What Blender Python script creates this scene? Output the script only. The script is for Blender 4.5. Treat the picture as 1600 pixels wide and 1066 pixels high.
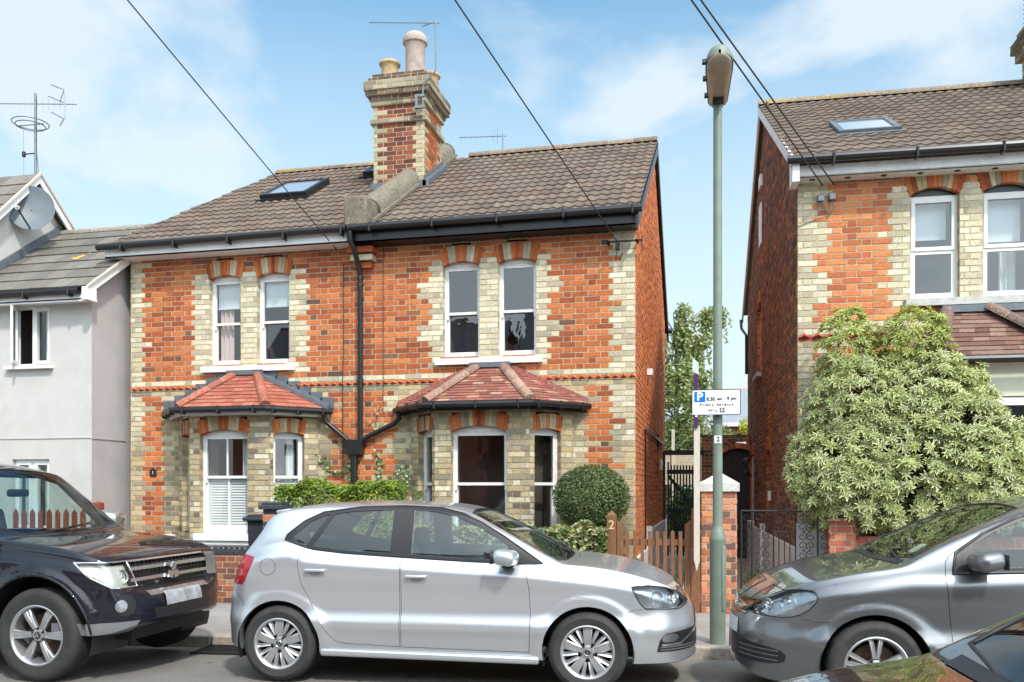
import bpy, bmesh, math, random
from math import sin, cos, pi, radians, sqrt
from mathutils import Vector, Matrix
random.seed(7)
SC = bpy.context.scene
for o in list(bpy.data.objects): bpy.data.objects.remove(o)

# ------------------------------------------------------------------ camera
cam = bpy.data.cameras.new('camera'); camo = bpy.data.objects.new('camera', cam)
SC.collection.objects.link(camo); SC.camera = camo
camo.location = (0, 0, 1.55); camo.rotation_euler = (radians(90), 0, radians(12.8))
cam.lens = 31.0; cam.sensor_width = 36.0; cam.shift_y = (762 - 533) / 1600; cam.clip_end = 3000; cam.clip_start = .05

# ------------------------------------------------------------------ sky, clouds, sun
CLOUD = (1.3, 2.7, .1)
SUN = Vector((.42, -.56, .76)).normalized()
W = bpy.data.worlds.new('World'); SC.world = W; W.use_nodes = True
nt = W.node_tree; nt.nodes.clear()
def nd(t, ty, **k):
    n = t.nodes.new(ty)
    for a, b in k.items():
        if a.startswith('_'): setattr(n, a[1:], b)
        else:
            key = a.replace('0', ' ')
            n.inputs[int(a[1:]) if a[0] == 'i' and a[1:].isdigit() else key].default_value = b
    return n
out = nd(nt, 'ShaderNodeOutputWorld'); bg = nd(nt, 'ShaderNodeBackground', Strength=.15)
sky = nd(nt, 'ShaderNodeTexSky', _sky_type='NISHITA', _sun_disc=False, _sun_elevation=math.asin(SUN.z), _sun_rotation=math.atan2(SUN.x, SUN.y), _air_density=1.0, _dust_density=.6, _ozone_density=1.5)
tc = nd(nt, 'ShaderNodeTexCoord'); mp = nd(nt, 'ShaderNodeMapping')
mp.inputs['Scale'].default_value = (1.0, 1.0, 1.9); mp.inputs['Rotation'].default_value = (0.1, .35, .9); mp.inputs['Location'].default_value = CLOUD
no = nd(nt, 'ShaderNodeTexNoise', Scale=2.6, Detail=6.0, Roughness=.52, Distortion=.3)
rp = nd(nt, 'ShaderNodeValToRGB'); rp.color_ramp.elements[0].position = .455; rp.color_ramp.elements[1].position = .60
sep = nd(nt, 'ShaderNodeSeparateXYZ'); hz = nd(nt, 'ShaderNodeMapRange'); hz.inputs[1].default_value = 0; hz.inputs[2].default_value = .54; hz.inputs[3].default_value = 0; hz.inputs[4].default_value = 1.0
hpw = nd(nt, 'ShaderNodeMath', _operation='POWER'); hpw.inputs[1].default_value = 1.7; hin = nd(nt, 'ShaderNodeMath', _operation='SUBTRACT'); hin.inputs[0].default_value = .955; mxa = nd(nt, 'ShaderNodeMath', _operation='MAXIMUM'); mx = nd(nt, 'ShaderNodeMixRGB')
tint = nd(nt, 'ShaderNodeMixRGB', _blend_type='MULTIPLY', Fac=1.0); tint.inputs[2].default_value = (.60, .97, .93, 1)
mx.inputs[2].default_value = (3.4, 3.7, 3.95, 1)
mul = nd(nt, 'ShaderNodeMath', _operation='MULTIPLY'); mul.inputs[1].default_value = .85
lk = nt.links.new
sd = nd(nt, 'ShaderNodeVectorMath', _operation='DOT_PRODUCT'); sd.inputs[1].default_value = SUN; lk(tc.outputs['Generated'], sd.inputs[0])
near = nd(nt, 'ShaderNodeMapRange', _interpolation_type='SMOOTHSTEP'); near.inputs[1].default_value = .15; near.inputs[2].default_value = .95; near.inputs[3].default_value = 0; near.inputs[4].default_value = 1; lk(sd.outputs['Value'], near.inputs[0])
# extra bright cloud round the sun, out of view, added as soft fill
cov = nd(nt, 'ShaderNodeMath', _operation='MULTIPLY'); cov.inputs[1].default_value = .8; lk(near.outputs[0], cov.inputs[0]); mxb = nd(nt, 'ShaderNodeMath', _operation='MAXIMUM'); lk(cov.outputs[0], mxb.inputs[1])
bri = nd(nt, 'ShaderNodeMapRange'); bri.inputs[3].default_value = 1; bri.inputs[4].default_value = 3.5; lk(near.outputs[0], bri.inputs[0])
ccol_ = nd(nt, 'ShaderNodeVectorMath', _operation='SCALE'); ccol_.inputs[0].default_value = (3.35, 3.7, 3.95); lk(bri.outputs[0], ccol_.inputs['Scale']); lk(ccol_.outputs[0], mx.inputs[2])
lk(tc.outputs['Generated'], mp.inputs[0]); lk(mp.outputs[0], no.inputs['Vector']); lk(no.outputs['Fac'], rp.inputs[0])
lk(rp.outputs[0], mul.inputs[0]); lk(tc.outputs['Generated'], sep.inputs[0]); lk(sep.outputs['Z'], hz.inputs[0])
lk(mul.outputs[0], mxa.inputs[0]); lk(hz.outputs[0], hpw.inputs[0]); lk(hpw.outputs[0], hin.inputs[1]); lk(hin.outputs[0], mxa.inputs[1]); lk(mxa.outputs[0], mxb.inputs[0])
lk(mxb.outputs[0], mx.inputs[0])
lk(sky.outputs[0], tint.inputs[1]); lk(tint.outputs[0], mx.inputs[1]); lk(mx.outputs[0], bg.inputs[0]); lk(bg.outputs[0], out.inputs[0])
sl = bpy.data.lights.new('sun', 'SUN'); sl.energy = 2.1; sl.angle = radians(4); sl.color = (1, .955, .88)
so = bpy.data.objects.new('sun', sl); SC.collection.objects.link(so)
so.rotation_euler = SUN.to_track_quat('Z', 'Y').to_euler(); so.location = (8, -12, 20)
SC.view_settings.view_transform = 'Standard'; SC.view_settings.look = 'None'; SC.view_settings.exposure = .80; SC.view_settings.gamma = 1
SC.cycles.max_bounces = 8; SC.cycles.transparent_max_bounces = 24; SC.cycles.caustics_reflective = False; SC.cycles.caustics_refractive = False

# ------------------------------------------------------------------ materials
def mat(name, col=(.5, .5, .5), rough=.6, metal=0, var=.15, vs=8, bump=0, bs=40, attr=False, coat=0, spots=None, spec=.5, streak=None, crough=.03, stretch=None):
    m = bpy.data.materials.new(name); m.use_nodes = True; t = m.node_tree; b = t.nodes['Principled BSDF']; L = t.links.new
    b.inputs['Roughness'].default_value = rough; b.inputs['Metallic'].default_value = metal
    b.inputs['Coat Weight'].default_value = coat; b.inputs['Coat Roughness'].default_value = crough; b.inputs['Specular IOR Level'].default_value = spec
    c = nd(t, 'ShaderNodeTexCoord'); vec = c.outputs['Object']
    if stretch:
        mpp = nd(t, 'ShaderNodeMapping'); mpp.inputs['Scale'].default_value = stretch; L(vec, mpp.inputs[0]); vec = mpp.outputs[0]
    if attr:
        a = nd(t, 'ShaderNodeAttribute', _attribute_name='Col'); base = a.outputs['Color']
    else:
        r = nd(t, 'ShaderNodeRGB'); r.outputs[0].default_value = (*col, 1); base = r.outputs[0]
    if var:
        n = nd(t, 'ShaderNodeTexNoise', Scale=float(vs), Detail=6.0, Roughness=.62); L(vec, n.inputs['Vector'])
        mr = nd(t, 'ShaderNodeMapRange'); mr.inputs[1].default_value = .28; mr.inputs[2].default_value = .72; mr.inputs[3].default_value = 1 - var; mr.inputs[4].default_value = 1 + var
        L(n.outputs['Fac'], mr.inputs[0])
        x = nd(t, 'ShaderNodeVectorMath', _operation='SCALE'); L(base, x.inputs[0]); L(mr.outputs[0], x.inputs['Scale']); base = x.outputs[0]
    if streak:  # large soft patches of another colour (weathering)
        scol, ssc, lo, hi = streak
        n = nd(t, 'ShaderNodeTexNoise', Scale=float(ssc), Detail=5.0, Roughness=.6); L(c.outputs['Object'], n.inputs['Vector'])
        mr = nd(t, 'ShaderNodeMapRange'); mr.inputs[1].default_value = lo; mr.inputs[2].default_value = hi; L(n.outputs['Fac'], mr.inputs[0])
        x = nd(t, 'ShaderNodeMixRGB'); x.inputs[2].default_value = (*scol, 1); L(mr.outputs[0], x.inputs[0]); L(base, x.inputs[1]); base = x.outputs[0]
    for sp in (spots or []):
        scol, ssc, thr = sp
        n = nd(t, 'ShaderNodeTexNoise', Scale=float(ssc), Detail=3.0, Roughness=.7); L(c.outputs['Object'], n.inputs['Vector'])
        mr = nd(t, 'ShaderNodeMapRange'); mr.inputs[1].default_value = thr; mr.inputs[2].default_value = thr + .04; L(n.outputs['Fac'], mr.inputs[0])
        x = nd(t, 'ShaderNodeMixRGB'); x.inputs[2].default_value = (*scol, 1); L(mr.outputs[0], x.inputs[0]); L(base, x.inputs[1]); base = x.outputs[0]
    L(base, b.inputs['Base Color'])
    if bump:
        n = nd(t, 'ShaderNodeTexNoise', Scale=float(bs), Detail=5.0, Roughness=.65); L(vec, n.inputs['Vector'])
        bp = nd(t, 'ShaderNodeBump', Strength=bump, Distance=.01); L(n.outputs['Fac'], bp.inputs['Height']); L(bp.outputs[0], b.inputs['Normal'])
    return m
def glassm(name, tint=(.9, .93, .93), wave=0, boost=1.3, ior=1.5, ws=3):
    m = bpy.data.materials.new(name); m.use_nodes = True; t = m.node_tree; L = t.links.new; t.nodes.clear()
    o = nd(t, 'ShaderNodeOutputMaterial'); mi = nd(t, 'ShaderNodeMixShader'); tr = nd(t, 'ShaderNodeBsdfTransparent', Color=(*tint, 1)); g = nd(t, 'ShaderNodeBsdfGlossy', Roughness=.01)
    geo = nd(t, 'ShaderNodeNewGeometry'); dt = nd(t, 'ShaderNodeVectorMath', _operation='DOT_PRODUCT'); ab = nd(t, 'ShaderNodeMath', _operation='ABSOLUTE'); om = nd(t, 'ShaderNodeMath', _operation='SUBTRACT', _use_clamp=True); om.inputs[0].default_value = 1
    pw = nd(t, 'ShaderNodeMath', _operation='POWER'); pw.inputs[1].default_value = 5; mr = nd(t, 'ShaderNodeMapRange'); mr.inputs[3].default_value = ((ior - 1) / (ior + 1)) ** 2 * boost; mr.inputs[4].default_value = 1
    L(geo.outputs['Incoming'], dt.inputs[0]); L(geo.outputs['True Normal'], dt.inputs[1]); L(dt.outputs['Value'], ab.inputs[0]); L(ab.outputs[0], om.inputs[1]); L(om.outputs[0], pw.inputs[0]); L(pw.outputs[0], mr.inputs[0])
    L(mr.outputs[0], mi.inputs[0]); L(tr.outputs[0], mi.inputs[1]); L(g.outputs[0], mi.inputs[2]); L(mi.outputs[0], o.inputs[0])
    if wave:
        c = nd(t, 'ShaderNodeTexCoord'); n = nd(t, 'ShaderNodeTexNoise', Scale=float(ws), Detail=3.0); L(c.outputs['Object'], n.inputs['Vector'])
        bp = nd(t, 'ShaderNodeBump', Strength=wave, Distance=1.0); L(n.outputs['Fac'], bp.inputs['Height']); L(bp.outputs[0], g.inputs['Normal'])
    return m
def leafm(name, trans=.3, rough=.45):
    m = mat(name, attr=True, rough=rough, var=.12, vs=5, spec=.4)
    t = m.node_tree; b = t.nodes['Principled BSDF']; o = t.nodes['Material Output']; L = t.links.new
    src = b.inputs['Base Color'].links[0].from_socket
    tl = nd(t, 'ShaderNodeBsdfTranslucent'); mi = nd(t, 'ShaderNodeMixShader', Fac=trans); L(src, tl.inputs[0]); L(b.outputs[0], mi.inputs[1]); L(tl.outputs[0], mi.inputs[2]); L(mi.outputs[0], o.inputs[0])
    return m
M = {}
M['brick'] = mat('brick', attr=True, rough=.85, var=.22, vs=38, bump=.55, bs=70, spec=.25, streak=((.10, .075, .05), 1.3, .60, 1.0))
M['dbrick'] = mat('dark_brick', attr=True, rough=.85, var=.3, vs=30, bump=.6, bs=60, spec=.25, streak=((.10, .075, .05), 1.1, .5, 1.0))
M['mortar'] = mat('mortar', (.52, .43, .295), .95, var=.2, vs=25, bump=.4, spec=.2, streak=((.2, .16, .11), 1.2, .55, .85))
M['mortar_b'] = mat('brown_mortar', (.36, .29, .20), .95, var=.25, vs=25, bump=.4, spec=.2)
M['mortar_d'] = mat('old_mortar', (.50, .39, .26), .95, var=.25, vs=25, bump=.4, spec=.2)
M['white'] = mat('white_paint', (.80, .79, .77), .45, var=.04, vs=6, spec=.4)
M['oldwhite'] = mat('weathered_white_paint', (.76, .75, .73), .6, var=.12, vs=14, bump=.15, bs=60)
M['stone'] = mat('painted_sill', (.72, .71, .68), .6, var=.08, vs=9, bump=.15)
M['greystone'] = mat('grey_sill', (.46, .46, .43), .8, var=.2, vs=12, bump=.3)
M['render'] = mat('white_render', (.52, .50, .475), .85, var=.06, vs=3.0, bump=.35, bs=120, spec=.3, streak=((.40, .385, .35), 1.6, .50, .95))
M['render2'] = mat('grey_pink_render', (.43, .40, .395), .88, var=.06, vs=3.0, bump=.35, bs=120, spec=.3, streak=((.34, .31, .31), 1.2, .5, .9))
M['black'] = mat('black_plastic', (.012, .012, .014), .35, var=.2, vs=10)
M['blackmetal'] = mat('black_painted_iron', (.012, .012, .013), .5, var=.3, vs=30, bump=.2)
M['lead'] = mat('lead_flashing', (.13, .145, .165), .55, metal=.3, var=.25, vs=7, bump=.2, bs=15)
M['tile'] = mat('roof_tile', attr=True, rough=.9, var=.3, vs=22, bump=.5, bs=60, spec=.2, spots=[((.36, .33, .27), 34, .67), ((.05, .04, .035), 12, .68), ((.62, .33, .03), 5, .745), ((.10, .11, .05), 7, .70)])
M['tileflat'] = mat('flat_roof_tile', attr=True, rough=.9, var=.2, vs=16, bump=.4, bs=60, spec=.2, spots=[((.6, .58, .5), 28, .72), ((.75, .36, .03), 2.0, .70)])
M['plain'] = mat('plain_tile', attr=True, rough=.85, var=.25, vs=30, bump=.4, bs=60, spec=.25)
M['hip'] = mat('hip_tile', attr=True, rough=.9, var=.35, vs=26, bump=.5, bs=50, spots=[((.45, .42, .34), 30, .62)])
M['coping'] = mat('rendered_coping', (.17, .14, .10), .95, var=.4, vs=9, bump=.8, bs=35, spots=[((.5, .48, .42), 45, .63), ((.07, .06, .045), 9, .62)])
M['glass'] = glassm('window_glass', wave=.0, boost=2.8, ior=1.55)
M['oldglass'] = glassm('old_wavy_glass', wave=.007, boost=3.0, ior=1.55, ws=1.6)
M['cglass'] = glassm('car_glass', (.70, .80, .78), boost=2.6)
M['lens'] = glassm('lamp_lens', (.95, .97, .97), boost=1.3)
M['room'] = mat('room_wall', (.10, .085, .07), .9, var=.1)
M['curtain'] = mat('pink_curtain', (.62, .47, .44), .9, var=.1, vs=5)
M['pcurtain'] = mat('pale_curtain', (.62, .64, .64), .9, var=.1, vs=5)
M['blind'] = mat('pale_blind', (.62, .67, .70), .8, var=.04)
M['asphalt'] = mat('asphalt', (.19, .178, .162), .92, var=.28, vs=90, bump=.7, bs=260, spec=.25, streak=((.26, .24, .215), .9, .42, .8), spots=[((.42, .39, .35), 190, .68), ((.07, .066, .06), 2.2, .66)])
M['pave'] = mat('pavement', (.34, .305, .28), .92, var=.2, vs=60, bump=.5, bs=200, spec=.25, streak=((.17, .15, .14), 1.1, .45, .8), spots=[((.40, .38, .35), 150, .72)])
M['kerb'] = mat('kerb_stone', (.36, .31, .26), .9, var=.3, vs=26, bump=.5, bs=90)
M['gravel'] = mat('gravel', (.38, .31, .25), .95, var=.5, vs=55, bump=1.0, bs=90, spots=[((.5, .45, .38), 60, .62), ((.08, .06, .05), 45, .63)])
M['soil'] = mat('garden_ground', (.11, .09, .06), .95, var=.5, vs=18, bump=.8, spots=[((.08, .14, .03), 5, .55)])
M['wood'] = mat('brown_stained_wood', (.20, .085, .038), .6, var=.35, vs=9, bump=.3, bs=30, stretch=(9, 9, 1))
M['redwood'] = mat('red_painted_wood', (.26, .05, .022), .55, var=.2, vs=12)
M['palewood'] = mat('pale_sawn_wood', (.56, .49, .41), .75, var=.15, vs=9, stretch=(8, 8, 1))
M['fencewood'] = mat('pale_fence_panel', (.50, .41, .30), .8, var=.2, vs=8)
M['lampgreen'] = mat('sage_green_paint', (.175, .215, .17), .5, var=.14, vs=7, bump=.1, bs=50, spots=[((.13, .12, .09), 24, .70)])
M['lampbowl'] = mat('tan_lamp_bowl', (.36, .27, .20), .3, var=.15, vs=9, coat=.3)
M['galv'] = mat('galvanised_metal', (.22, .225, .23), .4, metal=.7, var=.2, vs=20)
M['cable'] = mat('black_cable', (.02, .02, .022), .6, var=0)
M['pot'] = mat('chimney_pot_clay', (.43, .31, .17), .85, var=.25, vs=14, bump=.3)
M['potgrey'] = mat('grey_clay_pot', (.40, .32, .275), .85, var=.15, vs=10, bump=.3)
M['bark'] = mat('bark', (.16, .13, .10), .95, var=.35, vs=20, bump=.6)
M['leaf'] = leafm('leaf'); M['leafv'] = leafm('variegated_leaf', .22)
M['signwhite'] = mat('sign_white', (.78, .78, .78), .35, var=.03)
M['signblue'] = mat('sign_blue', (.0, .15, .56), .35, var=0)
M['signblack'] = mat('sign_black', (.012, .012, .014), .4, var=0)
M['purple'] = mat('purple_board', (.07, .012, .09), .4, var=.1)
M['palegreen'] = mat('pale_green_board', (.50, .60, .53), .5, var=.1)
M['brass'] = mat('pale_gold_numeral', (.70, .56, .27), .35, metal=.2, var=.05)
M['binplastic'] = mat('dark_bin_plastic', (.028, .033, .038), .45, var=.15, vs=6)
M['bluebrick'] = mat('blue_engineering_brick', (.045, .050, .066), .4, var=.3, vs=20, bump=.2, coat=.15)
M['slate'] = mat('slate', (.16, .18, .21), .6, var=.2, vs=6)

# ------------------------------------------------------------------ mesh helpers
def tag(o, label=None, cat=None, group=None, kind=None):
    if label: o['label'] = label
    if cat: o['category'] = cat
    if group: o['group'] = group
    if kind: o['kind'] = kind
    return o
def root(name, loc=(0, 0, 0), rz=0, label=None, cat=None, group=None):
    o = bpy.data.objects.new(name, None); SC.collection.objects.link(o); o.location = loc; o.rotation_euler = (0, 0, rz); o.empty_display_size = .2
    return tag(o, label, cat, group)
def link(name, me, parent=None, loc=None):
    o = bpy.data.objects.new(name, me); SC.collection.objects.link(o)
    if parent: o.parent = parent
    if loc: o.location = loc
    return o
def lerp(a, b, t): return a + (b - a) * t
def jit(c, v=.1, h=.03):
    k = 1 + random.uniform(-v, v)
    return (max(0, c[0] * k * (1 + random.uniform(-h, h))), max(0, c[1] * k), max(0, c[2] * k * (1 + random.uniform(-h, h))))
class MB:
    def __init__(s): s.v = []; s.f = []; s.c = []; s.m = []; s.any = False
    def face(s, pts, col=None, mi=0):
        n = len(s.v); s.v += [tuple(p) for p in pts]; s.f.append(tuple(range(n, n + len(pts)))); s.c.append(col or (.5, .5, .5)); s.m.append(mi); s.any |= col is not None
    def grid(s, rows, col=None, mi=0, closed=False):
        n = len(s.v); w = len(rows[0])
        for r in rows: s.v += [tuple(p) for p in r]
        for i in range(len(rows) - 1):
            for j in range(w if closed else w - 1):
                k = (j + 1) % w
                s.f.append((n + i * w + j, n + i * w + k, n + (i + 1) * w + k, n + (i + 1) * w + j)); s.c.append(col or (.5, .5, .5)); s.m.append(mi)
        s.any |= col is not None
    def obox(s, O, A, B, Cc, col=None, mi=0, skip=()):
        O = Vector(O); A = Vector(A); B = Vector(B); Cc = Vector(Cc)
        if A.cross(B).dot(Cc) < 0: A, B = B, A
        p = [O, O + A, O + A + B, O + B, O + Cc, O + A + Cc, O + A + B + Cc, O + B + Cc]
        n = len(s.v); s.v += [tuple(q) for q in p]
        for k, q in enumerate(((3, 2, 1, 0), (4, 5, 6, 7), (0, 1, 5, 4), (1, 2, 6, 5), (2, 3, 7, 6), (3, 0, 4, 7))):
            if k in skip: continue
            s.f.append(tuple(n + i for i in q)); s.c.append(col or (.5, .5, .5)); s.m.append(mi)
        s.any |= col is not None
    def box(s, x0, x1, y0, y1, z0, z1, col=None, mi=0): s.obox((x0, y0, z0), (x1 - x0, 0, 0), (0, y1 - y0, 0), (0, 0, z1 - z0), col, mi)
    def tube(s, path, r, n=8, col=None, mi=0, cap=True, half=False):
        P = [Vector(p) for p in path]; rows = []; up = Vector((0, 0, 1)); prev = None
        for i, p in enumerate(P):
            d = (P[min(i + 1, len(P) - 1)] - P[max(i - 1, 0)]).normalized()
            a = d.cross(up if abs(d.z) < .95 else Vector((1, 0, 0))) if prev is None else prev - d * prev.dot(d)
            a.normalize(); prev = a; b = d.cross(a)
            rr = r[i] if isinstance(r, (list, tuple)) else r
            rows.append([p + (a * cos(2 * pi * k / n) + b * sin(2 * pi * k / n)) * rr for k in range(n)])
        s.grid(rows, col, mi, closed=True)
        if cap: s.face(rows[0][::-1], col, mi); s.face(rows[-1], col, mi)
    def lathe(s, prof, c=(0, 0, 0), ax='Z', n=24, col=None, mi=0, cap=True):
        rows = []
        for r, z in prof:
            row = []
            for k in range(n):
                a = 2 * pi * k / n; x, y = r * cos(a), r * sin(a)
                q = {'Z': (x, y, z), 'Y': (x, z, -y) if True else 0, 'X': (z, x, y)}[ax]
                row.append((c[0] + q[0], c[1] + q[1], c[2] + q[2]))
            rows.append(row)
        s.grid(rows, col, mi, closed=True)
        if cap: s.face(rows[0][::-1], col, mi); s.face(rows[-1], col, mi)
    def prism(s, poly, O, U, V, D, col=None, mi=0):
        O, U, V, D = Vector(O), Vector(U), Vector(V), Vector(D)
        a = [O + U * p[0] + V * p[1] for p in poly]; b = [q + D for q in a]
        ar = sum(poly[i][0] * poly[(i + 1) % len(poly)][1] - poly[(i + 1) % len(poly)][0] * poly[i][1] for i in range(len(poly)))
        if (ar > 0) == (U.cross(V).dot(D) > 0): a.reverse(); b.reverse()
        s.face(a, col, mi); s.face(b[::-1], col, mi)
        for i in range(len(a)):
            j = (i + 1) % len(a); s.face([a[j], a[i], b[i], b[j]], col, mi)
    def mesh(s, me, Mx=None, col=None, mi=0):
        n = len(s.v); s.v += [tuple(Mx @ v.co if Mx else v.co) for v in me.vertices]
        for p in me.polygons: s.f.append(tuple(n + i for i in p.vertices)); s.c.append(col or (.5, .5, .5)); s.m.append(mi)
        s.any |= col is not None
    def rbox(s, c, d, bev=.02, seg=3, rot=None, col=None, mi=0):
        bm = bmesh.new(); bmesh.ops.create_cube(bm, size=1)
        bmesh.ops.scale(bm, vec=d, verts=bm.verts); bmesh.ops.bevel(bm, geom=bm.edges[:], offset=bev, segments=seg, affect='EDGES', profile=.5)
        me = bpy.data.meshes.new('t'); bm.to_mesh(me); bm.free()
        s.mesh(me, Matrix.Translation(c) @ (rot.to_matrix().to_4x4() if rot else Matrix()), col, mi); bpy.data.meshes.remove(me)
    def build(s, name, mats, parent=None, off=None, smooth=None, loc=None):
        me = bpy.data.meshes.new(name); ox, oy, oz = off or (0, 0, 0)
        me.from_pydata([(x - ox, y - oy, z - oz) for x, y, z in s.v], [], s.f)
        for m in (mats if isinstance(mats, (list, tuple)) else [mats]): me.materials.append(M[m] if isinstance(m, str) else m)
        me.polygons.foreach_set('material_index', s.m)
        if s.any:
            at = me.color_attributes.new('Col', 'FLOAT_COLOR', 'CORNER'); buf = []
            for f, c in zip(s.f, s.c): buf += [c[0], c[1], c[2], 1.0] * len(f)
            at.data.foreach_set('color', buf)
        me.validate()
        if smooth:
            bm = bmesh.new(); bm.from_mesh(me); bmesh.ops.remove_doubles(bm, verts=bm.verts, dist=.0002); bm.to_mesh(me); bm.free()
            me.polygons.foreach_set('use_smooth', [True] * len(me.polygons)); me.set_sharp_from_angle(angle=radians(smooth))
        me.update()
        return link(name, me, parent, loc)
def eul(x, y, z):
    from mathutils import Euler
    return Euler((radians(x), radians(y), radians(z)))
def textmesh(txt, size, ext=.001, bold=0):
    cu = bpy.data.curves.new('t', 'FONT'); cu.body = txt; cu.size = size; cu.extrude = ext; cu.align_x = 'CENTER'; cu.align_y = 'CENTER'; cu.offset = bold
    o = bpy.data.objects.new('t', cu); SC.collection.objects.link(o); bpy.context.view_layer.update()
    me = bpy.data.meshes.new_from_object(o.evaluated_get(bpy.context.evaluated_depsgraph_get())); bpy.data.objects.remove(o); bpy.data.curves.remove(cu)
    return me
def textat(mb, txt, size, pos, u=(1, 0, 0), n=(0, -1, 0), ext=.001, bold=0, mi=0, sx=1):
    me = textmesh(txt, size, ext, bold); u = Vector(u).normalized(); n = Vector(n).normalized(); v = n.cross(u)
    Mx = Matrix(((u.x * sx, v.x, n.x, pos[0]), (u.y * sx, v.y, n.y, pos[1]), (u.z * sx, v.z, n.z, pos[2]), (0, 0, 0, 1)))
    mb.mesh(me, Mx, mi=mi); bpy.data.meshes.remove(me)
class Fr:
    """wall frame: u along, n outwards, z up"""
    def __init__(s, O, U): s.O = Vector(O); s.U = Vector(U).normalized(); s.N = Vector((s.U.y, -s.U.x, 0))
    def p(s, u, n, z): return s.O + s.U * u + s.N * n + Vector((0, 0, z))
    def box(s, mb, u0, u1, n0, n1, z0, z1, col=None, mi=0, skip=()): mb.obox(s.p(u0, n0, z0), s.U * (u1 - u0), s.N * (n1 - n0), Vector((0, 0, z1 - z0)), col, mi, skip)
    def poly(s, mb, pts, n0, n1, col=None, mi=0): mb.prism(pts, s.p(0, n0, 0), s.U, (0, 0, 1), s.N * (n1 - n0), col, mi)

# ------------------------------------------------------------------ brickwork
RED = [(.47, .135, .044), (.42, .112, .038), (.51, .155, .052), (.37, .092, .036), (.30, .075, .034), (.54, .18, .062), (.45, .125, .043)]
CRM = [(.62, .555, .40), (.56, .49, .34), (.66, .60, .45), (.48, .42, .29), (.60, .52, .36), (.42, .36, .26)]
YEL = [(.50, .40, .235), (.43, .34, .20), (.36, .30, .20), (.54, .45, .29), (.31, .26, .175), (.46, .36, .20)]
GRY = [(.25, .21, .15), (.17, .14, .10), (.32, .275, .19)]
DRK = [(.20, .095, .058), (.155, .08, .052), (.25, .11, .06), (.115, .065, .047), (.31, .13, .06), (.18, .095, .06)]
def arcf(w, rise):
    R = ((w / 2) ** 2 + rise ** 2) / (2 * rise); return R, math.asin(w / 2 / R)
SK = .55
def holes_at(holes, z):
    r = []
    for h in holes:
        u0, u1, z0, z1 = h[:4]
        if z0 <= z < z1: r.append((u0, u1))
        elif len(h) > 4 and z >= z1:
            R, an = arcf(u1 - u0, h[4]); t = h[5]; zc = z1 + h[4] - R; uc = (u0 + u1) / 2; hw = 0
            pr_ = [(R * sin(a) + t * sin(SK * a), zc + R * cos(a) + t * cos(SK * a)) for a in [an * i / 12 for i in range(13)]]
            ze = pr_[-1][1]
            if z <= ze: hw = (u1 - u0) / 2 + (z - z1) * math.tan(SK * an)
            else:
                for (ua, za), (ub, zb_) in zip(pr_, pr_[1:]):
                    if zb_ <= z <= za: hw = ua + (ub - ua) * (za - z) / max(1e-6, za - zb_)
            if hw: r.append((uc - hw, uc + hw))
    return sorted(r)
def bricks(mb, fr, u0, u1, z0, z1, colfn, holes=(), proud=.006, jitd=.002, bounds=None, ends=False):
    k0 = int(math.floor(z0 / .075 + .001)); k1 = int(math.ceil(z1 / .075 - .001))
    for k in range(k0, k1):
        za = max(z0, k * .075); zb = min(z1, k * .075 + .075); zm = (k + .5) * .075
        if zb - za < .01: continue
        a, b = (u0, u1) if not bounds else bounds(zm)
        if b - a < .02: continue
        iv = []; cur = a
        for h0, h1 in holes_at(holes, zm):
            if h0 > cur: iv.append((cur, min(h0, b)))
            cur = max(cur, h1)
        if cur < b: iv.append((cur, b))
        for p, q in iv:
            if q - p < .004: continue
            mb.face([fr.p(p, 0, za), fr.p(q, 0, za), fr.p(q, 0, zb), fr.p(p, 0, zb)], (.5, .5, .5), 1)
            base = math.floor((p - .4) / .3375) * .3375 + (.16875 if k % 2 else 0); x = base
            while x < q:
                for w, hd in ((.217, 0), (.1005, 1)):
                    s0, s1 = x + .005, x + w + .005; x += w + .01
                    s0c, s1c = max(s0, p + (.0 if s0 < p else 0)), min(s1, q)
                    if s1c - s0c < .028: continue
                    s0c += .0015 + random.uniform(-.002, .002); s1c -= .0015 + random.uniform(-.002, .002)
                    s0c = max(s0c, p); s1c = min(s1c, q)
                    pr = proud + random.uniform(-jitd, jitd)
                    c = colfn((s0c + s1c) / 2, zm, k, hd)
                    fr.box(mb, s0c, s1c, -.004, pr, za + .0075 + random.uniform(-.0012, .0012), min(zb, za + .0685 + random.uniform(-.0012, .0012)), c, 0, skip=(2,) if fr.U.cross(fr.N).z > 0 else ())
def voussoirs(mb, fr, u0, u1, zs, rise, t, groups, back=.11, proud=.009):
    R, an = arcf(u1 - u0, rise); zc = zs + rise - R; uc = (u0 + u1) / 2
    cols = []
    for g, nn in groups: cols += [g] * nn
    n = len(cols); e = .1 / n * an
    for i, g in enumerate(cols):
        a0 = -an + 2 * an * i / n + (0 if i == 0 else e); a1 = -an + 2 * an * (i + 1) / n - (0 if i == n - 1 else e)
        c = jit(random.choice(RED if g == 'R' else [(.50, .44, .31), (.42, .36, .25), (.56, .49, .35)] if g == 'C' else YEL), .12)
        pts = [(uc + R * sin(a) + q * sin(SK * a), zc + R * cos(a) + q * cos(SK * a)) for q, a in ((0, a0), (0, (a0 + a1) / 2), (0, a1), (t, a1), (t, (a0 + a1) / 2), (t, a0))]
        fr.poly(mb, pts, -back, proud + random.uniform(-.002, .002), c, 0)
    f_ = lambda q, a: (uc + R * sin(a) + q * sin(SK * a), zc + R * cos(a) + q * cos(SK * a))
    pts = [f_(.002, -an + 2 * an * i / 10) for i in range(11)] + [f_(t, an - 2 * an * i / 10) for i in range(11)]
    fr.poly(mb, pts, -back + .004, .002, (.5, .5, .5), 1)
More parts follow.
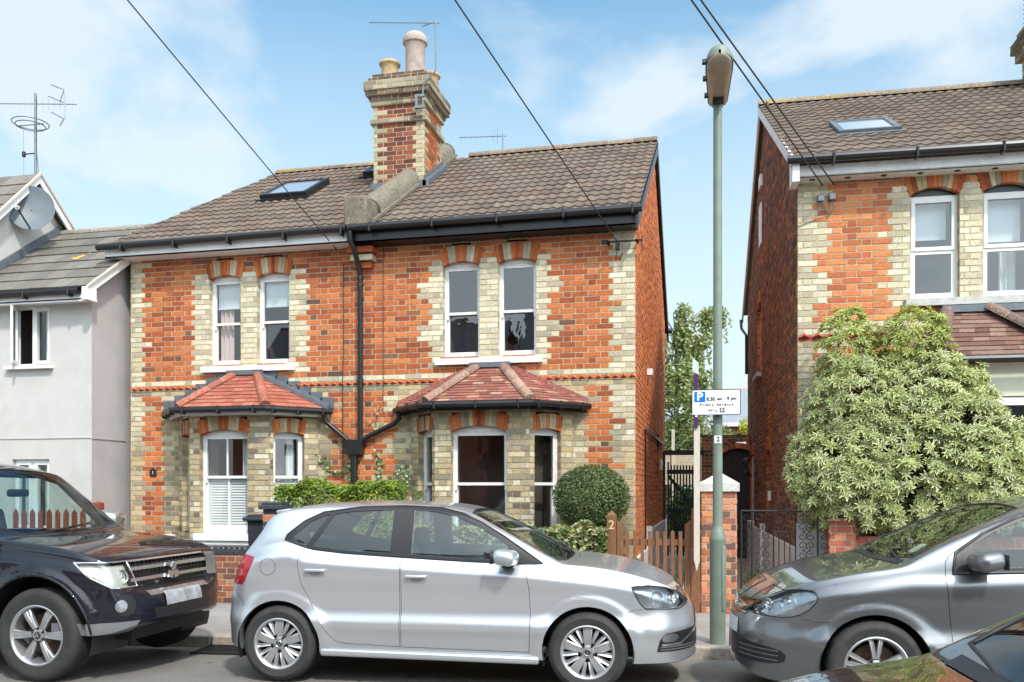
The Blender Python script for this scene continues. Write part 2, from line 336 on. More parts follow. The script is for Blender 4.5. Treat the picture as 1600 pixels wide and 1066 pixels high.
def reveals(mb, fr, u0, u1, z0, z1, d, cols):
    for u, s in ((u0, 1), (u1, -1)):
        q = [fr.p(u, 0, z0), fr.p(u, -d, z0), fr.p(u, -d, z1), fr.p(u, 0, z1)]
        mb.face(q if s < 0 else q[::-1], (.5, .5, .5), 1)
        k = int(z0 / .075)
        while k * .075 < z1:
            a, b = max(z0, k * .075 + .005), min(z1, k * .075 + .07); k += 1
            if b - a < .01: continue
            fr.box(mb, u, u + .004 * s, -d, .003, a, b, jit(random.choice(cols), .12), 0)
def arcpts(u0, u1, zs, rise, n=10):
    R, an = arcf(u1 - u0, rise); zc = zs + rise - R; uc = (u0 + u1) / 2
    return [(uc + R * sin(an - 2 * an * i / n), zc + R * cos(an - 2 * an * i / n)) for i in range(n + 1)]

# ------------------------------------------------------------------ windows
def curtain(fr, u0, u1, z0, z1, n, matname, parent, off, amp=.02, per=.07, flare=0):
    mb = MB(); rows = []
    for z in [z0 + (z1 - z0) * i / 6 for i in range(7)]:
        row = []
        for i in range(41):
            t = i / 40; u = u0 + (u1 - u0) * t * (1 - flare * (z - z0) / (z1 - z0)); row.append(fr.p(u, n + amp * sin(2 * pi * (u - u0) / per + .7 * sin(5 * t)), z))
        rows.append(row)
    mb.grid(rows); return mb.build('curtain', matname, parent, off, smooth=60)
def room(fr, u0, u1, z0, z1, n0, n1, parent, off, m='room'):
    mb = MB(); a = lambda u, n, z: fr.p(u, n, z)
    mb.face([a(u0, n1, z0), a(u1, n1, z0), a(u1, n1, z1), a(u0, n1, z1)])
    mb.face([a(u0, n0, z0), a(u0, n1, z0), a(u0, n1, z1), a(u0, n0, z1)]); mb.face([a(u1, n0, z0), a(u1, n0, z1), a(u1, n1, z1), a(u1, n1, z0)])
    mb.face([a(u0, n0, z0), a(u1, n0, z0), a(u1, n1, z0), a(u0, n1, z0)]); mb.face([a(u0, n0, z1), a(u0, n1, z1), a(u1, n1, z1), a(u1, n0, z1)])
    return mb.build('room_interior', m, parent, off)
def sash(parent, off, fr, u0, u1, z0, z1, rise, zm=None, pm='white', glass='glass', rec=.085, vbar=False, horns=True, depth=1.3, rw=.05):
    """vertical sliding sash in an opening u0..u1, z0..spring z1"""
    zm = zm or (z0 + z1) / 2; mb = MB(); a = -rec; j = .024
    fr.box(mb, u0, u0 + j, a - .09, a, z0, z1); fr.box(mb, u1 - j, u1, a - .09, a, z0, z1)
    fr.box(mb, u0 + j, u1 - j, a - .09, a - .003, z0, z0 + .04)
    fr.box(mb, u0 + j, u1 - j, a - .09, a - .003, z1 - .02, z1)
    if rise: fr.poly(mb, [(u0, z1)] + [(p[0], p[1] - .003) for p in arcpts(u0, u1, z1, rise)][::-1] + [(u1, z1)], a - .06, a - .001)
    s = .034; U0, U1 = u0 + j, u1 - j
    # upper sash (outer), lower sash (inner)
    for (A, B, n0, n1, top, botr) in ((zm - .02, z1 - .02, a - .045, a - .012, .035, .036), (z0 + .04, zm + .02, a - .083, a - .05, .036, .07)):
        fr.box(mb, U0, U0 + s, n0, n1, A, B); fr.box(mb, U1 - s, U1, n0, n1, A, B)
        fr.box(mb, U0 + s, U1 - s, n0, n1 - .001, B - top, B); fr.box(mb, U0 + s, U1 - s, n0, n1 - .001, A, A + botr)
        if vbar: fr.box(mb, (U0 + U1) / 2 - .011, (U0 + U1) / 2 + .011, n0 + .005, n1 - .002, A + botr, B - top)
    if horns:
        for q in (U0, U1 - s): fr.box(mb, q + .003, q + s - .003, a - .044, a - .014, zm - .085, zm - .021)
    w = mb.build('window', pm, parent, off)
    g = MB()
    for (A, B, n) in ((zm, z1 - .04, a - .03), (z0 + .1, zm, a - .068)): g.face([fr.p(U0 + s, n, A), fr.p(U1 - s, n, A), fr.p(U1 - s, n, B), fr.p(U0 + s, n, B)])
    g.build('pane', glass, w, off)
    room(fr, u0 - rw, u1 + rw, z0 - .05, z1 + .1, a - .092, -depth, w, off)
    return w
def casement(parent, off, fr, u0, u1, z0, z1, rec, split=None, f=.055, glass='glass', pm='white', transom=None, depth=1.2):
    mb = MB(); a = -rec; g = MB()
    us = [u0] + ([split] if split else []) + [u1]
    fr.box(mb, u0, u1, a - .06, a, z0, z0 + f * .7); fr.box(mb, u0, u1, a - .06, a, z1 - f * .7, z1)
    for u in us:
        c = min(max(u, u0 + f * .4), u1 - f * .4); fr.box(mb, c - f * .4, c + f * .4, a - .06, a - .001, z0 + f * .7, z1 - f * .7)
    zs = [z0 + f * .7] + ([transom] if transom else []) + [z1 - f * .7]
    for i in range(len(us) - 1):
        for k in range(len(zs) - 1):
            A0, A1 = us[i] + f * .55, us[i + 1] - f * .55; B0, B1 = zs[k], zs[k + 1]
            n0, n1 = a - .05, a + (.012 if (transom and k == 1) or not transom else -.004)
            fr.box(mb, A0, A0 + f * .8, n0, n1, B0, B1); fr.box(mb, A1 - f * .8, A1, n0, n1, B0, B1)
            fr.box(mb, A0 + f * .8, A1 - f * .8, n0, n1 - .001, B0, B0 + f * .8); fr.box(mb, A0 + f * .8, A1 - f * .8, n0, n1 - .001, B1 - f * .8, B1)
            g.face([fr.p(A0 + .03, a - .02, B0 + .03), fr.p(A1 - .03, a - .02, B0 + .03), fr.p(A1 - .03, a - .02, B1 - .03), fr.p(A0 + .03, a - .02, B1 - .03)])
    w = mb.build('window', pm, parent, off); g.build('pane', glass, w, off)
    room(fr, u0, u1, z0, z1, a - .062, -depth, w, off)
    return w

# ------------------------------------------------------------------ roofs
TIL = [(.15, .112, .085), (.138, .103, .08), (.168, .126, .096), (.125, .092, .072), (.155, .107, .082), (.145, .112, .09)]
def wavetiles(mb, P, eL, eR, rL, rR, gauge=.30, amp=.017, per=.15, cols=TIL, lip=.022):
    """P(u, t) -> (point, normal); eL/eR u-range at eave, rL/rR at ridge"""
    slope = (P(0, 1)[0] - P(0, 0)[0]).length; n = max(1, round(slope / gauge))
    for k in range(n):
        t0, t1 = k / n, (k + 1) / n
        a, b = lerp(eL, rL, t0), lerp(eR, rR, t0)
        ti = math.floor(a / .30)
        while ti * .30 < b:
            ua, ub = max(a, ti * .30), min(b, ti * .30 + .30); ti += 1
            if ub - ua < .01: continue
            c = jit(random.choice(cols), .12); m = max(2, int((ub - ua) / .0215)); jz = random.uniform(0, .004)
            lo, hi, un = [], [], []
            for i in range(m + 1):
                u = ua + (ub - ua) * i / m; w = amp * (.5 + .5 * cos(2 * pi * u / per)) ** 1.5 if amp else (0 if .01 < i / m < .99 else 0)
                p0, nn = P(u, t0 - .012); p1, _ = P(u, t1)
                lo.append(p0 + nn * (w + lip + jz)); hi.append(p1 + nn * (w + .003)); un.append(p0 + nn * (w + jz - .002))
            if not amp: lo[0] = lo[0]; 
            mb.grid([un, lo, hi], c)
            mb.face([un[0], hi[0], lo[0]], c); mb.face([un[-1], lo[-1], hi[-1]], c)
def ridge(mb, a, b, r=.12, seg=.45, cols=TIL, drop=.05, up=Vector((0, 0, 1)), n=8):
    a = Vector(a); b = Vector(b); L = (b - a).length; d = (b - a) / L; s = d.cross(up).normalized(); v = s.cross(d)
    k = max(1, round(L / seg))
    for i in range(k):
        p, q = a + d * L * i / k, a + d * L * (i + 1) / k; c = jit(random.choice(cols), .15); rr = r * random.uniform(.98, 1.03)
        arc = lambda o, R: [o - v * drop + s * R * cos(pi * j / n) + v * R * sin(pi * j / n) for j in range(n + 1)]
        r1, r0 = arc(p, rr), arc(q - d * .012, rr); mb.grid([r1, r0], c); mb.face(r1[::-1], c); mb.face(r0, c)
        if i < k - 1: mb.grid([arc(q - d * .014, rr * .93), arc(q + d * .004, rr * .93)], (.42, .37, .30))
def facet(mb, A, B, T1, T2, rows, cols, tw=.165, lip=.012):
    A, B, T1, T2 = map(Vector, (A, B, T1, T2)); nn = (B - A).cross(((T1 + T2) / 2) - A).normalized()
    if nn.z < 0: nn = -nn
    for k in range(rows):
        t0, t1 = k / rows, (k + 1) / rows; l0, r0, l1, r1 = A.lerp(T1, t0), B.lerp(T2, t0), A.lerp(T1, t1), B.lerp(T2, t1)
        w = (r0 - l0).length; m = max(1, round(w / tw)); sh = .5 * (k % 2) / m
        cuts = [0] + [x for x in [(i + sh) / m for i in range(0, m + 1)] if .02 < x < .98] + [1]
        for i in range(len(cuts) - 1):
            a, b = cuts[i], cuts[i + 1]; c = jit(random.choice(cols), .14); h = lip + random.uniform(0, .003)
            p0, p1, q0, q1 = l0.lerp(r0, a), l0.lerp(r0, b), l1.lerp(r1, a), l1.lerp(r1, b)
            dn = (l0 - l1).normalized() * .008
            mb.face([p0 + dn, p1 + dn, p1 + dn + nn * h, p0 + dn + nn * h], c); mb.face([p0 + dn + nn * h, p1 + dn + nn * h, q1 + nn * .002, q0 + nn * .002], c)
def gutter(mb, pts, r=.055):
    mb.tube(pts, r, 10)
def foliage(mb, n, samp, size, cols, aspect=.45, up=.35, fold=.15, inner=None):
    """samp() -> (point, outward direction); leaf = folded diamond; inner = colour of a centre patch"""
    for _ in range(n):
        p, d = samp(); d = (Vector(d) + Vector((random.gauss(0, .5), random.gauss(0, .5), random.gauss(0, .5) + up))).normalized()
        s = Vector((random.gauss(0, 1), random.gauss(0, 1), random.gauss(0, .6))); ax = s - d * s.dot(d)
        if ax.length < .01: continue
        ax.normalize(); sd = d.cross(ax); L = size * random.uniform(.65, 1.25); w = L * aspect; c = jit(random.choice(cols), .18, .1)
        a, b = p - ax * L * .5, p + ax * L * .5 - d * L * .1; m = p + d * 0
        mb.face([a, m + sd * w * .5 + d * fold * w, b, m - sd * w * .5 + d * fold * w], c)

def border(o, r, m, name='lamp_trim', parent=None):
    """thin bead round the open edge of a sheet mesh"""
    bm = bmesh.new(); bm.from_mesh(o.data); bmesh.ops.remove_doubles(bm, verts=bm.verts, dist=1e-5); ed = [e for e in bm.edges if len(e.link_faces) == 1]; used = set(); mb = MB()
    for e0 in ed:
        if e0 in used: continue
        used.add(e0); loop = [e0.verts[0], e0.verts[1]]
        while True:
            nx = [e for e in loop[-1].link_edges if len(e.link_faces) == 1 and e not in used]
            if not nx: break
            used.add(nx[0]); loop.append(nx[0].other_vert(loop[-1]))
        if len(loop) > 5:
            pts = [v.co.copy() for v in loop]; q = [pts[0]]
            for p in pts[1:]:
                if (p - q[-1]).length > .006: q.append(p)
            mb.tube(q, r, 6)
    bm.free(); return mb.build(name, m, parent or o, smooth=60)
# ================================================================== GROUND
KA = radians(5.45); KU = Vector((cos(KA), sin(KA), 0)); KN = Vector((-sin(KA), cos(KA), 0)); KO = Vector((0, 8.45, 0))
def kp(s, d, z): return KO + KU * s + KN * d + Vector((0, 0, z))
def strip(name, mname, rows, s0=-90, s1=90, label=None):
    mb = MB(); N = 60
    mb.grid([[kp(lerp(s0, s1, i / N), d, z) for i in range(N + 1)] for d, z in rows]); o = mb.build(name, mname); o['kind'] = 'structure'; return o
strip('road', 'asphalt', [(-26, -.06), (-9.3, -.05), (-6, .0), (-2.0, 0), (.02, -.06)])
strip('pavement', 'pave', [(.14, .050), (1.0, .066), (2.3, .075)])
strip('ground', 'soil', [(1.9, .055), (60, .055), (700, .05)], -900, 900)
strip('opposite_pavement', 'pave', [(-13.5, .07), (-7.6, .07), (-7.6, -.09)])
mb = MB(); s = -30
while s < 30:
    l = random.uniform(.86, .94); e = .006; c0 = kp(s + e, 0, -.12)
    mb.obox(c0 + KN * random.uniform(-.004, .004), KU * (l - 2 * e), KN * .145, (0, 0, .178 + random.uniform(-.004, .003))); s += l
kerb = mb.build('kerb', 'kerb'); kerb['kind'] = 'structure'
bv = kerb.modifiers.new('b', 'BEVEL'); bv.width = .018; bv.segments = 3
# drain grating beneath the black car
mb = MB()
mb.obox(kp(-4.95, -.42, -.047), KU * .62, KN * .03, (0, 0, .02)); mb.obox(kp(-4.95, -.03, -.047), KU * .62, KN * .03, (0, 0, .02))
for i in range(13): mb.obox(kp(-4.95 + i * .05, -.40, -.047), KU * .02, KN * .38, (0, 0, .018))
tag(mb.build('drain_cover', 'blackmetal'), 'iron drain grating in the gutter below the front bumper of the black off-road car', 'drain cover')
mb = MB(); mb.face([(-.95, 10.8, .082), (.95, 10.9, .082), (.95, 22, .082), (-.95, 22, .082)]); o = mb.build('path', 'gravel'); o['kind'] = 'structure'
# loose leaves and grit in the gutter
mb = MB()
for _ in range(420):
    s_ = random.uniform(-9, 6); d_ = -abs(random.gauss(0, .16)) - .01; q = kp(s_, d_, -.05 + max(0, -d_) * .03 + .004); a = random.uniform(0, 6.3); r = random.uniform(.006, .02)
    mb.face([q + Vector((cos(a) * r, sin(a) * r, 0)), q + Vector((cos(a + 1.6) * r * .5, sin(a + 1.6) * r * .5, .006)), q - Vector((cos(a) * r, sin(a) * r, 0)), q + Vector((cos(a - 1.6) * r * .5, sin(a - 1.6) * r * .5, .003))], jit(random.choice([(.25, .16, .06), (.35, .24, .08), (.12, .08, .05), (.3, .27, .22)]), .3))
tag(mb.build('fallen_leaves', 'plain'), 'small dry leaves and grit lying along the gutter', 'leaves', kind='stuff')

# ================================================================== HOUSES ONE AND TWO
HZ = [0, 1, 2, 1]
def zig(k, w=.055, m=4): return w * (abs((k % (2 * m)) - m) / m * 2 - 1)
GRP5 = [('R', 2), ('C', 2), ('R', 3), ('C', 2), ('R', 2)]
def semi(x0, x1, wins, bayx, name, label, side, tilec):
    off = ((x0 + x1) / 2, 11.8, 0); H = root(name, off, 0, label, 'house', 'pair of semi-detached brick houses')
    fr = Fr((0, 11.8, 0), (1, 0, 0))
    holes = [(a, b, 3.34, 4.64, .06, .225) for a, b in wins] + [(bayx[0] + .03, bayx[1] - .03, 0, 2.62)]
    w0, w1 = wins[0][0], wins[1][1]
    def col(u, z, k, hd):
        zz = zig(k + (3 if z > 3 else 0), .045)
        if 3.085 < z < 3.165: return jit(random.choice(CRM), .12)
        if 2.93 < z < 3.01: return jit(random.choice(YEL + GRY[:1]), .15)
        if 3.01 < z < 3.085: return jit(random.choice(RED[:3]), .1)
        corner = (u > x1 - .27 + zz) if side == 'r' else (u < x0 + .27 - zz)
        pal = CRM if z > 2.2 else YEL
        if corner: return jit(random.choice(pal), .14)
        if 3.25 < z < 4.74 and (w0 - .26 + zz < u < w0 + .01 or w1 - .01 < u < w1 + .25 - zz or wins[0][1] - .01 < u < wins[1][0] + .01): return jit(random.choice(CRM), .12)
        if z < 2.93 and (bayx[0] - .30 + zz < u < bayx[1] + .22 - zz):
            return jit(random.choice((YEL + GRY) if (z < 2.1 and (side == 'l' or u < bayx[0])) else (CRM[:2] + YEL)), .16)
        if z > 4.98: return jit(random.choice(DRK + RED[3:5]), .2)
        if z < 2.5 and u > x1 - .4 and side == 'l' and random.random() < .35: return jit(random.choice(DRK), .2)
        if z < 2.5 and u < x0 + .35 and side == 'r' and random.random() < .3: return jit(random.choice(YEL + RED), .2)
        c = random.choice(RED)
        if random.random() < .035: c = random.choice(DRK[:5])
        if z < 2.6 and random.random() < .25: c = random.choice([(.60, .16, .05), (.62, .20, .07)])
        return jit(c, .12)
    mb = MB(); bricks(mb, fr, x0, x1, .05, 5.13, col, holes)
    for a, b in wins:
        voussoirs(mb, fr, a, b, 4.64, .06, .225, GRP5); reveals(mb, fr, a, b, 3.34, 4.66, .11, CRM)
    # sawtooth string course
    u = x0 + .03
    while u < x1 - .03:
        if not (bayx[0] + .35 < u < bayx[1] - .35 and False):
            p = [fr.p(u, .006, 3.02), fr.p(u + .054, .03, 3.02 + .005), fr.p(u + .108, .006, 3.02), fr.p(u + .054, .006, 3.078)]
            c = jit(random.choice([(.5, .15, .07), (.42, .11, .05)]), .15); a_ = fr.p(u + .054, .052, 3.045)
            for i in range(4): mb.face([p[i], p[(i + 1) % 4], a_], c)
        u += .112
    fr.box(mb, x0, x1, 0, .012, 3.0, 3.012, (.35, .28, .2), 0)
    mb.build('front_wall', ['brick', 'mortar'], H, off)
    # plinth rendered white where the photo shows it
    if side == 'r':
        fs = Fr((x1, 11.8, 0), (0, 1, 0)); mb = MB()
        cs = lambda u, z, k, hd: jit(random.choice([(.66, .22, .085), (.60, .185, .07), (.70, .25, .10), (.55, .165, .065)]), .12)  # orange bricks, colour lifted to make up for weak sun on this wall
        gz = lambda z: (0, 7.4) if z < 5.0 else (max(0, (z - 5.1) / .66), 7.4 - max(0, (z - 5.1) / .66))
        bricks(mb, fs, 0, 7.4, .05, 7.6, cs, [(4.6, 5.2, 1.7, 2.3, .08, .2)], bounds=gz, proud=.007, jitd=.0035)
        reveals(mb, fs, 4.6, 5.2, 1.7, 2.3, .1, RED)
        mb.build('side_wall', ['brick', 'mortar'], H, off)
        mb = MB(); fs.box(mb, .0, 2.1, .0, .05, .05, .62); fs.box(mb, 2.1, 7.4, .0, .05, .05, .88); fs.box(mb, 2.0, 2.15, .0, .09, .05, .95); o = mb.build('plinth', 'oldwhite', H, off)
        mb = MB(); fs.box(mb, 4.6, 5.2, -.09, -.06, 1.7, 2.38); mb.build('window', 'room', H, off)
        mb = MB(); fs.box(mb, 3.9, 6.4, .0, .03, 2.42, 2.47); mb.tube([fs.p(1.45, .03, 2.42), fs.p(1.45, .03, .3)], .012, 6); mb.tube([fs.p(1.45, .03, 2.42), fs.p(6.4, .03, 2.42)], .012, 6); mb.build('wall_pipe', 'black', H, off)
        mb = MB(); fs.box(mb, 2.1, 2.26, .0, .09, 3.31, 3.41); mb.build('vent_cowl', 'white', H, off)
        mb = MB(); fs.box(mb, 5.6, 5.7, .0, .05, 1.9, 2.1); mb.build('meter_box', 'white', H, off)
        for zz_ in (4.35, 3.5): 
            mb = MB(); fs.box(mb, 6.3, 6.33, .0, .22, zz_, zz_ + .02); mb.build('pipe_bracket', 'white', H, off)
    # body of the house behind (back and far walls), plain
    mb = MB(); mb.box(x0 + .02, x1 - .02, 12.05, 12.07, .05, .3, (.3, .25, .2)); 
    mb.box(x0 + .0, x1 - .01, 19.0, 19.19, .05, 5.0, RED[3])
    if side == 'l': mb.box(x0 + .0, x0 + .12, 11.93, 19.0, .05, 5.0, RED[3]); mb.face([(x0 + .06, 11.9, 5.0), (x0 + .06, 19.1, 5.0), (x0 + .06, 15.6, 7.4)], RED[3])
    mb.build('back_wall', ['brick'], H, off)
    # upper windows
    for i, (a, b) in enumerate(wins):
        w = sash(H, off, fr, a, b, 3.34, 4.64, .06, zm=3.99, pm='white' if side == 'l' else 'oldwhite', glass='glass' if side == 'l' else 'oldglass', horns=True)
        if side == 'l':
            mb = MB(); fr.box(mb, a + .06, b - .06, -.17, -.165, 4.24, 4.62); fr.box(mb, a + .06, b - .06, -.175, -.15, 4.22, 4.245); mb.build('roller_blind', 'blind', w, off)
            if i == 0: curtain(fr, a + .07, a + .30, 3.38, 4.35, -.21, 'curtain', w, off, flare=.0)
            if i == 1: curtain(fr, b - .12, b - .04, 3.38, 4.35, -.21, 'curtain', w, off)
    mb = MB(); fr.box(mb, w0 - .10, w1 + .09, -.06, .075, 3.255, 3.34); o = mb.build('window_sill', 'stone', H, off)
    # ---- bay
    bx0, bx1 = bayx; Yb = 11.3; c0, c1 = bx0 + .5, bx1 - .5
    B = root('bay_window', (0, 0, 0)); B.parent = H
    F = Fr((c0, Yb, 0), (1, 0, 0)); wL = c1 - c0; Lc = Fr((bx0, 11.8, 0), (.5, -.5, 0)); R_ = Fr((c1, Yb, 0), (.5, .5, 0)); cl = .7071
    if side == 'l': fw = (-7.144 - c0, -6.389 - c0); cw = (.05, .5)
    else: fw = (-3.40 - c0, -2.636 - c0); cw = (.07, .50)
    zb, zs = (.90, 2.30)
    dirty = lambda u, z, k, hd: jit(random.choice(YEL + GRY if random.random() < (.5 if side == 'l' else .28 if z < 1.7 else .14) else (YEL + CRM[:2])), .16)
    mb = MB(); t = .2
    for f, L, (a, b), rs in ((F, wL, fw, .075), (Lc, cl, (cl - cw[1], cl - cw[0]), .035), (R_, cl, cw, .035)):
        bricks(mb, f, 0, L, .05, 2.62, dirty, [(a, b, zb, zs, rs, t)])
        voussoirs(mb, f, a, b, zs, rs, t, [('R', 3), ('Y', 3), ('R', 3), ('Y', 3), ('R', 3)] if f is F else [('R', 2), ('Y', 2), ('R', 1), ('Y', 2), ('R', 2)]); reveals(mb, f, a, b, zb, zs, .1, YEL)
    mb.build('bay_wall', ['brick', 'mortar_b'], H, off)
    bpy.data.objects.remove(B)
    for j, (f, (a, b), rs) in enumerate(((F, fw, .075), (Lc, (cl - cw[1], cl - cw[0]), .035), (R_, cw, .035))):
        w = sash(H, off, f, a, b, zb, zs, rs, zm=1.70 if side == 'l' else 1.60, pm='white' if side == 'l' else 'oldwhite', vbar=(side == 'l' and j == 0), depth=.42 if j else .9, rw=0 if j else .03, glass='glass' if side == 'l' else 'oldglass')
        if side == 'l':
            mb = MB(); z = zb + .12; U0, U1 = a + .06, b - .06
            while z < 1.68: f.p(0, 0, 0); mb.obox(f.p(U0, -.175, z), f.U * (U1 - U0), f.N * .012 + Vector((0, 0, -.03)), f.N * .004 + Vector((0, 0, .003))); z += .038
            for u in (U0, (U0 + U1) / 2 - .02, U1 - .04): f.box(mb, u, u + .04, -.185, -.160, zb + .08, 1.70)
            mb.build('shutter', 'white', w, off)
            curtain(f, b - .2, b - .07, 1.7, zs, -.22, 'pcurtain', w, off)
    mb = MB(); F.box(mb, fw[0] - .07, fw[1] + .07, -.05, .06, zb - .10, zb); R_.box(mb, cw[0] - .02, cw[1] + .05, -.05, .05, zb - .1, zb)
    if side == 'l': F.box(mb, -.02, wL + .02, .0, .03, .74, .80); F.box(mb, -.35, -.2, .05, .12, .74, .88)
    mb.build('window_sill', 'white' if side == 'l' else 'stone', H, off)
    # bay roof
    ez = 2.68; A = (bx0 - .2, 11.77, ez); Bp = (c0 - .06, 11.07, ez); Cp = (c1 + .06, 11.07, ez); D = (bx1 + .2, 11.77, ez)
    T1 = ((bx0 + bx1) / 2 - .17, 11.78, 3.22); T2 = ((bx0 + bx1) / 2 + .17, 11.78, 3.22)
    tc_ = [(.35, .115, .075), (.32, .10, .066), (.38, .135, .09)] if side == 'l' else [(.27, .10, .07), (.23, .085, .062), (.31, .12, .085), (.38, .22, .15), (.20, .085, .07), (.25, .11, .09), (.29, .11, .08)]
    mb = MB(); rows = 9 if side == 'l' else 13
    facet(mb, A, Bp, T1, T1, rows, tc_); facet(mb, Bp, Cp, T1, T2, rows, tc_); facet(mb, Cp, D, T2, T2, rows, tc_)
    mb.face([A, Bp, Cp, D], (.1, .1, .1))
    br = mb.build('bay_roof', 'plain', H, off)
    hc = [(.35, .11, .07), (.32, .10, .062)] if side == 'l' else [(.34, .21, .15), (.28, .16, .12)]
    up = Vector((0, 0, 1))
    for a, b in ((Bp, T1), (Cp, T2)):
        mb = MB(); a = Vector(a); b = Vector(b); ridge(mb, a + up * .02, b + up * .02, .07 if side == 'l' else .075, .27, hc, .02); mb.build('hip_tile', 'hip', br, off)
    for a, b in ((A, T1), (D, T2)):
        if side == 'r': mb = MB(); a = Vector(a); b = Vector(b); mb.obox(a + Vector((0, -.02, -.01)), b - a, Vector((0, .03, 0)), Vector((0, 0, .085)), (.30, .10, .08)); mb.build('edge_tile', 'hip', br, off)
    mb = MB()
    if side == 'l':
        for a, b, s in ((A, T1, -1), (D, T2, 1)):
            a = Vector(a); b = Vector(b); mb.obox(a + Vector((0, -.09, -.02)), b - a, Vector((0, .1, .02)), Vector((0, 0, .06)))
            for i in range(6):
                q = a.lerp(b, (i + .3) / 6.5); mb.box(q.x - .10, q.x + .10, 11.775, 11.79, q.z - .02, q.z + .14)
    mb.box(T1[0] - .12, T2[0] + .12, 11.70, 11.79, 3.2, 3.27); mb.build('lead_flashing', 'lead', br, off)
    # fascia + gutter on the bay
    mb = MB(); pts = [Vector(A) + Vector((-.03, -.02, -.045)), Vector(Bp) + Vector((-.03, -.06, -.045)), Vector(Cp) + Vector((.03, -.06, -.045)), Vector(D) + Vector((.03, -.02, -.045))]
    gutter(mb, pts, .042)
    for i in range(3):
        for tt in (.12, .5, .88): q = pts[i].lerp(pts[i + 1], tt); mb.rbox(q + Vector((0, 0, -.005)), (.03, .11, .11), .01, 1)
    mb.build('gutter', 'black', H, off)
    mb = MB(); w_ = .03
    for a, b in ((A, Bp), (Bp, Cp), (Cp, D)):
        a = Vector(a); b = Vector(b); d = (b - a).normalized(); n = Vector((-d.y, d.x, 0)); mb.obox(a + n * .04 - Vector((0, 0, .12)), b - a, n * .02, Vector((0, 0, .115)))
    mb.face([Vector(A) - Vector((0, 0, .06)), Vector(D) - Vector((0, 0, .06)), Vector(Cp) - Vector((0, 0, .06)), Vector(Bp) - Vector((0, 0, .06))])
    mb.build('fascia', 'white' if side == 'l' else 'black', H, off)
    return H, off, fr
HL, offL, frL = semi(-8.63, -4.93, [(-7.30, -6.78), (-6.52, -6.00)], (-7.80, -5.55), 'brick_house', 'left brick house of the pair, with a red tiled bay roof and shutters', 'l', TIL)
HR, offR, frR = semi(-4.93, -1.0, [(-3.67, -3.14), (-2.88, -2.34)], (-4.13, -1.83), 'brick_house', 'right brick house of the pair, with a mottled brown bay roof and orange side wall', 'r', TIL)
EY, EZ, RY, RZ = 11.5, 5.17, 15.65, 7.62
def slope(Ye, Ze, Yr, Zr):
    n = Vector((0, -(Zr - Ze), Yr - Ye)).normalized()
    return lambda u, t: (Vector((u, lerp(Ye, Yr, t), lerp(Ze, Zr, t))), n)
mb = MB(); wavetiles(mb, slope(EY, EZ, RY, RZ), -8.80, -5.02, -8.22, -5.02)
mb.face([(-8.85, 11.5, 5.16), (-4.95, 11.5, 5.16), (-4.95, RY, RZ), (-8.25, RY, RZ)], (.06, .05, .04)); mb.face([(-8.25, RY, RZ), (-4.95, RY, RZ), (-4.95, 19.6, 5.0), (-8.8, 19.6, 5.0)], TIL[0])
roofL = mb.build('roof', 'tile', HL, offL)
mb = MB(); wavetiles(mb, slope(EY, EZ, RY, RZ), -4.72, -.93, -4.72, -.93)
mb.face([(-4.95, 11.5, 5.16), (-.95, 11.5, 5.16), (-.95, RY, RZ), (-4.95, RY, RZ)], (.06, .05, .04)); mb.face([(-4.95, RY, RZ), (-.93, RY, RZ), (-.93, 19.6, 5.0), (-4.95, 19.6, 5.0)], TIL[0])
roofR = mb.build('roof', 'tile', HR, offR)
mb = MB(); ridge(mb, (-8.22, RY, RZ + .03), (-5.3, RY, RZ + .03), .09, .45, [(.22, .165, .11), (.19, .14, .095), (.30, .2, .08)], .04); mb.build('ridge_tile', 'hip', roofL, offL)
mb = MB(); ridge(mb, (-4.35, RY, RZ + .03), (-.93, RY, RZ + .03), .10, .45, [(.20, .15, .11), (.17, .13, .095), (.22, .165, .12)], .04); mb.build('ridge_tile', 'hip', roofR, offR)
# verge board, right gable
mb = MB()
for a, b in (((-.93, 11.45, 5.08), (-.93, RY, RZ - .05)), ((-.93, RY, RZ - .05), (-.93, 19.65, 4.92))):
    a = Vector(a); b = Vector(b); mb.obox(a, b - a, (-.035, 0, 0), (0, 0, -.17))
mb.tube([(-.86, 19.62, 4.98), (-1.3, 19.62, 4.98)], .06, 8)
mb.build('verge_board', 'black', HR, offR)
# eaves gutters
mb = MB(); gutter(mb, [(-8.92, 11.42, 5.12), (-4.95, 11.42, 5.15)], .050)
for i in range(5): mb.rbox(Vector((-8.5 + i * .87, 11.42, 5.105)), (.03, .13, .13), .01, 1)
mb.build('gutter', 'black', HL, offL)
mb = MB(); mb.box(-8.85, -4.98, 11.5, 11.53, 4.98, 5.12); mb.box(-8.85, -4.98, 11.5, 11.8, 4.98, 4.995); mb.build('fascia', 'white', HL, offL)
mb = MB(); gutter(mb, [(-4.93, 11.42, 5.15), (-.88, 11.42, 5.15)], .050)
for i in range(5): mb.rbox(Vector((-4.6 + i * .9, 11.42, 5.135)), (.03, .13, .13), .01, 1)
mb.build('gutter', 'black', HR, offR)
mb = MB(); mb.box(-4.97, -.96, 11.5, 11.53, 4.97, 5.12); mb.box(-4.97, -.96, 11.5, 11.8, 4.97, 4.985); mb.build('fascia', 'black', HR, offR)
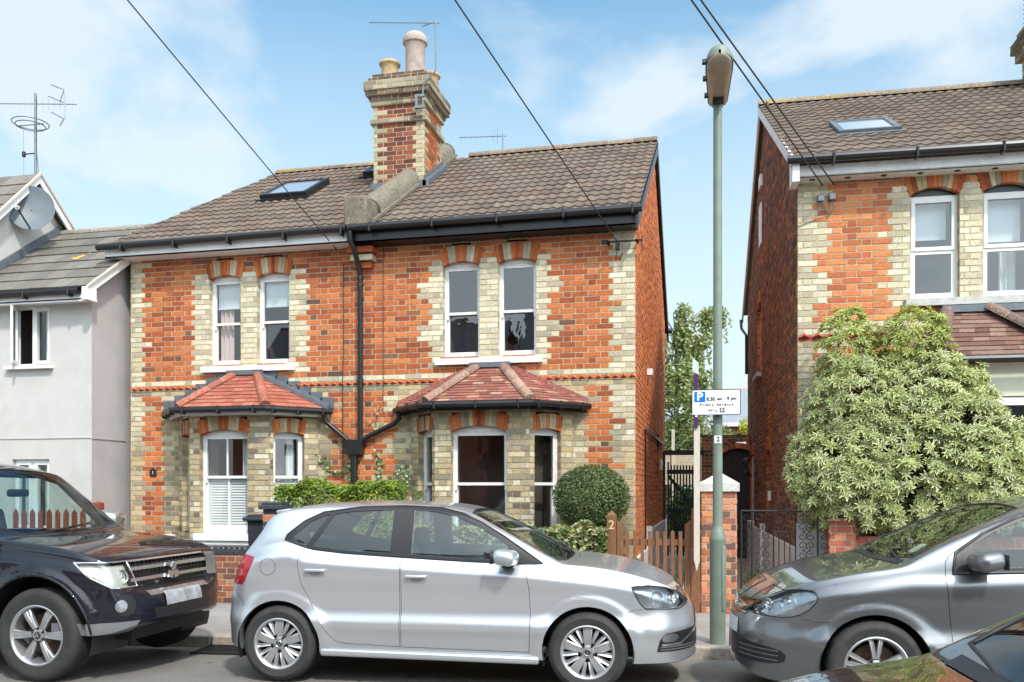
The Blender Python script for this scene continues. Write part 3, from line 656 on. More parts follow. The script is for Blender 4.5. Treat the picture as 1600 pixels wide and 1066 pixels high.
# rainwater pipes between the houses
mb = MB()
mb.tube([(-4.90, 11.42, 5.10), (-4.90, 11.42, 4.98), (-4.87, 11.52, 4.86), (-4.87, 11.60, 4.75), (-4.87, 11.70, 4.62), (-4.87, 11.72, 4.5), (-4.87, 11.72, 2.2)], .037, 10)
for z in (4.5, 4.4, 3.05, 2.95): mb.tube([(-4.87, 11.72, z), (-4.87, 11.72, z + .05)], .045, 10)
mb.tube([(-5.40, 11.68, 2.64), (-5.40, 11.70, 2.50), (-5.33, 11.72, 2.44), (-5.06, 11.72, 2.22), (-4.98, 11.72, 2.16)], .036, 10)
mb.tube([(-4.28, 11.68, 2.62), (-4.28, 11.70, 2.52), (-4.36, 11.72, 2.45), (-4.78, 11.72, 2.26), (-4.86, 11.72, 2.16)], .036, 10)
mb.prism([(-.14, .1), (-.11, -.08), (.11, -.08), (.14, .1), (.14, .13), (-.14, .13)], (-4.95, 11.64, 2.10), (1, 0, 0), (0, 0, 1), (0, .15, 0))
mb.tube([(-4.96, 11.72, 2.05), (-4.96, 11.72, .1)], .045, 10); mb.tube([(-4.96, 11.72, 1.9), (-4.96, 11.72, 1.95)], .055, 10)
mb.build('downpipe', 'black', HR, offR, smooth=50)
# party wall coping
mb = MB(); prof = [(-.19, -.1), (-.19, .12), (-.15, .2), (-.08, .245), (0, .26), (.08, .245), (.15, .2), (.19, .12), (.19, -.1)]
def cop(y): z = lerp(EZ, RZ, (y - EY) / (RY - EY)); return [Vector((-4.83 + a, y - b * .5, z + b * .86 + .02)) for a, b in prof]
ys = [11.9 + i * .22 for i in range(18)] ; rows = [cop(y) for y in ys]; mb.grid(rows); mb.face(rows[0]); mb.face(rows[-1][::-1])
mb.box(-5.0, -4.66, 11.42, 11.98, 5.16, 5.60)
o = mb.build('party_wall_coping', 'coping', HR, offR, smooth=50); bv = o.modifiers.new('b', 'BEVEL'); bv.width = .03; bv.segments = 2; bv.limit_method = 'ANGLE'
mb = MB()
for i in range(3): mb.box(-5.0 + i * .03 - .02, -4.62 - i * .03 - .02, 11.6 + i * .05, 11.8, 4.86 - i * .1, 4.94 - i * .1, CRM[1] if i % 2 else RED[3])
mb.build('corbel', 'brick', HR, offR)
mb = MB(); mb.obox((-4.63, 11.55, 5.24), (.04, 0, 0), (0, RY - 11.55, RZ - 5.2), (0, 0, .05)); mb.build('mortar_fillet', 'coping', roofR, offR)
# chimney
mb = MB(); cx0, cx1, cy0, cy1 = -5.42, -4.56, 13.62, 14.55
def ccol(w):
    def f(u, z, k, hd):
        if u < .12 + zig(k, .04, 1) or u > w - .12 - zig(k, .04, 1): return jit(random.choice([(.42, .36, .235), (.36, .31, .20), (.48, .41, .27)]), .15)
        return jit(random.choice([(.17, .055, .035), (.13, .042, .03), (.21, .07, .04), (.30, .09, .045)] if w < .9 else RED + DRK[:3]), .18)
    return f
def box4(x0, x1, y0, y1, z0, z1, cf=None):
    for O, U, L in (((x0, y0, 0), (1, 0, 0), x1 - x0), ((x1, y0, 0), (0, 1, 0), y1 - y0), ((x0, y1, 0), (0, -1, 0), y1 - y0), ((x1, y1, 0), (-1, 0, 0), x1 - x0)):
        bricks(mb, Fr(O, U), 0, L, z0, z1, (cf or ccol)(L))
    mb.face([(x0, y0, z1), (x1, y0, z1), (x1, y1, z1), (x0, y1, z1)], (.5, .5, .5), 1); mb.face([(x0, y0, z0), (x0, y1, z0), (x1, y1, z0), (x1, y0, z0)], (.5, .5, .5), 1)
cr = lambda L: (lambda u, z, k, hd: jit(random.choice(GRY + [(.36, .31, .21)]), .2)); dk = lambda L: (lambda u, z, k, hd: jit(random.choice([(.09, .07, .055), (.13, .09, .065), (.18, .13, .09), (.11, .06, .045)]), .2)); rd = ccol
box4(cx0, cx1, cy0, cy1, 6.15, 7.5)
box4(cx0 - .05, cx1 + .05, cy0 - .05, cy1 + .05, 7.5, 7.575, cr); box4(cx0, cx1, cy0, cy1, 7.575, 7.8)
box4(cx0 - .04, cx1 + .04, cy0 - .04, cy1 + .04, 7.8, 7.875, cr); box4(cx0 - .06, cx1 + .06, cy0 - .06, cy1 + .06, 7.875, 7.95, dk)
box4(cx0 - .11, cx1 + .11, cy0 - .11, cy1 + .11, 7.95, 8.025, dk); box4(cx0 - .13, cx1 + .13, cy0 - .13, cy1 + .13, 8.025, 8.175, cr); box4(cx0 - .07, cx1 + .07, cy0 - .07, cy1 + .07, 8.175, 8.25, dk)
box4(cx0 - .02, cx1 + .02, cy0 - .02, cy1 + .02, 8.25, 8.325, dk)
ch = mb.build('chimney', ['brick', 'mortar'], HR, offR)
def pot(x, y, z, r, h, m, prof=None):
    mb = MB(); mb.lathe([(r * .96, 0), (r * .95, h * .72), (r * 1.0, h * .74), (r * 1.02, h * .78), (r * 1.2, h * .80), (r * 1.24, h * .86), (r * 1.2, h * .92), (r * 1.02, h * .96), (r * .9, h), (r * .75, h), (r * .75, h * .6)], (x, y, z), n=28)
    return mb.build('chimney_pot', m, ch, offR, smooth=50)
pot(-4.82, 13.95, 8.3, .17, .78, 'potgrey'); pot(-5.23, 13.85, 8.3, .145, .33, 'pot'); pot(-4.70, 14.4, 8.3, .14, .33, 'pot'); pot(-5.0, 14.42, 8.3, .12, .25, 'pot')
mb = MB(); mb.box(-5.45, -4.5, 13.55, 13.64, 6.33, 6.52); mb.obox((-4.56, 13.55, 6.42), (.1, 0, 0), (0, 1.05, .62), (0, 0, .09)); mb.obox((-4.545, 13.55, 6.42), (.012, 0, 0), (0, 1.05, .62), (0, 0, .16)); mb.build('lead_flashing', 'lead', ch, offR)
# roof windows
def rooflight(parent, off, u0, u1, y0, y1, P, frame='black'):
    mb = MB(); t = lambda y: (y - EY) / (RY - EY) if P is None else P(y)
    S = slope(EY, EZ, RY, RZ) if P is None else P
    t0, t1 = (y0 - EY) / (RY - EY), (y1 - EY) / (RY - EY)
    a, n = S(u0, t0); b, _ = S(u0, t1); d = b - a; U = Vector((u1 - u0, 0, 0)); f = .07; dn = d.normalized()
    mb.obox(a, U, dn * f, n * .12); mb.obox(b - dn * f, U, dn * f, n * .12); mb.obox(a + dn * f, (f, 0, 0), d - dn * 2 * f, n * .12); mb.obox(a + dn * f + U - Vector((f, 0, 0)), (f, 0, 0), d - dn * 2 * f, n * .12)
    mb.obox(a - dn * .09 - Vector((.05, 0, 0)), U + Vector((.1, 0, 0)), dn * .08, n * .055)
    o = mb.build('skylight', frame, parent, off)
    g = MB(); a2 = a + n * .10 + dn * f + Vector((f, 0, 0)); g.face([a2, a2 + U - Vector((2 * f, 0, 0)), a2 + U - Vector((2 * f, 0, 0)) + d - dn * 2 * f, a2 + d - dn * 2 * f]); g.build('pane', 'skyglass', o, off)
M['skyglass'] = mat('skylight_glass', (.42, .45, .47), .05, var=.05, coat=1)
rooflight(roofL, offL, -7.36, -6.52, 13.45, 14.35, None); rooflight(roofL, offL, -6.0, -5.45, 14.6, 15.3, None)
# wall cables, number plate, bracket
mb = MB(); mb.tube([(-5.15, 11.77, 4.75), (-5.15, 11.775, 3.5), (-5.16, 11.775, 3.1), (-5.155, 11.775, .9)], .006, 5); tag(mb.build('wall_cable', 'cable'), 'thin dark cable running down the brickwork just left of the black rainwater pipe', 'cable')
mb = MB(); mb.tube([(-4.55, 11.785, 5.0), (-4.55, 11.785, 2.6)], .004, 5); tag(mb.build('wall_cable', 'cable'), 'thin dark cable running down the brickwork just right of the black rainwater pipe', 'cable')
mb = MB(); mb.prism([(-.055, -.06), (.055, -.06), (.055, .03), (.03, .045), (.015, .065), (-.015, .065), (-.03, .045), (-.055, .03)], (-8.235, 11.79, 1.78), (1, 0, 0), (0, 0, 1), (0, -.012, 0)); pl = tag(mb.build('house_number_plate', 'blackmetal'), 'small black plaque with the number 1 on the brick wall of the left house', 'house number')
mb = MB(); textat(mb, '1', .075, (-8.235, 11.776, 1.775)); mb.build('numeral', 'signwhite', pl)
mb = MB(); mb.box(-1.40, -.90, 11.66, 11.69, 4.79, 4.815); mb.box(-1.36, -1.33, 11.66, 11.80, 4.79, 4.815); mb.box(-.98, -.95, 11.66, 11.80, 4.79, 4.815); mb.rbox(Vector((-1.22, 11.66, 4.73)), (.06, .05, .09), .01, 1); mb.tube([(-1.22, 11.66, 4.7), (-1.25, 11.7, 4.6), (-1.2, 11.75, 4.58), (-1.16, 11.7, 4.66)], .005, 5)
mb.tube([(-.9, 11.67, 4.86), (-.9, 11.67, 4.68)], .008, 5)
tag(mb.build('cable_bracket', 'blackmetal'), 'iron cable bracket on the cream corner bricks under the right end of the eaves', 'bracket')

# ================================================================== WHITE HOUSES (left)
off = (-10.4, 11.15, 0); WH = root('white_house', off, 0, 'low white rendered house with a grey roof beside the brick pair', 'house')
fr = Fr((0, 11.15, 0), (1, 0, 0)); mb = MB()
def wallholes(mb, fr, u0, u1, z0, z1, holes, d=.1, mi=0):
    us = sorted({u0, u1, *[h[0] for h in holes], *[h[1] for h in holes]}); zs = sorted({z0, z1, *[h[2] for h in holes], *[h[3] for h in holes]})
    for i in range(len(us) - 1):
        for j in range(len(zs) - 1):
            um, zm = (us[i] + us[i + 1]) / 2, (zs[j] + zs[j + 1]) / 2
            if any(h[0] < um < h[1] and h[2] < zm < h[3] for h in holes): continue
            mb.face([fr.p(us[i], 0, zs[j]), fr.p(us[i + 1], 0, zs[j]), fr.p(us[i + 1], 0, zs[j + 1]), fr.p(us[i], 0, zs[j + 1])], mi=mi)
    for a, b, c, e in [h[:4] for h in holes]:
        for q in (((a, c), (a, e)), ((b, e), (b, c)), ((a, e), (b, e)), ((b, c), (a, c))): mb.face([fr.p(q[0][0], 0, q[0][1]), fr.p(q[0][0], -d, q[0][1]), fr.p(q[1][0], -d, q[1][1]), fr.p(q[1][0], 0, q[1][1])], mi=mi)
wh = [(-10.16, -9.50, 3.35, 4.24), (-10.16, -9.52, .9, 1.97)]
wallholes(mb, fr, -13.5, -8.8, .05, 4.42, wh); fr.box(mb, -13.5, -8.80, 0, .012, 2.27, 2.285)
mb.build('front_wall', 'render', WH, off)
mb = MB(); mb.face([(-8.8, 11.15, .05), (-8.8, 14.5, .05), (-8.8, 14.5, 4.42), (-8.8, 12.95, 5.75), (-8.8, 11.15, 4.42)]); mb.box(-8.80, -8.788, 11.15, 11.9, 2.26, 2.285); mb.build('side_wall', 'render2', WH, off)
S2 = lambda u, t: (Vector((u, lerp(10.88, 12.85, t), lerp(4.42, 5.84, t))), Vector((0, -.585, .811)))
mb = MB(); wavetiles(mb, S2, -13.6, -8.66, -13.6, -8.66, gauge=.33, amp=0, per=.3, cols=[(.17, .152, .13), (.15, .135, .117), (.19, .172, .15), (.135, .122, .107)], lip=.02)
mb.face([(-13.6, 10.88, 4.40), (-8.7, 10.88, 4.40), (-8.7, 12.85, 5.82), (-13.6, 12.85, 5.82)], (.05, .05, .05)); mb.face([(-8.7, 12.85, 5.82), (-13.6, 12.85, 5.82), (-13.6, 15, 4.3), (-8.7, 15, 4.3)], (.2, .18, .16))
rf = mb.build('roof', 'tileflat', WH, off)
mb = MB(); ridge(mb, (-10.75, 12.87, 5.86), (-8.66, 12.87, 5.86), .09, .45, [(.22, .2, .17), (.25, .22, .18)], .05); mb.build('ridge_tile', 'hip', rf, off)
mb = MB(); mb.obox((-8.68, 10.86, 4.27), (.03, 0, 0), (0, 1.99, 1.43), (0, 0, .15)); mb.box(-8.72, -8.64, 10.84, 11.05, 4.22, 4.40); mb.box(-13.5, -8.66, 10.93, 10.95, 4.22, 4.40); mb.box(-13.5, -8.7, 10.93, 11.14, 4.24, 4.26); mb.build('fascia', 'white', WH, off)
mb = MB(); mb.obox((-8.65, 10.86, 4.40), (.03, 0, 0), (0, 1.99, 1.43), (0, 0, .03)); mb.build('verge_trim', 'palewood', WH, off)
mb = MB(); gutter(mb, [(-13.5, 10.88, 4.36), (-8.80, 10.88, 4.36)], .052)
for i in range(4): mb.rbox(Vector((-11.2 + i * .75, 10.88, 4.34)), (.03, .12, .12), .01, 1)
mb.build('gutter', 'black', WH, off)
# upper casement: right leaf shut, left leaf open
w = MB(); a = -.06
for u in (-10.16, -9.50 - .05): fr.box(w, u, u + .05, a - .05, a, 3.35, 4.24)
fr.box(w, -10.11, -9.55, a - .05, a - .001, 3.35, 3.39); fr.box(w, -10.11, -9.55, a - .05, a - .001, 4.20, 4.24); fr.box(w, -9.86, -9.80, a - .05, a + .001, 3.39, 4.20)
fr.box(w, -9.81, -9.77, a - .04, a + .02, 3.38, 4.21); fr.box(w, -9.585, -9.545, a - .04, a + .02, 3.38, 4.21); fr.box(w, -9.77, -9.585, a - .04, a + .018, 3.38, 3.43); fr.box(w, -9.77, -9.585, a - .04, a + .018, 4.16, 4.21)
wo = w.build('window', 'white', WH, off)
g = MB(); g.face([fr.p(-9.78, a - .01, 3.42), fr.p(-9.57, a - .01, 3.42), fr.p(-9.57, a - .01, 4.17), fr.p(-9.78, a - .01, 4.17)]); g.build('pane', 'glass', wo, off)
lf = Fr(fr.p(-10.12, a + .03, 0), (cos(radians(-62)), sin(radians(-62)), 0)); w = MB(); lw = .30
lf.box(w, 0, .04, -.03, 0, 3.38, 4.21); lf.box(w, lw - .04, lw, -.03, 0, 3.38, 4.21); lf.box(w, .04, lw - .04, -.03, -.001, 3.38, 3.42); lf.box(w, .04, lw - .04, -.03, -.001, 4.17, 4.21)
lo = w.build('window', 'white', WH, off); lo['label'] = 'white casement leaf standing open'
g = MB(); g.face([lf.p(.04, -.015, 3.42), lf.p(lw - .04, -.015, 3.42), lf.p(lw - .04, -.015, 4.17), lf.p(.04, -.015, 4.17)]); g.build('pane', 'glass', lo, off)
room(fr, -10.3, -9.4, 3.2, 4.4, a - .06, -1.6, wo, off); curtain(fr, -9.78, -9.62, 3.4, 4.2, -.25, 'pcurtain', wo, off)
wc = casement(WH, off, fr, -10.16, -9.52, .9, 1.97, .06, split=-9.84, depth=1.4); curtain(fr, -10.1, -9.95, .95, 1.9, -.2, 'pcurtain', wc, off); curtain(fr, -9.75, -9.6, .95, 1.9, -.2, 'pcurtain', wc, off)
mb = MB(); fr.box(mb, -10.24, -9.44, -.02, .08, 3.30, 3.345); mb.build('window_sill', 'stone', WH, off)
# tall gabled white house behind it
off = (-12.5, 12.2, 0); GH = root('white_house', off, 0, 'taller white gabled house at the far left behind the low grey roof', 'house')
mb = MB(); mb.face([(-10.76, 10.9, .05), (-10.76, 13.5, .05), (-10.76, 13.5, 5.45), (-10.76, 12.2, 6.5), (-10.76, 10.9, 5.15)]); mb.face([(-15, 10.9, .05), (-10.76, 10.9, .05), (-10.76, 10.9, 5.15), (-15, 10.9, 5.15)]); mb.build('gable_wall', 'render', GH, off)
S3 = lambda u, t: (Vector((u, lerp(10.6, 12.2, t), lerp(4.98, 6.62, t))), Vector((0, -.716, .698)))
mb = MB(); wavetiles(mb, S3, -15, -10.62, -15, -10.62, gauge=.33, amp=0, per=.3, cols=[(.19, .17, .145), (.16, .145, .125)], lip=.02); mb.face([(-15, 10.6, 4.95), (-10.63, 10.6, 4.95), (-10.63, 12.2, 6.59), (-15, 12.2, 6.59)], (.05, .05, .05)); mb.face([(-15, 12.2, 6.60), (-10.62, 12.2, 6.60), (-10.62, 14, 5.0), (-15, 14, 5.0)], (.2, .18, .16))
rf3 = mb.build('roof', 'tileflat', GH, off)
mb = MB(); mb.obox((-10.62, 10.6, 4.83), (.03, 0, 0), (0, 1.6, 1.64), (0, 0, .14)); mb.obox((-10.62, 12.2, 6.47), (.03, 0, 0), (0, 1.7, -1.5), (0, 0, .14)); mb.build('fascia', 'white', GH, off)
mb = MB(); mb.obox((-10.60, 12.22, 6.58), (.04, 0, 0), (0, 1.7, -1.5), (0, 0, .04)); mb.obox((-10.60, 10.6, 4.96), (.04, 0, 0), (0, 1.6, 1.64), (0, 0, .04)); mb.build('verge_trim', 'palewood', GH, off)
mb = MB(); mb.obox((-10.755, 10.9, 4.46), (.05, 0, 0), (0, 1.95, 1.4), (0, 0, .13)); mb.build('lead_flashing', 'lead', GH, off)

# ================================================================== RIGHT HOUSE (own frame, turned 2 degrees)
RH = root('brick_house', (1.0, 11.1, 0), radians(2), 'brick house with a dark side wall behind the big variegated shrub', 'house')
fr = Fr((0, 0, 0), (1, 0, 0)); x1 = 5.6; wins = [(1.267, 1.808), (2.057, 2.62)]
holes = [(a, b, 3.76, 4.98, .09, .235) for a, b in wins] + [(1.75, 4.6, 0, 2.98), (.0, .0, 0, 0)]
def colr(u, z, k, hd):
    zz = zig(k, .05)
    if 3.41 < z < 3.50: return jit(random.choice(CRM), .12)
    if 3.335 < z < 3.41: return jit(random.choice([(.4, .08, .045)]), .12)
    if 3.26 < z < 3.335: return jit(random.choice(YEL), .12)
    if u < .30 - zz: return jit(random.choice(CRM), .14)
    if 3.65 < z < 5.1 and (1.0 + zz < u < 2.9 - zz): return jit(random.choice(CRM), .12)
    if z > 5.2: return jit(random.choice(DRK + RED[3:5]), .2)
    c = random.choice([(.60, .215, .085), (.55, .18, .07), (.64, .25, .10), (.49, .155, .065), (.43, .125, .055)])
    return jit(c, .16)
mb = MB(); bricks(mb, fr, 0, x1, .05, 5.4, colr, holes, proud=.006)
for a, b in wins: voussoirs(mb, fr, a, b, 4.98, .09, .235, [('R', 2), ('Y', 2), ('R', 3), ('Y', 2), ('R', 2)]); reveals(mb, fr, a, b, 3.76, 5.0, .1, YEL)
u = .0
while u < 1.4:
    p = [fr.p(u, .006, 3.34), fr.p(u + .075, .03, 3.345), fr.p(u + .15, .006, 3.34), fr.p(u + .075, .006, 3.41)]; a_ = fr.p(u + .075, .07, 3.37)
    for i in range(4): mb.face([p[i], p[(i + 1) % 4], a_], jit((.42, .09, .06), .15))
    u += .152
mb.build('front_wall', ['brick', 'mortar'], RH)
fs = Fr((0, 0, 0), (0, -1, 0)); mb = MB(); SD = 7.9
gz = lambda z: (-SD, 0) if z < 5.3 else (-SD + max(0, (z - 5.3) / .66), -max(0, (z - 5.3) / .66))
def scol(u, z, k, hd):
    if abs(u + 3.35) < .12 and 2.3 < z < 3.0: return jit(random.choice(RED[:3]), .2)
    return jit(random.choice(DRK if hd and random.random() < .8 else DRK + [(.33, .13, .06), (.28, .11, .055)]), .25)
sh = [(-5.55, -4.75, 3.55, 4.75, .09, .2), (-3.9, -3.25, 1.1, 2.1, .06, .2), (-7.15, -6.3, .15, 2.15, .05, .2), (-5.45, -4.9, 5.7, 6.5, .0001, .001)]
sh = sh[:3]
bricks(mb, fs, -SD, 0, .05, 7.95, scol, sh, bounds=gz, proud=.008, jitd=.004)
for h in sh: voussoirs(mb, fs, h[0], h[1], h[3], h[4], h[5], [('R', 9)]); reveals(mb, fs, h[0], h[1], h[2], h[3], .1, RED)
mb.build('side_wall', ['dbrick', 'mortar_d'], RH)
mb = MB(); fs.box(mb, -5.55, -4.75, -.10, -.05, 3.55, 4.83); w_ = mb.build('window', 'fencewood', RH); w_['label'] = 'boarded upper side window with tan frame'
mb = MB(); fs.box(mb, -5.6, -4.7, -.05, .09, 3.48, 3.55); mb.build('window_sill', 'greystone', RH)
mb = MB(); fs.box(mb, -3.9, -3.25, -.10, -.07, 1.1, 2.16); mb.build('window', 'room', RH)
mb = MB(); fs.box(mb, -7.15, -6.3, -.10, -.02, .9, 2.2); fs.box(mb, -7.2, -6.25, -.02, .07, .83, .9); mb.build('window', 'white', RH)
mb = MB(); fs.box(mb, -5.0, -4.6, .01, .03, 5.75, 6.45); fs.box(mb, -4.8, -4.5, .01, .05, 6.7, 6.9); mb.build('gable_window', 'white', RH)
mb = MB(); fs.box(mb, -SD, 0, 0, .045, .05, .82); fs.box(mb, -4.2, -4.05, .0, .09, .05, .95); mb.box(-.03, 1.1, -.03, -.008, .05, 1.12); mb.build('plinth', 'oldwhite', RH)
mb = MB(); fs.box(mb, -3.2, -3.1, .0, .05, 1.35, 1.5); mb.build('door_bell', 'white', RH)
mb = MB(); mb.box(0.0, x1, SD - .1, SD, .05, 5.2, RED[3]); mb.build('back_wall', ['brick'], RH)
for i, (a, b) in enumerate(wins):
    w = casement(RH, None, fr, a, b, 3.76, 4.98, .07, transom=4.34, f=.052)
    mb = MB(); fr.poly(mb, [(a, 4.97)] + [(p[0], p[1] - .003) for p in arcpts(a, b, 4.98, .09)][::-1] + [(b, 4.97)], -.13, -.075, mi=0); mb.build('head_shadow_fill', 'black', w)  # black infill painted as the shadow under the arch, above the flat frame
    mb = MB(); fr.box(mb, a + .09, b - .09, -.22, -.215, 4.44 if i else 4.5, 4.93); mb.build('roller_blind', 'blind', w)
    if i: curtain(fr, b - .30, b - .10, 3.8, 4.9, -.3, 'pcurtain', w, None)
mb = MB(); fr.box(mb, wins[0][0] - .06, 3.0, -.06, .08, 3.67, 3.755); mb.build('window_sill', 'greystone', RH)
REY, REZ, RRY, RRZ = -.30, 5.40, 4.2, 7.93
n_ = Vector((0, -(RRZ - REZ), RRY - REY)).normalized(); S4 = lambda u, t: (Vector((u, lerp(REY, RRY, t), lerp(REZ, RRZ, t))), n_)
mb = MB(); wavetiles(mb, S4, -.10, 5.8, -.10, 5.8); mb.face([(-.08, REY, REZ - .01), (5.8, REY, REZ - .01), (5.8, RRY, RRZ - .01), (-.08, RRY, RRZ - .01)], (.05, .04, .04)); mb.face([(-.1, RRY, RRZ), (5.8, RRY, RRZ), (5.8, SD + .35, 5.2), (-.1, SD + .35, 5.2)], TIL[0])
rr = mb.build('roof', 'tile', RH)
mb = MB(); ridge(mb, (-.1, RRY, RRZ + .03), (5.8, RRY, RRZ + .03), .10, .45, [(.22, .165, .11), (.28, .2, .10), (.19, .145, .10)], .04); mb.build('ridge_tile', 'hip', rr)
mb = MB()
for a, b in (((-.1, REY - .02, REZ - .14), (-.1, RRY, RRZ - .17)), ((-.1, RRY, RRZ - .17), (-.1, SD + .4, 5.05))): a = Vector(a); b = Vector(b); mb.obox(a, b - a, (.03, 0, 0), (0, 0, .15))
mb.box(-.1, -.02, -.34, -.05, 5.12, 5.4); mb.build('verge_board', 'oldwhite', RH)
mb = MB(); mb.box(-.06, x1, -.24, -.21, 5.2, 5.33); mb.box(-.06, x1, -.24, 0, 5.2, 5.215); mb.build('fascia', 'oldwhite', RH)
mb = MB()
for i in range(14): mb.lathe([(.035, 5.196), (.035, 5.199)], (.15 + i * .4, -.12, 0), n=12)
mb.build('soffit_vent', 'black', RH)
mb = MB(); gutter(mb, [(-.16, -.37, 5.365), (5.6, -.37, 5.365)], .050)
for i in range(6): mb.rbox(Vector((.35 + i * .9, -.37, 5.345)), (.03, .13, .13), .01, 1)
mb.build('gutter', 'black', RH)
mb = MB(); mb.tube([(-.12, SD + .35, 5.1), (-.12, SD + .2, 4.9), (-.04, SD - .1, 4.7), (-.04, SD - .1, 3.9)], .03, 8); mb.build('downpipe', 'black', RH)
def P4(u, t): return S4(u, t)
def rl2():
    u0, u1, t0, t1 = .62, 1.38, .265, .445
    a, n = S4(u0, t0); b, _ = S4(u0, t1); d = b - a; U = Vector((u1 - u0, 0, 0)); f = .07; dn = d.normalized(); mb = MB()
    mb.obox(a, U, dn * f, n * .075); mb.obox(b - dn * f, U, dn * f, n * .075); mb.obox(a + dn * f, (f, 0, 0), d - dn * 2 * f, n * .075); mb.obox(a + dn * f + U - Vector((f, 0, 0)), (f, 0, 0), d - dn * 2 * f, n * .075); mb.obox(a - dn * .1 - Vector((.05, 0, 0)), U + Vector((.1, 0, 0)), dn * .09, n * .04)
    o = mb.build('skylight', 'lead', rr); g = MB(); a2 = a + n * .06 + dn * f + Vector((f, 0, 0)); U2 = U - Vector((2 * f, 0, 0)); e = d - dn * 2 * f; g.face([a2, a2 + U2, a2 + U2 + e, a2 + e]); g.build('pane', 'skyglass', o)
rl2()
mb = MB(); box4(3.98, 4.82, 3.4, 4.3, 7.0, 7.9); box4(3.92, 4.88, 3.34, 4.36, 7.9, 7.975, cr); box4(3.98, 4.82, 3.4, 4.3, 7.975, 8.35); box4(3.90, 4.90, 3.32, 4.38, 8.35, 8.5, cr); box4(3.85, 4.95, 3.27, 4.43, 8.5, 8.65, dk); box4(3.92, 4.88, 3.34, 4.36, 8.65, 8.8, cr)
ch2 = mb.build('chimney', ['brick', 'mortar'], RH); mb = MB(); mb.obox((3.92, 3.3, 7.33), (.08, 0, 0), (0, 1.0, .56), (0, 0, .16)); mb.box(3.92, 4.82, 3.28, 3.4, 7.3, 7.5); mb.build('lead_flashing', 'lead', ch2)
# its bay: cream lintel, brown tiled hipped roof with chunky hips
ez = 3.0; A, Bp, Cp, D = (1.1, -.02, ez), (1.42, -.62, ez), (4.4, -.62, ez), (4.9, -.02, ez); T1, T2 = (1.62, -.02, 3.56), (3.9, -.02, 3.56)
T1 = (1.66, -.02, 3.6); mb = MB(); bc = [(.17, .09, .07), (.14, .075, .06), (.20, .11, .085), (.22, .14, .11)]
facet(mb, A, Bp, T1, T1, 10, bc); facet(mb, Bp, Cp, T1, T2, 10, bc); facet(mb, Cp, D, T2, T2, 10, bc); b2 = mb.build('bay_roof', 'plain', RH)
mb = MB(); ridge(mb, Vector(Bp) + Vector((0, 0, .03)), Vector(T1) + Vector((0, 0, .03)), .085, .3, [(.2, .13, .1), (.17, .11, .09)], .02); mb.build('hip_tile', 'hip', b2); mb = MB(); ridge(mb, (2.75, -.64, ez + .04), (2.10, -.04, 3.64), .085, .3, [(.2, .13, .1), (.17, .11, .09)], .02); mb.build('hip_tile', 'hip', b2)
mb = MB(); mb.box(1.6, 3.9, -.09, -.02, 3.58, 3.66); mb.obox((1.72, -.10, 3.5), (2.0, 0, 0), (0, .1, .075), (0, 0, .02)); mb.build('lead_flashing', 'lead', b2)
mb = MB(); gutter(mb, [(1.08, -.06, 2.95), (1.40, -.68, 2.95), (4.45, -.68, 2.95)], .05); mb.build('gutter', 'black', RH)
M['cream'] = mat('cream_paint', (.60, .585, .47), .6, var=.06, vs=4)
bf = Fr((1.55, -.48, 0), (1, 0, 0)); mb = MB(); bf.box(mb, .0, 3, -.2, .0, 2.56, 2.92); bf.box(mb, 0, .2, -.5, -.02, .1, 2.56); bf.box(mb, .2, 3, -.12, -.01, .1, .85); mb.box(1.55, 1.75, -.46, 0, .1, 2.92)
mb.build('bay_wall', 'cream', RH)
casement(RH, None, bf, .2, 1.0, .85, 2.55, .02, transom=1.9, f=.06); casement(RH, None, bf, 1.02, 2.6, .85, 2.55, .02, f=.06)
# junction boxes & wires on it
m4 = Matrix.Translation((1.0, 11.1, 0)) @ Matrix.Rotation(radians(2), 4, 'Z')
for i, x in enumerate((.26, .39)):
    mb = MB(); mb.rbox(Vector((x, -.045, 5.0 + .012 * i)), (.075, .05, .085), .008, 2); mb.tube([(x, -.04, 4.96), (x + .02, -.05, 4.86), (x - .03, -.04, 4.80), (x - .02, -.03, 4.95)], .005, 5)
    if i == 0: mb.tube([(x, -.03, 4.96), (x + .1, -.03, 4.78), (x - .05, -.02, 4.76), (-.0, -.02, 4.68)], .005, 5)
    o = mb.build('junction_box', M['galv']); o.matrix_world = m4
    tag(o, 'small grey cable junction box under the right house eaves, ' + ('the one nearer the wall corner' if i == 0 else 'the one nearer the window'), 'junction box', 'junction boxes on the right house')
# ================================================================== CARS
M['silver'] = mat('silver_paint', (.60, .62, .65), .30, metal=.70, var=.0, coat=.7, crough=.02)
M['navy'] = mat('black_blue_paint', (.004, .005, .011), .5, metal=.0, var=0, coat=1.0, crough=.015, spec=.2)
M['gunmetal'] = mat('dark_silver_paint', (.20, .208, .218), .30, metal=.75, var=0, coat=1.0, crough=.02)
M['carblack'] = mat('black_car_paint', (.008, .008, .009), .2, var=0, coat=1.0, crough=.01, spec=.8)
M['trim'] = mat('black_trim', (.018, .018, .02), .45, var=0)
M['gloss'] = mat('gloss_black_trim', (.008, .008, .01), .12, var=0, coat=1)
M['inner'] = mat('car_interior', (.12, .12, .125), .8, var=.1)
M['seat'] = mat('grey_seat_fabric', (.13, .13, .14), .9, var=.2, vs=40)
M['tyre'] = mat('tyre_rubber', (.030, .029, .028), .75, var=.3, vs=14, bump=.2, bs=60)
M['alloy'] = mat('alloy_wheel', (.50, .50, .51), .34, metal=.75, var=.06, vs=8, coat=.4)
M['alloydark'] = mat('alloy_wheel_dark', (.10, .10, .105), .35, metal=.6, var=.1, coat=.4)
M['chrome'] = mat('chrome', (.80, .81, .83), .2, metal=.9, var=0)
M['rust'] = mat('brake_disc', (.12, .07, .045), .6, metal=.4, var=.3, vs=15)
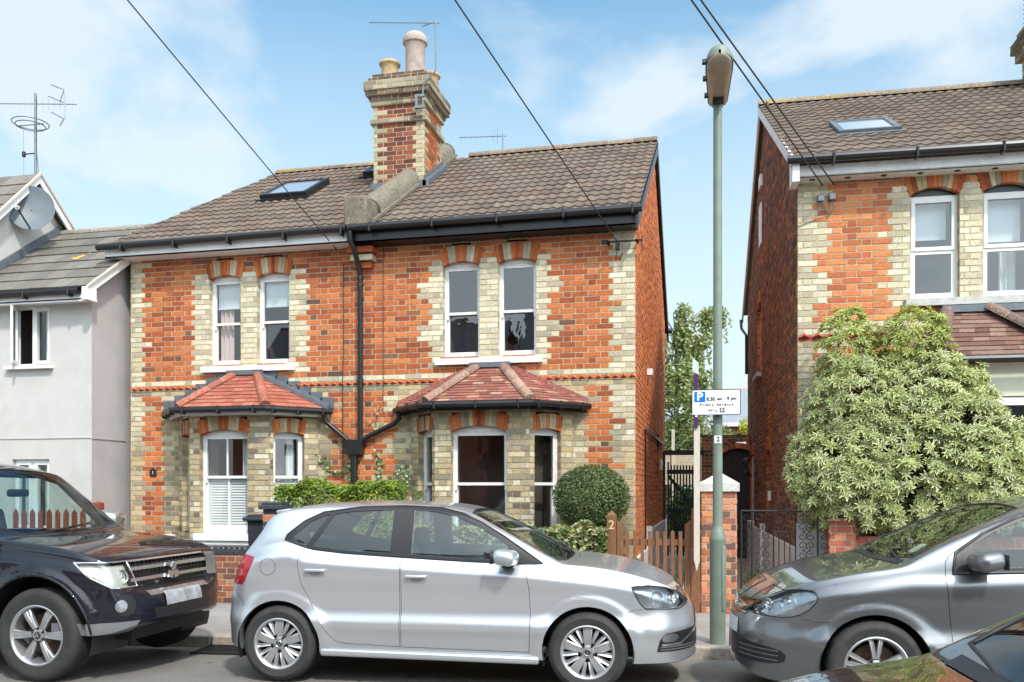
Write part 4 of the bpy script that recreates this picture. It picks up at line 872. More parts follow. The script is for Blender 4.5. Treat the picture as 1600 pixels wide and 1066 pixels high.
M['redlens'] = mat('red_lamp_lens', (.36, .004, .008), .12, var=0, coat=1)
M['lampgrey'] = mat('lamp_reflector', (.50, .52, .55), .22, metal=.85, var=.25, vs=9, bump=.3, bs=12)
M['greyplastic'] = mat('grey_lower_trim', (.16, .165, .175), .5, var=.08)
M['plate'] = mat('blurred_grey_plate', (.30, .31, .33), .5, var=.5, vs=11)
M['recess_shade'] = mat('door_recess_shade', (.34, .35, .37), .5, metal=.3, var=0)  # tone painted as the shade in the hollow behind a door handle
def pch(pts):
    xs = [p[0] for p in pts]; ys = [p[1] for p in pts]; n = len(xs); h = [xs[i + 1] - xs[i] for i in range(n - 1)]; d = [(ys[i + 1] - ys[i]) / h[i] for i in range(n - 1)]
    m = [d[0]] + [0 if d[i - 1] * d[i] <= 0 else (2 * d[i - 1] * d[i] / (d[i - 1] + d[i])) for i in range(1, n - 1)] + [d[-1]]
    def f(x):
        if x <= xs[0]: return ys[0]
        if x >= xs[-1]: return ys[-1]
        i = 0
        while x > xs[i + 1]: i += 1
        t = (x - xs[i]) / h[i]
        return ys[i] * (1 + 2 * t) * (1 - t) ** 2 + h[i] * m[i] * t * (1 - t) ** 2 + ys[i + 1] * t * t * (3 - 2 * t) + h[i] * m[i + 1] * t * t * (t - 1)
    return f
def sstep(x): x = min(1, max(0, x)); return x * x * (3 - 2 * x)
def loft(P, k=1.0):
    top, bot, belt, sid = pch(P['top']), pch(P['bot']), pch(P['belt']), pch(P['side']); L, Wd, X0 = P['L'], P['W'], P.get('x0', 0); (fa, fp), (ra, rp_) = P['front'], P['rear']
    N = 120; xs = []
    for i in range(N + 1):
        t = i / N; xs.append(X0 + .004 + (L - X0 - .008) * (.5 * t + .5 * (.5 - .5 * cos(pi * t))))
    rows = []; tum = P.get('tum', .33)
    for x in xs:
        F = 1.0
        if x > L - fa: F = (1 - ((x - (L - fa)) / fa) ** fp) ** (1 / fp)
        if x < X0 + ra: F = (1 - ((X0 + ra - x) / ra) ** rp_) ** (1 / rp_)
        w = Wd * max(F, .1); zb, zt = bot(x), top(x); ze = min(belt(x), zt - .012); h = zt - ze
        pts = [(0, zb), (w * .5, zb), (w * .86, zb + .004)]
        NS = 30
        for i in range(NS + 1):
            z = zb + .02 + (ze - zb - .02) * i / NS; y = w * sid(z) - P.get('sh', .035) * sstep((z - (ze - .13)) / .13) ** 2
            for hx in P['hubs']:
                r = sqrt((x - hx) ** 2 + (z - P['hz']) ** 2); rb = P['arch']
                if rb - .03 < r < rb + .13 and z < ze - .02: y += P['flare'] * (1 - sstep((r - rb - .055) / .05)) * min(1, F * 1.2)
            pts.append((y, z))
        ye = pts[-1][0]; hc = h * P.get('hc', .86); yc = ye - .012 * min(1, h * 10) - hc * tum; zc = ze + hc
        if yc < ye * .4: yc = ye * .4
        for i in range(1, 11): t = i / 10; pts.append((lerp(ye, yc, t) + .012 * sin(pi * t) * min(1, h * 4), lerp(ze, zc, t)))
        for i in range(1, 15): t = i / 14; a = t * pi / 2; e = .72; pts.append((yc * cos(a) ** e if t < 1 else 0, zc + (zt - zc) * sin(a) ** 1.0))
        for _ in range(2):
            q = pts[:]
            for i in range(34, len(pts) - 1): q[i] = (pts[i][0] * .5 + (pts[i - 1][0] + pts[i + 1][0]) * .25, pts[i][1] * .5 + (pts[i - 1][1] + pts[i + 1][1]) * .25)
            pts = q
        full = [(x, y, z) for y, z in pts] + [(x, -y, z) for y, z in pts[-2:0:-1]]
        if k != 1: cx, cz = L * .5, .58; full = [(cx + (a - cx) * P.get('kx', .975), b * k, cz + (c - cz) * (k - .005)) for a, b, c in full]
        rows.append(full)
    return rows
def carmesh(P, name):
    mb = MB()
    for k, mi in ((1.0, 0), (.955, 1)):
        m = MB(); r = loft(P, k); m.grid(r, closed=True); m.face(r[0][::-1]); m.face(r[-1])
        vol = sum(Vector(m.v[f[0]]).dot(Vector(m.v[f[i]]).cross(Vector(m.v[f[i + 1]]))) for f in m.f for i in range(1, len(f) - 1))
        rev = (vol < 0) != (mi == 1); n = len(mb.v); mb.v += m.v
        for f in m.f: mb.f.append(tuple(n + i for i in (f[::-1] if rev else f))); mb.c.append(None); mb.m.append(mi)
    return mb
def tmpobj(mb, mats=3, recalc=True):
    me = bpy.data.meshes.new('t'); me.from_pydata(mb.v, [], mb.f)
    for i in range(mats): me.materials.append(None)
    me.polygons.foreach_set('material_index', mb.m); me.update()
    bm = bmesh.new(); bm.from_mesh(me); bmesh.ops.remove_doubles(bm, verts=bm.verts, dist=1e-6)
    if recalc: bmesh.ops.recalc_face_normals(bm, faces=bm.faces)
    bm.to_mesh(me); bm.free()
    o = bpy.data.objects.new('t', me); SC.collection.objects.link(o); return o
def boolop(A, B, op, keep=False):
    m = A.modifiers.new('b', 'BOOLEAN'); m.object = B; m.operation = op; m.solver = 'EXACT'; m.use_self = False
    bpy.context.view_layer.update(); me = bpy.data.meshes.new_from_object(A.evaluated_get(bpy.context.evaluated_depsgraph_get())); A.modifiers.clear()
    return me
def inset(poly, d):
    n = len(poly); ar = sum(poly[i][0] * poly[(i + 1) % n][1] - poly[(i + 1) % n][0] * poly[i][1] for i in range(n)); s = 1 if ar > 0 else -1; out_ = []
    for i in range(n):
        a, b, c = Vector(poly[i - 1]), Vector(poly[i]), Vector(poly[(i + 1) % n]); e1 = (b - a).normalized(); e2 = (c - b).normalized()
        n1 = Vector((-e1.y, e1.x)) * s; n2 = Vector((-e2.y, e2.x)) * s; m = (n1 + n2); m = m / max(.35, m.length_squared / 2) ; out_.append(tuple(b + m * d * (1 if True else 0)))
    return out_
def smoothpoly(poly, it=2, sharp=()):
    for _ in range(it):
        o = []
        for i in range(len(poly)):
            a, b = poly[i], poly[(i + 1) % len(poly)]
            o += [(a[0] * .8 + b[0] * .2, a[1] * .8 + b[1] * .2), (a[0] * .2 + b[0] * .8, a[1] * .2 + b[1] * .8)]
        poly = o
    return poly
class Car:
    def __init__(s, P, name, loc, rz, label, near):
        s.P = P; s.R = root(name, loc, rz, label, 'car'); s.near = near
        s.shell = tmpobj(carmesh(P, name), recalc=False); s.cuts = MB()
    def cutter(s, poly, view, a, b, mb=None, phi=None):
        """prism of poly: 'side' (x,z) between y=a..b; 'top' (x,y) between z=a..b; 'front' (y,z) between x=a..b; phi = oblique about a corner"""
        mb = mb or MB(); k = len(mb.f)
        if view == 'side': mb.prism(poly, (0, a, 0), (1, 0, 0), (0, 0, 1), (0, b - a, 0), None, 2)
        elif view == 'top': mb.prism(poly, (0, 0, a), (1, 0, 0), (0, 1, 0), (0, 0, b - a), None, 2)
        elif view == 'front': mb.prism(poly, (a, 0, 0), (0, 1, 0), (0, 0, 1), (b - a, 0, 0), None, 2)
        elif view == 'corner':  # phi = (corner point, direction angle, sweep)
            c, ang = phi; U = Vector((cos(ang), sin(ang), 0)); D = Vector((sin(ang), -cos(ang), 0)) ; mb.prism(poly, Vector((c[0], c[1], 0)) + D * a, U, (0, 0, 1), D * (b - a), None, 2)
        return mb
    def patch(s, name, poly, view, a, b, m, off=0, parent=None, phi=None, smooth=35, sh=None):
        c = tmpobj(s.cutter(poly, view, a, b, phi=phi)); me = boolop(sh or s.shell, c, 'INTERSECT'); bpy.data.objects.remove(c)
        bm = bmesh.new(); bm.from_mesh(me); bmesh.ops.delete(bm, geom=[f for f in bm.faces if f.material_index != 0], context='FACES')
        bm.normal_update()
        for v in bm.verts: v.co += v.normal * off
        bm.to_mesh(me); bm.free(); me.materials.clear(); me.materials.append(M[m]); me.polygons.foreach_set('use_smooth', [True] * len(me.polygons)); me.set_sharp_from_angle(angle=radians(smooth))
        return link(name, me, parent or s.R)
    def piece(s, name, poly, view, a, b, mats, gap=.004, cut=None, parent=None):
        c = tmpobj(s.cutter(inset(poly, gap), view, a, b)); me = boolop(s.shell, c, 'INTERSECT'); bpy.data.objects.remove(c)
        o = bpy.data.objects.new('t', me); SC.collection.objects.link(o)
        if cut: c = tmpobj(cut); me2 = boolop(o, c, 'DIFFERENCE'); bpy.data.objects.remove(c); bpy.data.objects.remove(o); me = me2
        else: bpy.data.objects.remove(o)
        s.cutter(poly, view, a - .02, b + .02, s.cuts); s.fin(me, mats); return link(name, me, parent or s.R)
    def fin(s, me, mats):
        me.materials.clear()
        for m in mats: me.materials.append(M[m])
        me.polygons.foreach_set('use_smooth', [True] * len(me.polygons)); me.set_sharp_from_angle(angle=radians(28))
    def finish(s, mats, groups):
        me = None; cur = s.shell
        for mbg in [s.cuts] + groups:
            c = tmpobj(mbg); me = boolop(cur, c, 'DIFFERENCE'); bpy.data.objects.remove(c)
            o = bpy.data.objects.new('t', me); SC.collection.objects.link(o)
            if cur is not s.shell: bpy.data.objects.remove(cur)
            cur = o
        me = cur.data; bpy.data.objects.remove(cur); s.fin(me, mats); s.body = link('body', me, s.R); bpy.data.objects.remove(s.shell); return s.body
def circ(cx, cz, r, n=40, a0=0, a1=2 * pi): return [(cx + r * cos(a0 + (a1 - a0) * i / n), cz + r * sin(a0 + (a1 - a0) * i / n)) for i in range(n)]
def wheel(car, x, y, R, r, w, kind, side, hz, steer=0):
    """side = +1/-1 outward y direction"""
    T = MB(); yo = y; prof = [(r - .012, -w / 2 + .01), (r + .012, -w / 2), (r + (R - r) * .5, -w / 2 - .004), (R - .022, -w / 2 + .008), (R - .006, -w / 2 + .022), (R, -w / 2 + .04)]
    for g in (-.045, 0, .045): prof += [(R, g - .008), (R - .008, g - .006), (R - .008, g + .002), (R, g + .004)]
    prof += [(R, w / 2 - .04), (R - .006, w / 2 - .022), (R - .022, w / 2 - .008), (R - .03, w / 2 - .003), (r + (R - r) * .55, w / 2 + .004), (r + (R - r) * .5, w / 2 + .0025), (r + .014, w / 2), (r - .012, w / 2 - .01)]
    Rt = Matrix.Translation((x, yo, hz)) @ Matrix.Rotation(steer, 4, 'Z') @ (Matrix() if side > 0 else Matrix.Rotation(pi, 4, 'Z'))
    def put(mb, name, m, par, sm=40):
        o = mb.build(name, m, par, smooth=sm)
        me = o.data; me.transform(Rt); return o
    T.lathe(prof, ax='Y', n=64, cap=False)
    wh = bpy.data.objects.new('wheel', None); SC.collection.objects.link(wh); wh.parent = car.R
    put(T, 'tyre', 'tyre', wh)
    B = MB(); B.lathe([(r - .004, w / 2 - .012), (r - .018, w / 2 - .02), (r - .028, w / 2 - .06), (r - .035, -w / 2 + .02)], ax='Y', n=56, cap=False); B.lathe([(r + .004, w / 2 - .004), (r - .004, w / 2 - .001), (r - .014, w / 2 - .008), (r - .018, w / 2 - .022)], ax='Y', n=56, cap=False)
    S = B; yf = w / 2 - .018
    def spoke(a, r0, r1, w0, w1, h=.022, th=.03, mb=None):
        mb = mb or S; ca, sa = cos(a), sin(a); U = Vector((ca, 0, sa)); V = Vector((-sa, 0, ca)); P = lambda rr, v, yy: U * rr + V * v + Vector((0, yy, 0)); rows = []
        for i in range(7):
            t = i / 6; rr = lerp(r0, r1, t); ww = lerp(w0, w1, t) / 2; yy = yf - .012 + .012 * sin(pi * (t * .8 + .1))
            rows.append([P(rr, -ww, yy - th), P(rr, -ww, yy - .006), P(rr, -ww * .75, yy), P(rr, 0, yy - (h * .15)), P(rr, ww * .75, yy), P(rr, ww, yy - .006), P(rr, ww, yy - th)])
        mb.grid([q[::-1] for q in rows])
    if kind == 'ten':
        for i in range(5):
            a = pi / 2 + i * 2 * pi / 5; spoke(a, .05, r - .012, .050, .076)
            for s in (-1, 1): spoke(a + s * radians(25), .075, r - .012, .026, .036, h=.05)
    elif kind == 'six':
        for i in range(6):
            a = pi / 6 * 0 + i * pi / 3
            for s in (-1, 1): spoke(a + s * .07, .06, r - .012, .034, .045)
            spoke(a, .06, r * .8, .02, .04, h=.3)
    else:
        for i in range(5):
            a = pi / 2 + i * 2 * pi / 5
            for s in (-1, 1): spoke(a + s * .17, .06, r - .012, .026, .034)
    S.lathe([(0.001, yf - .002), (.034, yf - .002), (.052, yf - .008), (.062, yf - .03)], ax='Y', n=40, cap=False)
    rim = put(S, 'rim', 'alloy', wh)
    H = MB(); H.lathe([(0.001, yf + .006), (.026, yf + .005), (.030, yf - .001)], ax='Y', n=32, cap=False)
    nb = 6 if kind == 'six' else 5
    for i in range(nb):
        a = (pi / 2 + pi / 5 if kind != 'six' else pi / 6) + i * 2 * pi / nb; H.lathe([(0.001, yf + .004), (.009, yf + .003), (.010, yf - .012)], (.050 * cos(a) * 1.05, 0, .050 * sin(a) * 1.05), ax='Y', n=10, cap=False)
    put(H, 'hub_cap', 'gloss', wh)
    if kind != 'six':
        E_ = MB(); E_.lathe([(.023, yf + .0062), (.0245, yf + .0075), (.026, yf + .0062)], ax='Y', n=30, cap=False)
        textat(E_, 'V', .024, (0, yf + .007, .009), u=(-1, 0, 0), n=(0, 1, 0)); textat(E_, 'W', .022, (0, yf + .007, -.008), u=(-1, 0, 0), n=(0, 1, 0))
    else:
        E_ = MB()
        for i in range(3): a = pi / 2 + i * 2 * pi / 3; c = Vector((cos(a), 0, sin(a))); v = Vector((-sin(a), 0, cos(a))); q = Vector((0, yf + .0075, 0)); E_.face([q, q + c * .012 + v * .007, q + c * .024, q + c * .012 - v * .007])
    put(E_, 'emblem', 'chrome', wh)
    D = MB(); D.lathe([(.08, -.01), (r * .72, -.01), (r * .72, .004), (.08, .004)], ax='Y', n=40); put(D, 'brake_disc', 'rust', wh)
    D = MB(); D.lathe([(.05, -w / 2 + .02), (r - .03, -w / 2 + .02)], ax='Y', n=40, cap=False); put(D, 'wheel_back', 'trim', wh)
    return wh
def liner(car, x, R, w0, w1, hz):
    mb = MB(); rows = []
    for i in range(25): a = -.35 + (pi + .7) * i / 24; rows.append([(x + R * cos(a), y, hz + R * sin(a)) for y in (w0, w1)])
    mb.grid(rows); mb.face([(x + R * cos(-.35 + (pi + .7) * i / 24), w0, hz + R * sin(-.35 + (pi + .7) * i / 24)) for i in range(25)])
    return mb.build('wheel_arch_liner', 'trim', car.R)
def seat(car, x, y, z=.32, back=.62, m='seat', rear=False, wid=.46):
    mb = MB(); mb.rbox(Vector((x + .22, y, z + .12)), (.5, wid, .18), .06, 3); mb.rbox(Vector((x - .09, y, z + .42)), (.16, wid, back), .06, 3, eul(0, -14, 0))
    for yy in ((y,) if not rear else (y - wid * .3, y + wid * .3)):
        mb.rbox(Vector((x - .20, yy, z + .30 + back * .78)), (.10, .25, .17), .045, 3, eul(0, -12, 0)); mb.tube([(x - .17, yy - .05, z + back * .8), (x - .19, yy - .05, z + .30 + back * .72)], .008, 6)
    o = mb.build('seat', m, car.R, smooth=50); return o
def steering(car, x, y, z, r=.18):
    mb = MB(); n = Vector((-.85, 0, .5)).normalized(); u = Vector((0, 1, 0)); v = n.cross(u); c = Vector((x, y, z))
    mb.tube([c + (u * cos(a) + v * sin(a)) * r for a in [2 * pi * i / 32 for i in range(33)]], .014, 8, cap=False); mb.rbox(c, (.05, .14, .1), .02, 2, eul(0, -30, 0)); mb.tube([c - u * r, c + u * r], .014, 6); mb.tube([c, c - v * r], .014, 6); mb.tube([c, c - n * .3], .03, 8)
    return mb.build('steering_wheel', 'trim', car.R, smooth=50)
def proj_tube(name, car, poly, y0, r, m, closed=True, sgn=-1, body=None, off=.0):
    """tube following the body side along (x,z) points"""
    from mathutils.bvhtree import BVHTree
    tr = car._bvh if hasattr(car, '_bvh') else None
    if tr is None:
        me = car.skin; tr = car._bvh = BVHTree.FromPolygons([v for v in me.v], me.f)
    pts = []
    P = list(poly) + ([poly[0]] if closed else [])
    for i in range(len(P) - 1):
        for k in range(4):
            q = (lerp(P[i][0], P[i + 1][0], k / 4), lerp(P[i][1], P[i + 1][1], k / 4)); h = tr.ray_cast(Vector((q[0], sgn * 2, q[1])), Vector((0, -sgn, 0)))
            if h[0] is not None: pts.append(h[0] + h[1] * (off if h[1].y * sgn > 0 else -off))
    if closed: pts.append(pts[0])
    mb = MB(); mb.tube(pts, r, 6, cap=not closed); return mb.build(name, m, car.R, smooth=60)
def skin(car):
    mb = MB(); r = loft(car.P); mb.grid(r, closed=True); car.skin = mb
def hity(car, x, z, sgn): 
    from mathutils.bvhtree import BVHTree
    if not hasattr(car, '_bvh'): car._bvh = BVHTree.FromPolygons([v for v in car.skin.v], car.skin.f)
    h = car._bvh.ray_cast(Vector((x, sgn * 2, z)), Vector((0, -sgn, 0))); return h[0].y if h[0] else 0
def handle(car, x, z, sgn, m, par):
    y = hity(car, x, z, sgn); mb = MB(); mb.rbox(Vector((x, y + sgn * .026, z)), (.17, .022, .026), .010, 3); mb.rbox(Vector((x - .065, y + sgn * .01, z)), (.03, .035, .022), .006, 2); mb.rbox(Vector((x + .065, y + sgn * .01, z)), (.03, .035, .022), .006, 2)
    h = mb.build('handle', m, par, smooth=40)
    mb = MB(); pts = [(x + .055 * cos(a), hity(car, x + .055 * cos(a), z - .003 + .042 * sin(a), sgn) + sgn * .0015, z - .003 + .042 * sin(a)) for a in [2 * pi * i / 24 for i in range(24)]]; mb.face(pts); mb.build('handle_recess_shade', 'recess_shade', par)  # flat disc on the door skin, its tone standing for the hollow's shade
def mirror(car, x, z, sgn, m, sc=1):
    y = hity(car, x - .02, z - .07, sgn); mb = MB()
    mb.rbox(Vector((x, y + sgn * .13, z)), (.18 * sc, .20 * sc, .12 * sc), .056, 5, eul(0, 8, sgn * 14)); o = mb.build('door_mirror', m, car.R, smooth=60)
    mb = MB(); mb.rbox(Vector((x + .01, y + sgn * .02, z - .075)), (.09, .16, .03), .012, 2); mb.rbox(Vector((x - .087 * sc, y + sgn * .135, z)), (.012, .16 * sc, .095 * sc), .005, 1, eul(0, 0, sgn * 12)); mb.build('mirror_arm', 'trim', o, smooth=50)
def glassset(c, side, ws, rearw):
    """side windows both sides, windscreen, rear window -> panes + cut prisms"""
    cut = MB(); cut2 = MB()
    for sgn in (-1, 1):
        for poly in side: 
            c.cutter(poly, 'side', sgn * 1.3, sgn * .35, cut)
            o = c.patch('side_window', poly, 'side', sgn * 1.3, sgn * .35, 'cglass', -.006)
    if ws: c.cutter(ws[0], 'top', ws[1], 2.2, cut2); w_ = c.patch('windscreen', ws[0], 'top', ws[1], 2.2, 'cglass', -.004); border(w_, .009, 'trim', 'windscreen_seal')
    if rearw: c.cutter(rearw[0], 'top', rearw[1], 2.2, cut2); c.patch('rear_window', rearw[0], 'top', rearw[1], 2.2, 'cglass', -.004)
    return cut, cut2
def band(c, outer, holes, sgn, m, off=.0015):
    """window surround: skin inside the outline minus the openings"""
    k = tmpobj(c.cutter(outer, 'side', sgn * 1.3, sgn * .3)); me = boolop(c.shell, k, 'INTERSECT'); bpy.data.objects.remove(k)
    o = bpy.data.objects.new('t', me); SC.collection.objects.link(o); mb = MB()
    for h in holes: c.cutter(h, 'side', sgn * 1.35, sgn * .2, mb)
    k = tmpobj(mb); me = boolop(o, k, 'DIFFERENCE'); bpy.data.objects.remove(k); bpy.data.objects.remove(o)
    bm = bmesh.new(); bm.from_mesh(me); bmesh.ops.delete(bm, geom=[f for f in bm.faces if f.material_index != 0], context='FACES'); bm.normal_update()
    for v in bm.verts: v.co += v.normal * off
    bm.to_mesh(me); bm.free(); me.materials.clear(); me.materials.append(M[m]); return link('window_surround', me, c.R)
# ------------------------------------------------ silver hatchback
SIDE = [(.15, .915), (.24, .945), (.30, .962), (.40, .983), (.452, .999), (.47, 1.0), (.50, .992), (.54, .976), (.60, .962), (.72, .966), (.83, .978), (.90, .978), (1.1, .962), (1.3, .95)]
PS = dict(L=3.99, W=.838, hubs=(.675, 3.145), hz=.30, arch=.345, flare=.016, tum=.30, sh=.05, hc=.86, side=SIDE, front=(.88, 2.8), rear=(.60, 2.8), kx=.974, x0=.06,
    top=[(.06, .58), (.09, .66), (.13, .70), (.19, .77), (.26, .89), (.34, 1.01), (.42, 1.12), (.485, 1.22), (.54, 1.325), (.62, 1.372), (.80, 1.408), (1.05, 1.43), (1.4, 1.438), (1.75, 1.428), (2.0, 1.405), (2.15, 1.372), (2.40, 1.265), (2.65, 1.13), (2.85, 1.015), (2.96, .965), (3.1, .955), (3.3, .93), (3.5, .885), (3.68, .825), (3.80, .765), (3.88, .70), (3.94, .62), (3.975, .54), (3.99, .44)],
    bot=[(.06, .30), (.16, .25), (.4, .22), (1, .22), (2.8, .21), (3.4, .20), (3.8, .19), (3.99, .22)],
    belt=[(.06, .55), (.15, .70), (.22, .86), (.35, 1.0), (.6, 1.08), (.75, 1.10), (.9, 1.055), (1.2, 1.03), (1.6, 1.008), (2.2, .975), (2.75, .945), (2.95, .925), (3.3, .885), (3.6, .825), (3.8, .745), (3.92, .6), (3.99, .4)])
c = Car(PS, 'hatchback_car', (0, 0, 0), 0, 'silver five-door hatchback parked side-on in front of the brick pair', -1); skin(c)
ang = radians(4.0); org = Vector((-3.38, 6.45, 0)) - Vector((cos(ang), sin(ang), 0)) * .68 + Vector((-sin(ang), cos(ang), 0)) * .83; c.R.location = org; c.R.rotation_euler = (0, 0, ang)
q_w = [(.755, 1.125), (.775, 1.16), (.90, 1.275), (1.015, 1.325), (1.055, 1.33), (.885, 1.085)]
r_w = [(.935, 1.075), (1.095, 1.335), (1.25, 1.358), (1.585, 1.372), (1.585, 1.03), (1.2, 1.048)]
f_w = [(1.755, 1.022), (1.755, 1.372), (1.95, 1.355), (2.10, 1.318), (2.25, 1.258), (2.42, 1.165), (2.52, 1.095), (2.52, .985), (2.2, .998)]
dlo = [(.705, 1.128), (.72, 1.17), (.85, 1.28), (1.0, 1.352), (1.3, 1.392), (1.65, 1.402), (1.95, 1.388), (2.14, 1.345), (2.3, 1.275), (2.48, 1.175), (2.65, 1.065), (2.80, .965), (2.6, .962), (2.2, .975), (1.6, 1.005), (1.2, 1.028), (.95, 1.055), (.85, 1.08)]
ws = ([(2.20, -.50), (2.17, -.25), (2.16, 0), (2.17, .25), (2.20, .50), (2.45, .60), (2.75, .665), (2.90, .66), (2.955, .35), (2.965, 0), (2.955, -.35), (2.90, -.66), (2.75, -.665), (2.45, -.60)], .93)
rw_ = ([(.49, -.43), (.49, .43), (.34, .50), (.34, -.50)], 1.0)
g, g2 = glassset(c, [q_w, r_w, f_w], ws, rw_)
rdoor = [(.835, .93), (.835, .98), (.895, 1.055), (1.07, 1.335), (1.12, 1.375), (1.3, 1.395), (1.678, 1.405), (1.678, .30), (1.25, .315), (1.16, .325), (1.10, .38), (1.03, .486), (.93, .656), (.86, .80)]
fdoor = [(1.686, .30), (1.686, 1.405), (1.95, 1.39), (2.14, 1.347), (2.3, 1.277), (2.48, 1.177), (2.63, 1.075), (2.665, .944), (2.70, .775), (2.71, .58), (2.70, .285)]
dr = c.piece('door', rdoor, 'side', -1.2, -.5, ['silver', 'inner', 'trim'], cut=c.cutter(r_w, 'side', -1.3, -.35))
df = c.piece('door', fdoor, 'side', -1.2, -.5, ['silver', 'inner', 'trim'], cut=c.cutter(f_w, 'side', -1.3, -.35))
bon = [(2.985, -.62), (3.3, -.655), (3.55, -.62), (3.74, -.48), (3.82, -.25), (3.84, 0), (3.82, .25), (3.74, .48), (3.55, .62), (3.3, .655), (2.985, .62), (3.02, 0)]
c.piece('bonnet', bon, 'top', .6, 1.3, ['silver', 'inner', 'trim'])
head = [(3.47, .80), (3.60, .805), (3.72, .788), (3.83, .745), (3.90, .69), (3.895, .645), (3.84, .622), (3.58, .628), (3.535, .68)]
fog = [(3.665, .30), (3.685, .385), (3.73, .44), (3.86, .455), (3.965, .462), (3.97, .30)]
tail = [(.0, .78), (.012, .76), (.10, .755), (.155, .86), (.20, .99), (.16, .998), (.10, 1.0), (.0, 1.0)]
tail = [(.0, 1.0), (.36, 1.005), (.455, .99), (.45, .95), (.37, .79), (.34, .765), (.0, .775)]
grill = [(-.40, .655), (.40, .655), (.44, .70), (.36, .735), (-.36, .735), (-.44, .70)]; lowg = [(-.45, .30), (.45, .30), (.50, .42), (-.50, .42)]
skinO = tmpobj(c.skin if False else (lambda m: (m.grid(loft(PS), None, 0, closed=True), m.face(loft(PS)[0][::-1]), m.face(loft(PS)[-1]), m)[-1])(MB()))
for nm, po, vw, a, b, m, of in (('tail_lamp', tail, 'side', -1.2, -.35, 'redlens', .003), ('tail_lamp', tail, 'side', .35, 1.2, 'redlens', .003)): c.patch(nm, po, vw, a, b, m, of, sh=skinO)
def headlamp(c, poly, view, a, b, bowls, phi=None, sh=None, back=.055, refl='lampgrey'):
    h = c.patch('headlamp', poly, view, a, b, 'lens', .002, phi=phi, sh=sh)
    c.patch('reflector', inset(poly, .004), view, a, b, refl, -back, h, phi, sh=sh)
    mb = MB()
    for bp, r, dr_ in bowls:
        dr_ = Vector(dr_).normalized(); bp = Vector(bp); u = dr_.cross(Vector((0, 0, 1))).normalized(); v = dr_.cross(u)
        rows = [[bp + dr_ * d + (u * cos(t) + v * sin(t)) * rr for t in [2 * pi * i / 24 for i in range(24)]] for rr, d in ((r, .02), (r * 1.05, .0), (r * .9, -.01), (r * .55, -.03), (r * .5, 0), (r * .3, .012), (.001, .016))]
        mb.grid(rows, closed=True)
    mb.build('lamp_bowl', 'chrome', h, smooth=50)
    border(h, .004, 'trim'); return h
headlamp(c, head, 'side', -1.2, -.2, [((3.66, -.64, .70), .052, (.6, -.8, 0)), ((3.79, -.53, .695), .045, (.7, -.7, 0))], sh=skinO); headlamp(c, head, 'side', .2, 1.2, [], sh=skinO)
c.cutter(head, 'side', -1.2, -.2, g); c.cutter(head, 'side', .2, 1.2, g)
c.patch('grille', grill, 'front', 3.5, 4.2, 'gloss', .002, sh=skinO); c.patch('grille', lowg, 'front', 3.5, 4.2, 'trim', .002, sh=skinO)
gf = c.patch('fog_lamp_surround', fog, 'side', -1.2, -.2, 'trim', .003, sh=skinO); c.patch('fog_lamp_surround', fog, 'side', .2, 1.2, 'trim', .003, sh=skinO)
c.patch('fog_lamp', smoothpoly([(3.70, .375), (3.71, .435), (3.80, .44), (3.83, .41), (3.80, .37)], 1), 'side', -1.2, -.2, 'lampgrey', .006, gf, sh=skinO)
c.patch('fog_lamp_trim', [(3.70, .345), (3.84, .345), (3.955, .43), (3.958, .45), (3.84, .365), (3.70, .36)], 'side', -1.2, -.2, 'chrome', .008, gf, sh=skinO)
for z in (.315, .335): c.patch('slat', [(3.69, z - .002), (3.95, z - .002), (3.95, z + .005), (3.69, z + .005)], 'side', -1.2, -.2, 'greyplastic', .007, gf, sh=skinO)
mb = MB(); e = Vector((3.925, 0, .685)); mb.lathe([(.05, .0), (.056, .006), (.062, 0)], (3.885, 0, .695), ax='X', n=28, cap=False); textat(mb, 'V', .055, (3.891, 0, .715), u=(0, 1, 0), n=(1, 0, 0)); textat(mb, 'W', .05, (3.891, 0, .675), u=(0, 1, 0), n=(1, 0, 0)); mb.build('emblem', 'chrome', c.R)
c.patch('number_plate', [(-.26, .445), (.26, .445), (.26, .555), (-.26, .555)], 'front', 3.5, 4.2, 'plate', .006, sh=skinO)
for sgn in (-1, 1): proj_tube('window_trim', c, dlo, 0, .007, 'trim', sgn=sgn)
band(c, dlo, [q_w, r_w, f_w], -1, 'trim')
c.patch('fuel_flap', circ(.585, .915, .066, 32), 'side', -1.2, -.4, 'silver', .0008, sh=skinO); proj_tube('fuel_flap_gap', c, circ(.585, .915, .066, 16), 0, .0022, 'trim')
proj_tube('bumper_seam', c, [(.12, .755), (.22, .74), (.35, .63), (.365, .58)], 0, .002, 'trim', closed=False); proj_tube('bumper_seam', c, [(3.42, .595), (3.5, .625), (3.58, .628)], 0, .002, 'trim', closed=False)
for hx in (.675, 3.145):
    for sgn in (-1, 1): c.cutter(circ(hx, .30, .348), 'side', sgn * 1.2, sgn * .50, g)
c.finish(['silver', 'inner', 'trim'], [g2, g])
for hx in (.675, 3.145):
    for sgn in (-1, 1): liner(c, hx, .355, sgn * .45, sgn * .80, .30); wheel(c, hx, sgn * .728, .303, .203, .185, 'ten', sgn, .30)
handle(c, .985, .893, -1, 'silver', dr); handle(c, 1.81, .856, -1, 'silver', df); mirror(c, 2.53, 1.02, -1, 'silver'); mirror(c, 2.53, 1.02, 1, 'silver')
seat(c, 1.75, -.36); seat(c, 1.75, .36); seat(c, .88, 0, .34, .58, rear=True, wid=1.15); steering(c, 2.25, -.36, .88)
mb = MB(); mb.rbox(Vector((2.62, 0, .80)), (.55, 1.35, .24), .08, 3); mb.box(.6, 2.9, -.68, .68, .26, .30); mb.build('dashboard', 'inner', c.R, smooth=50)
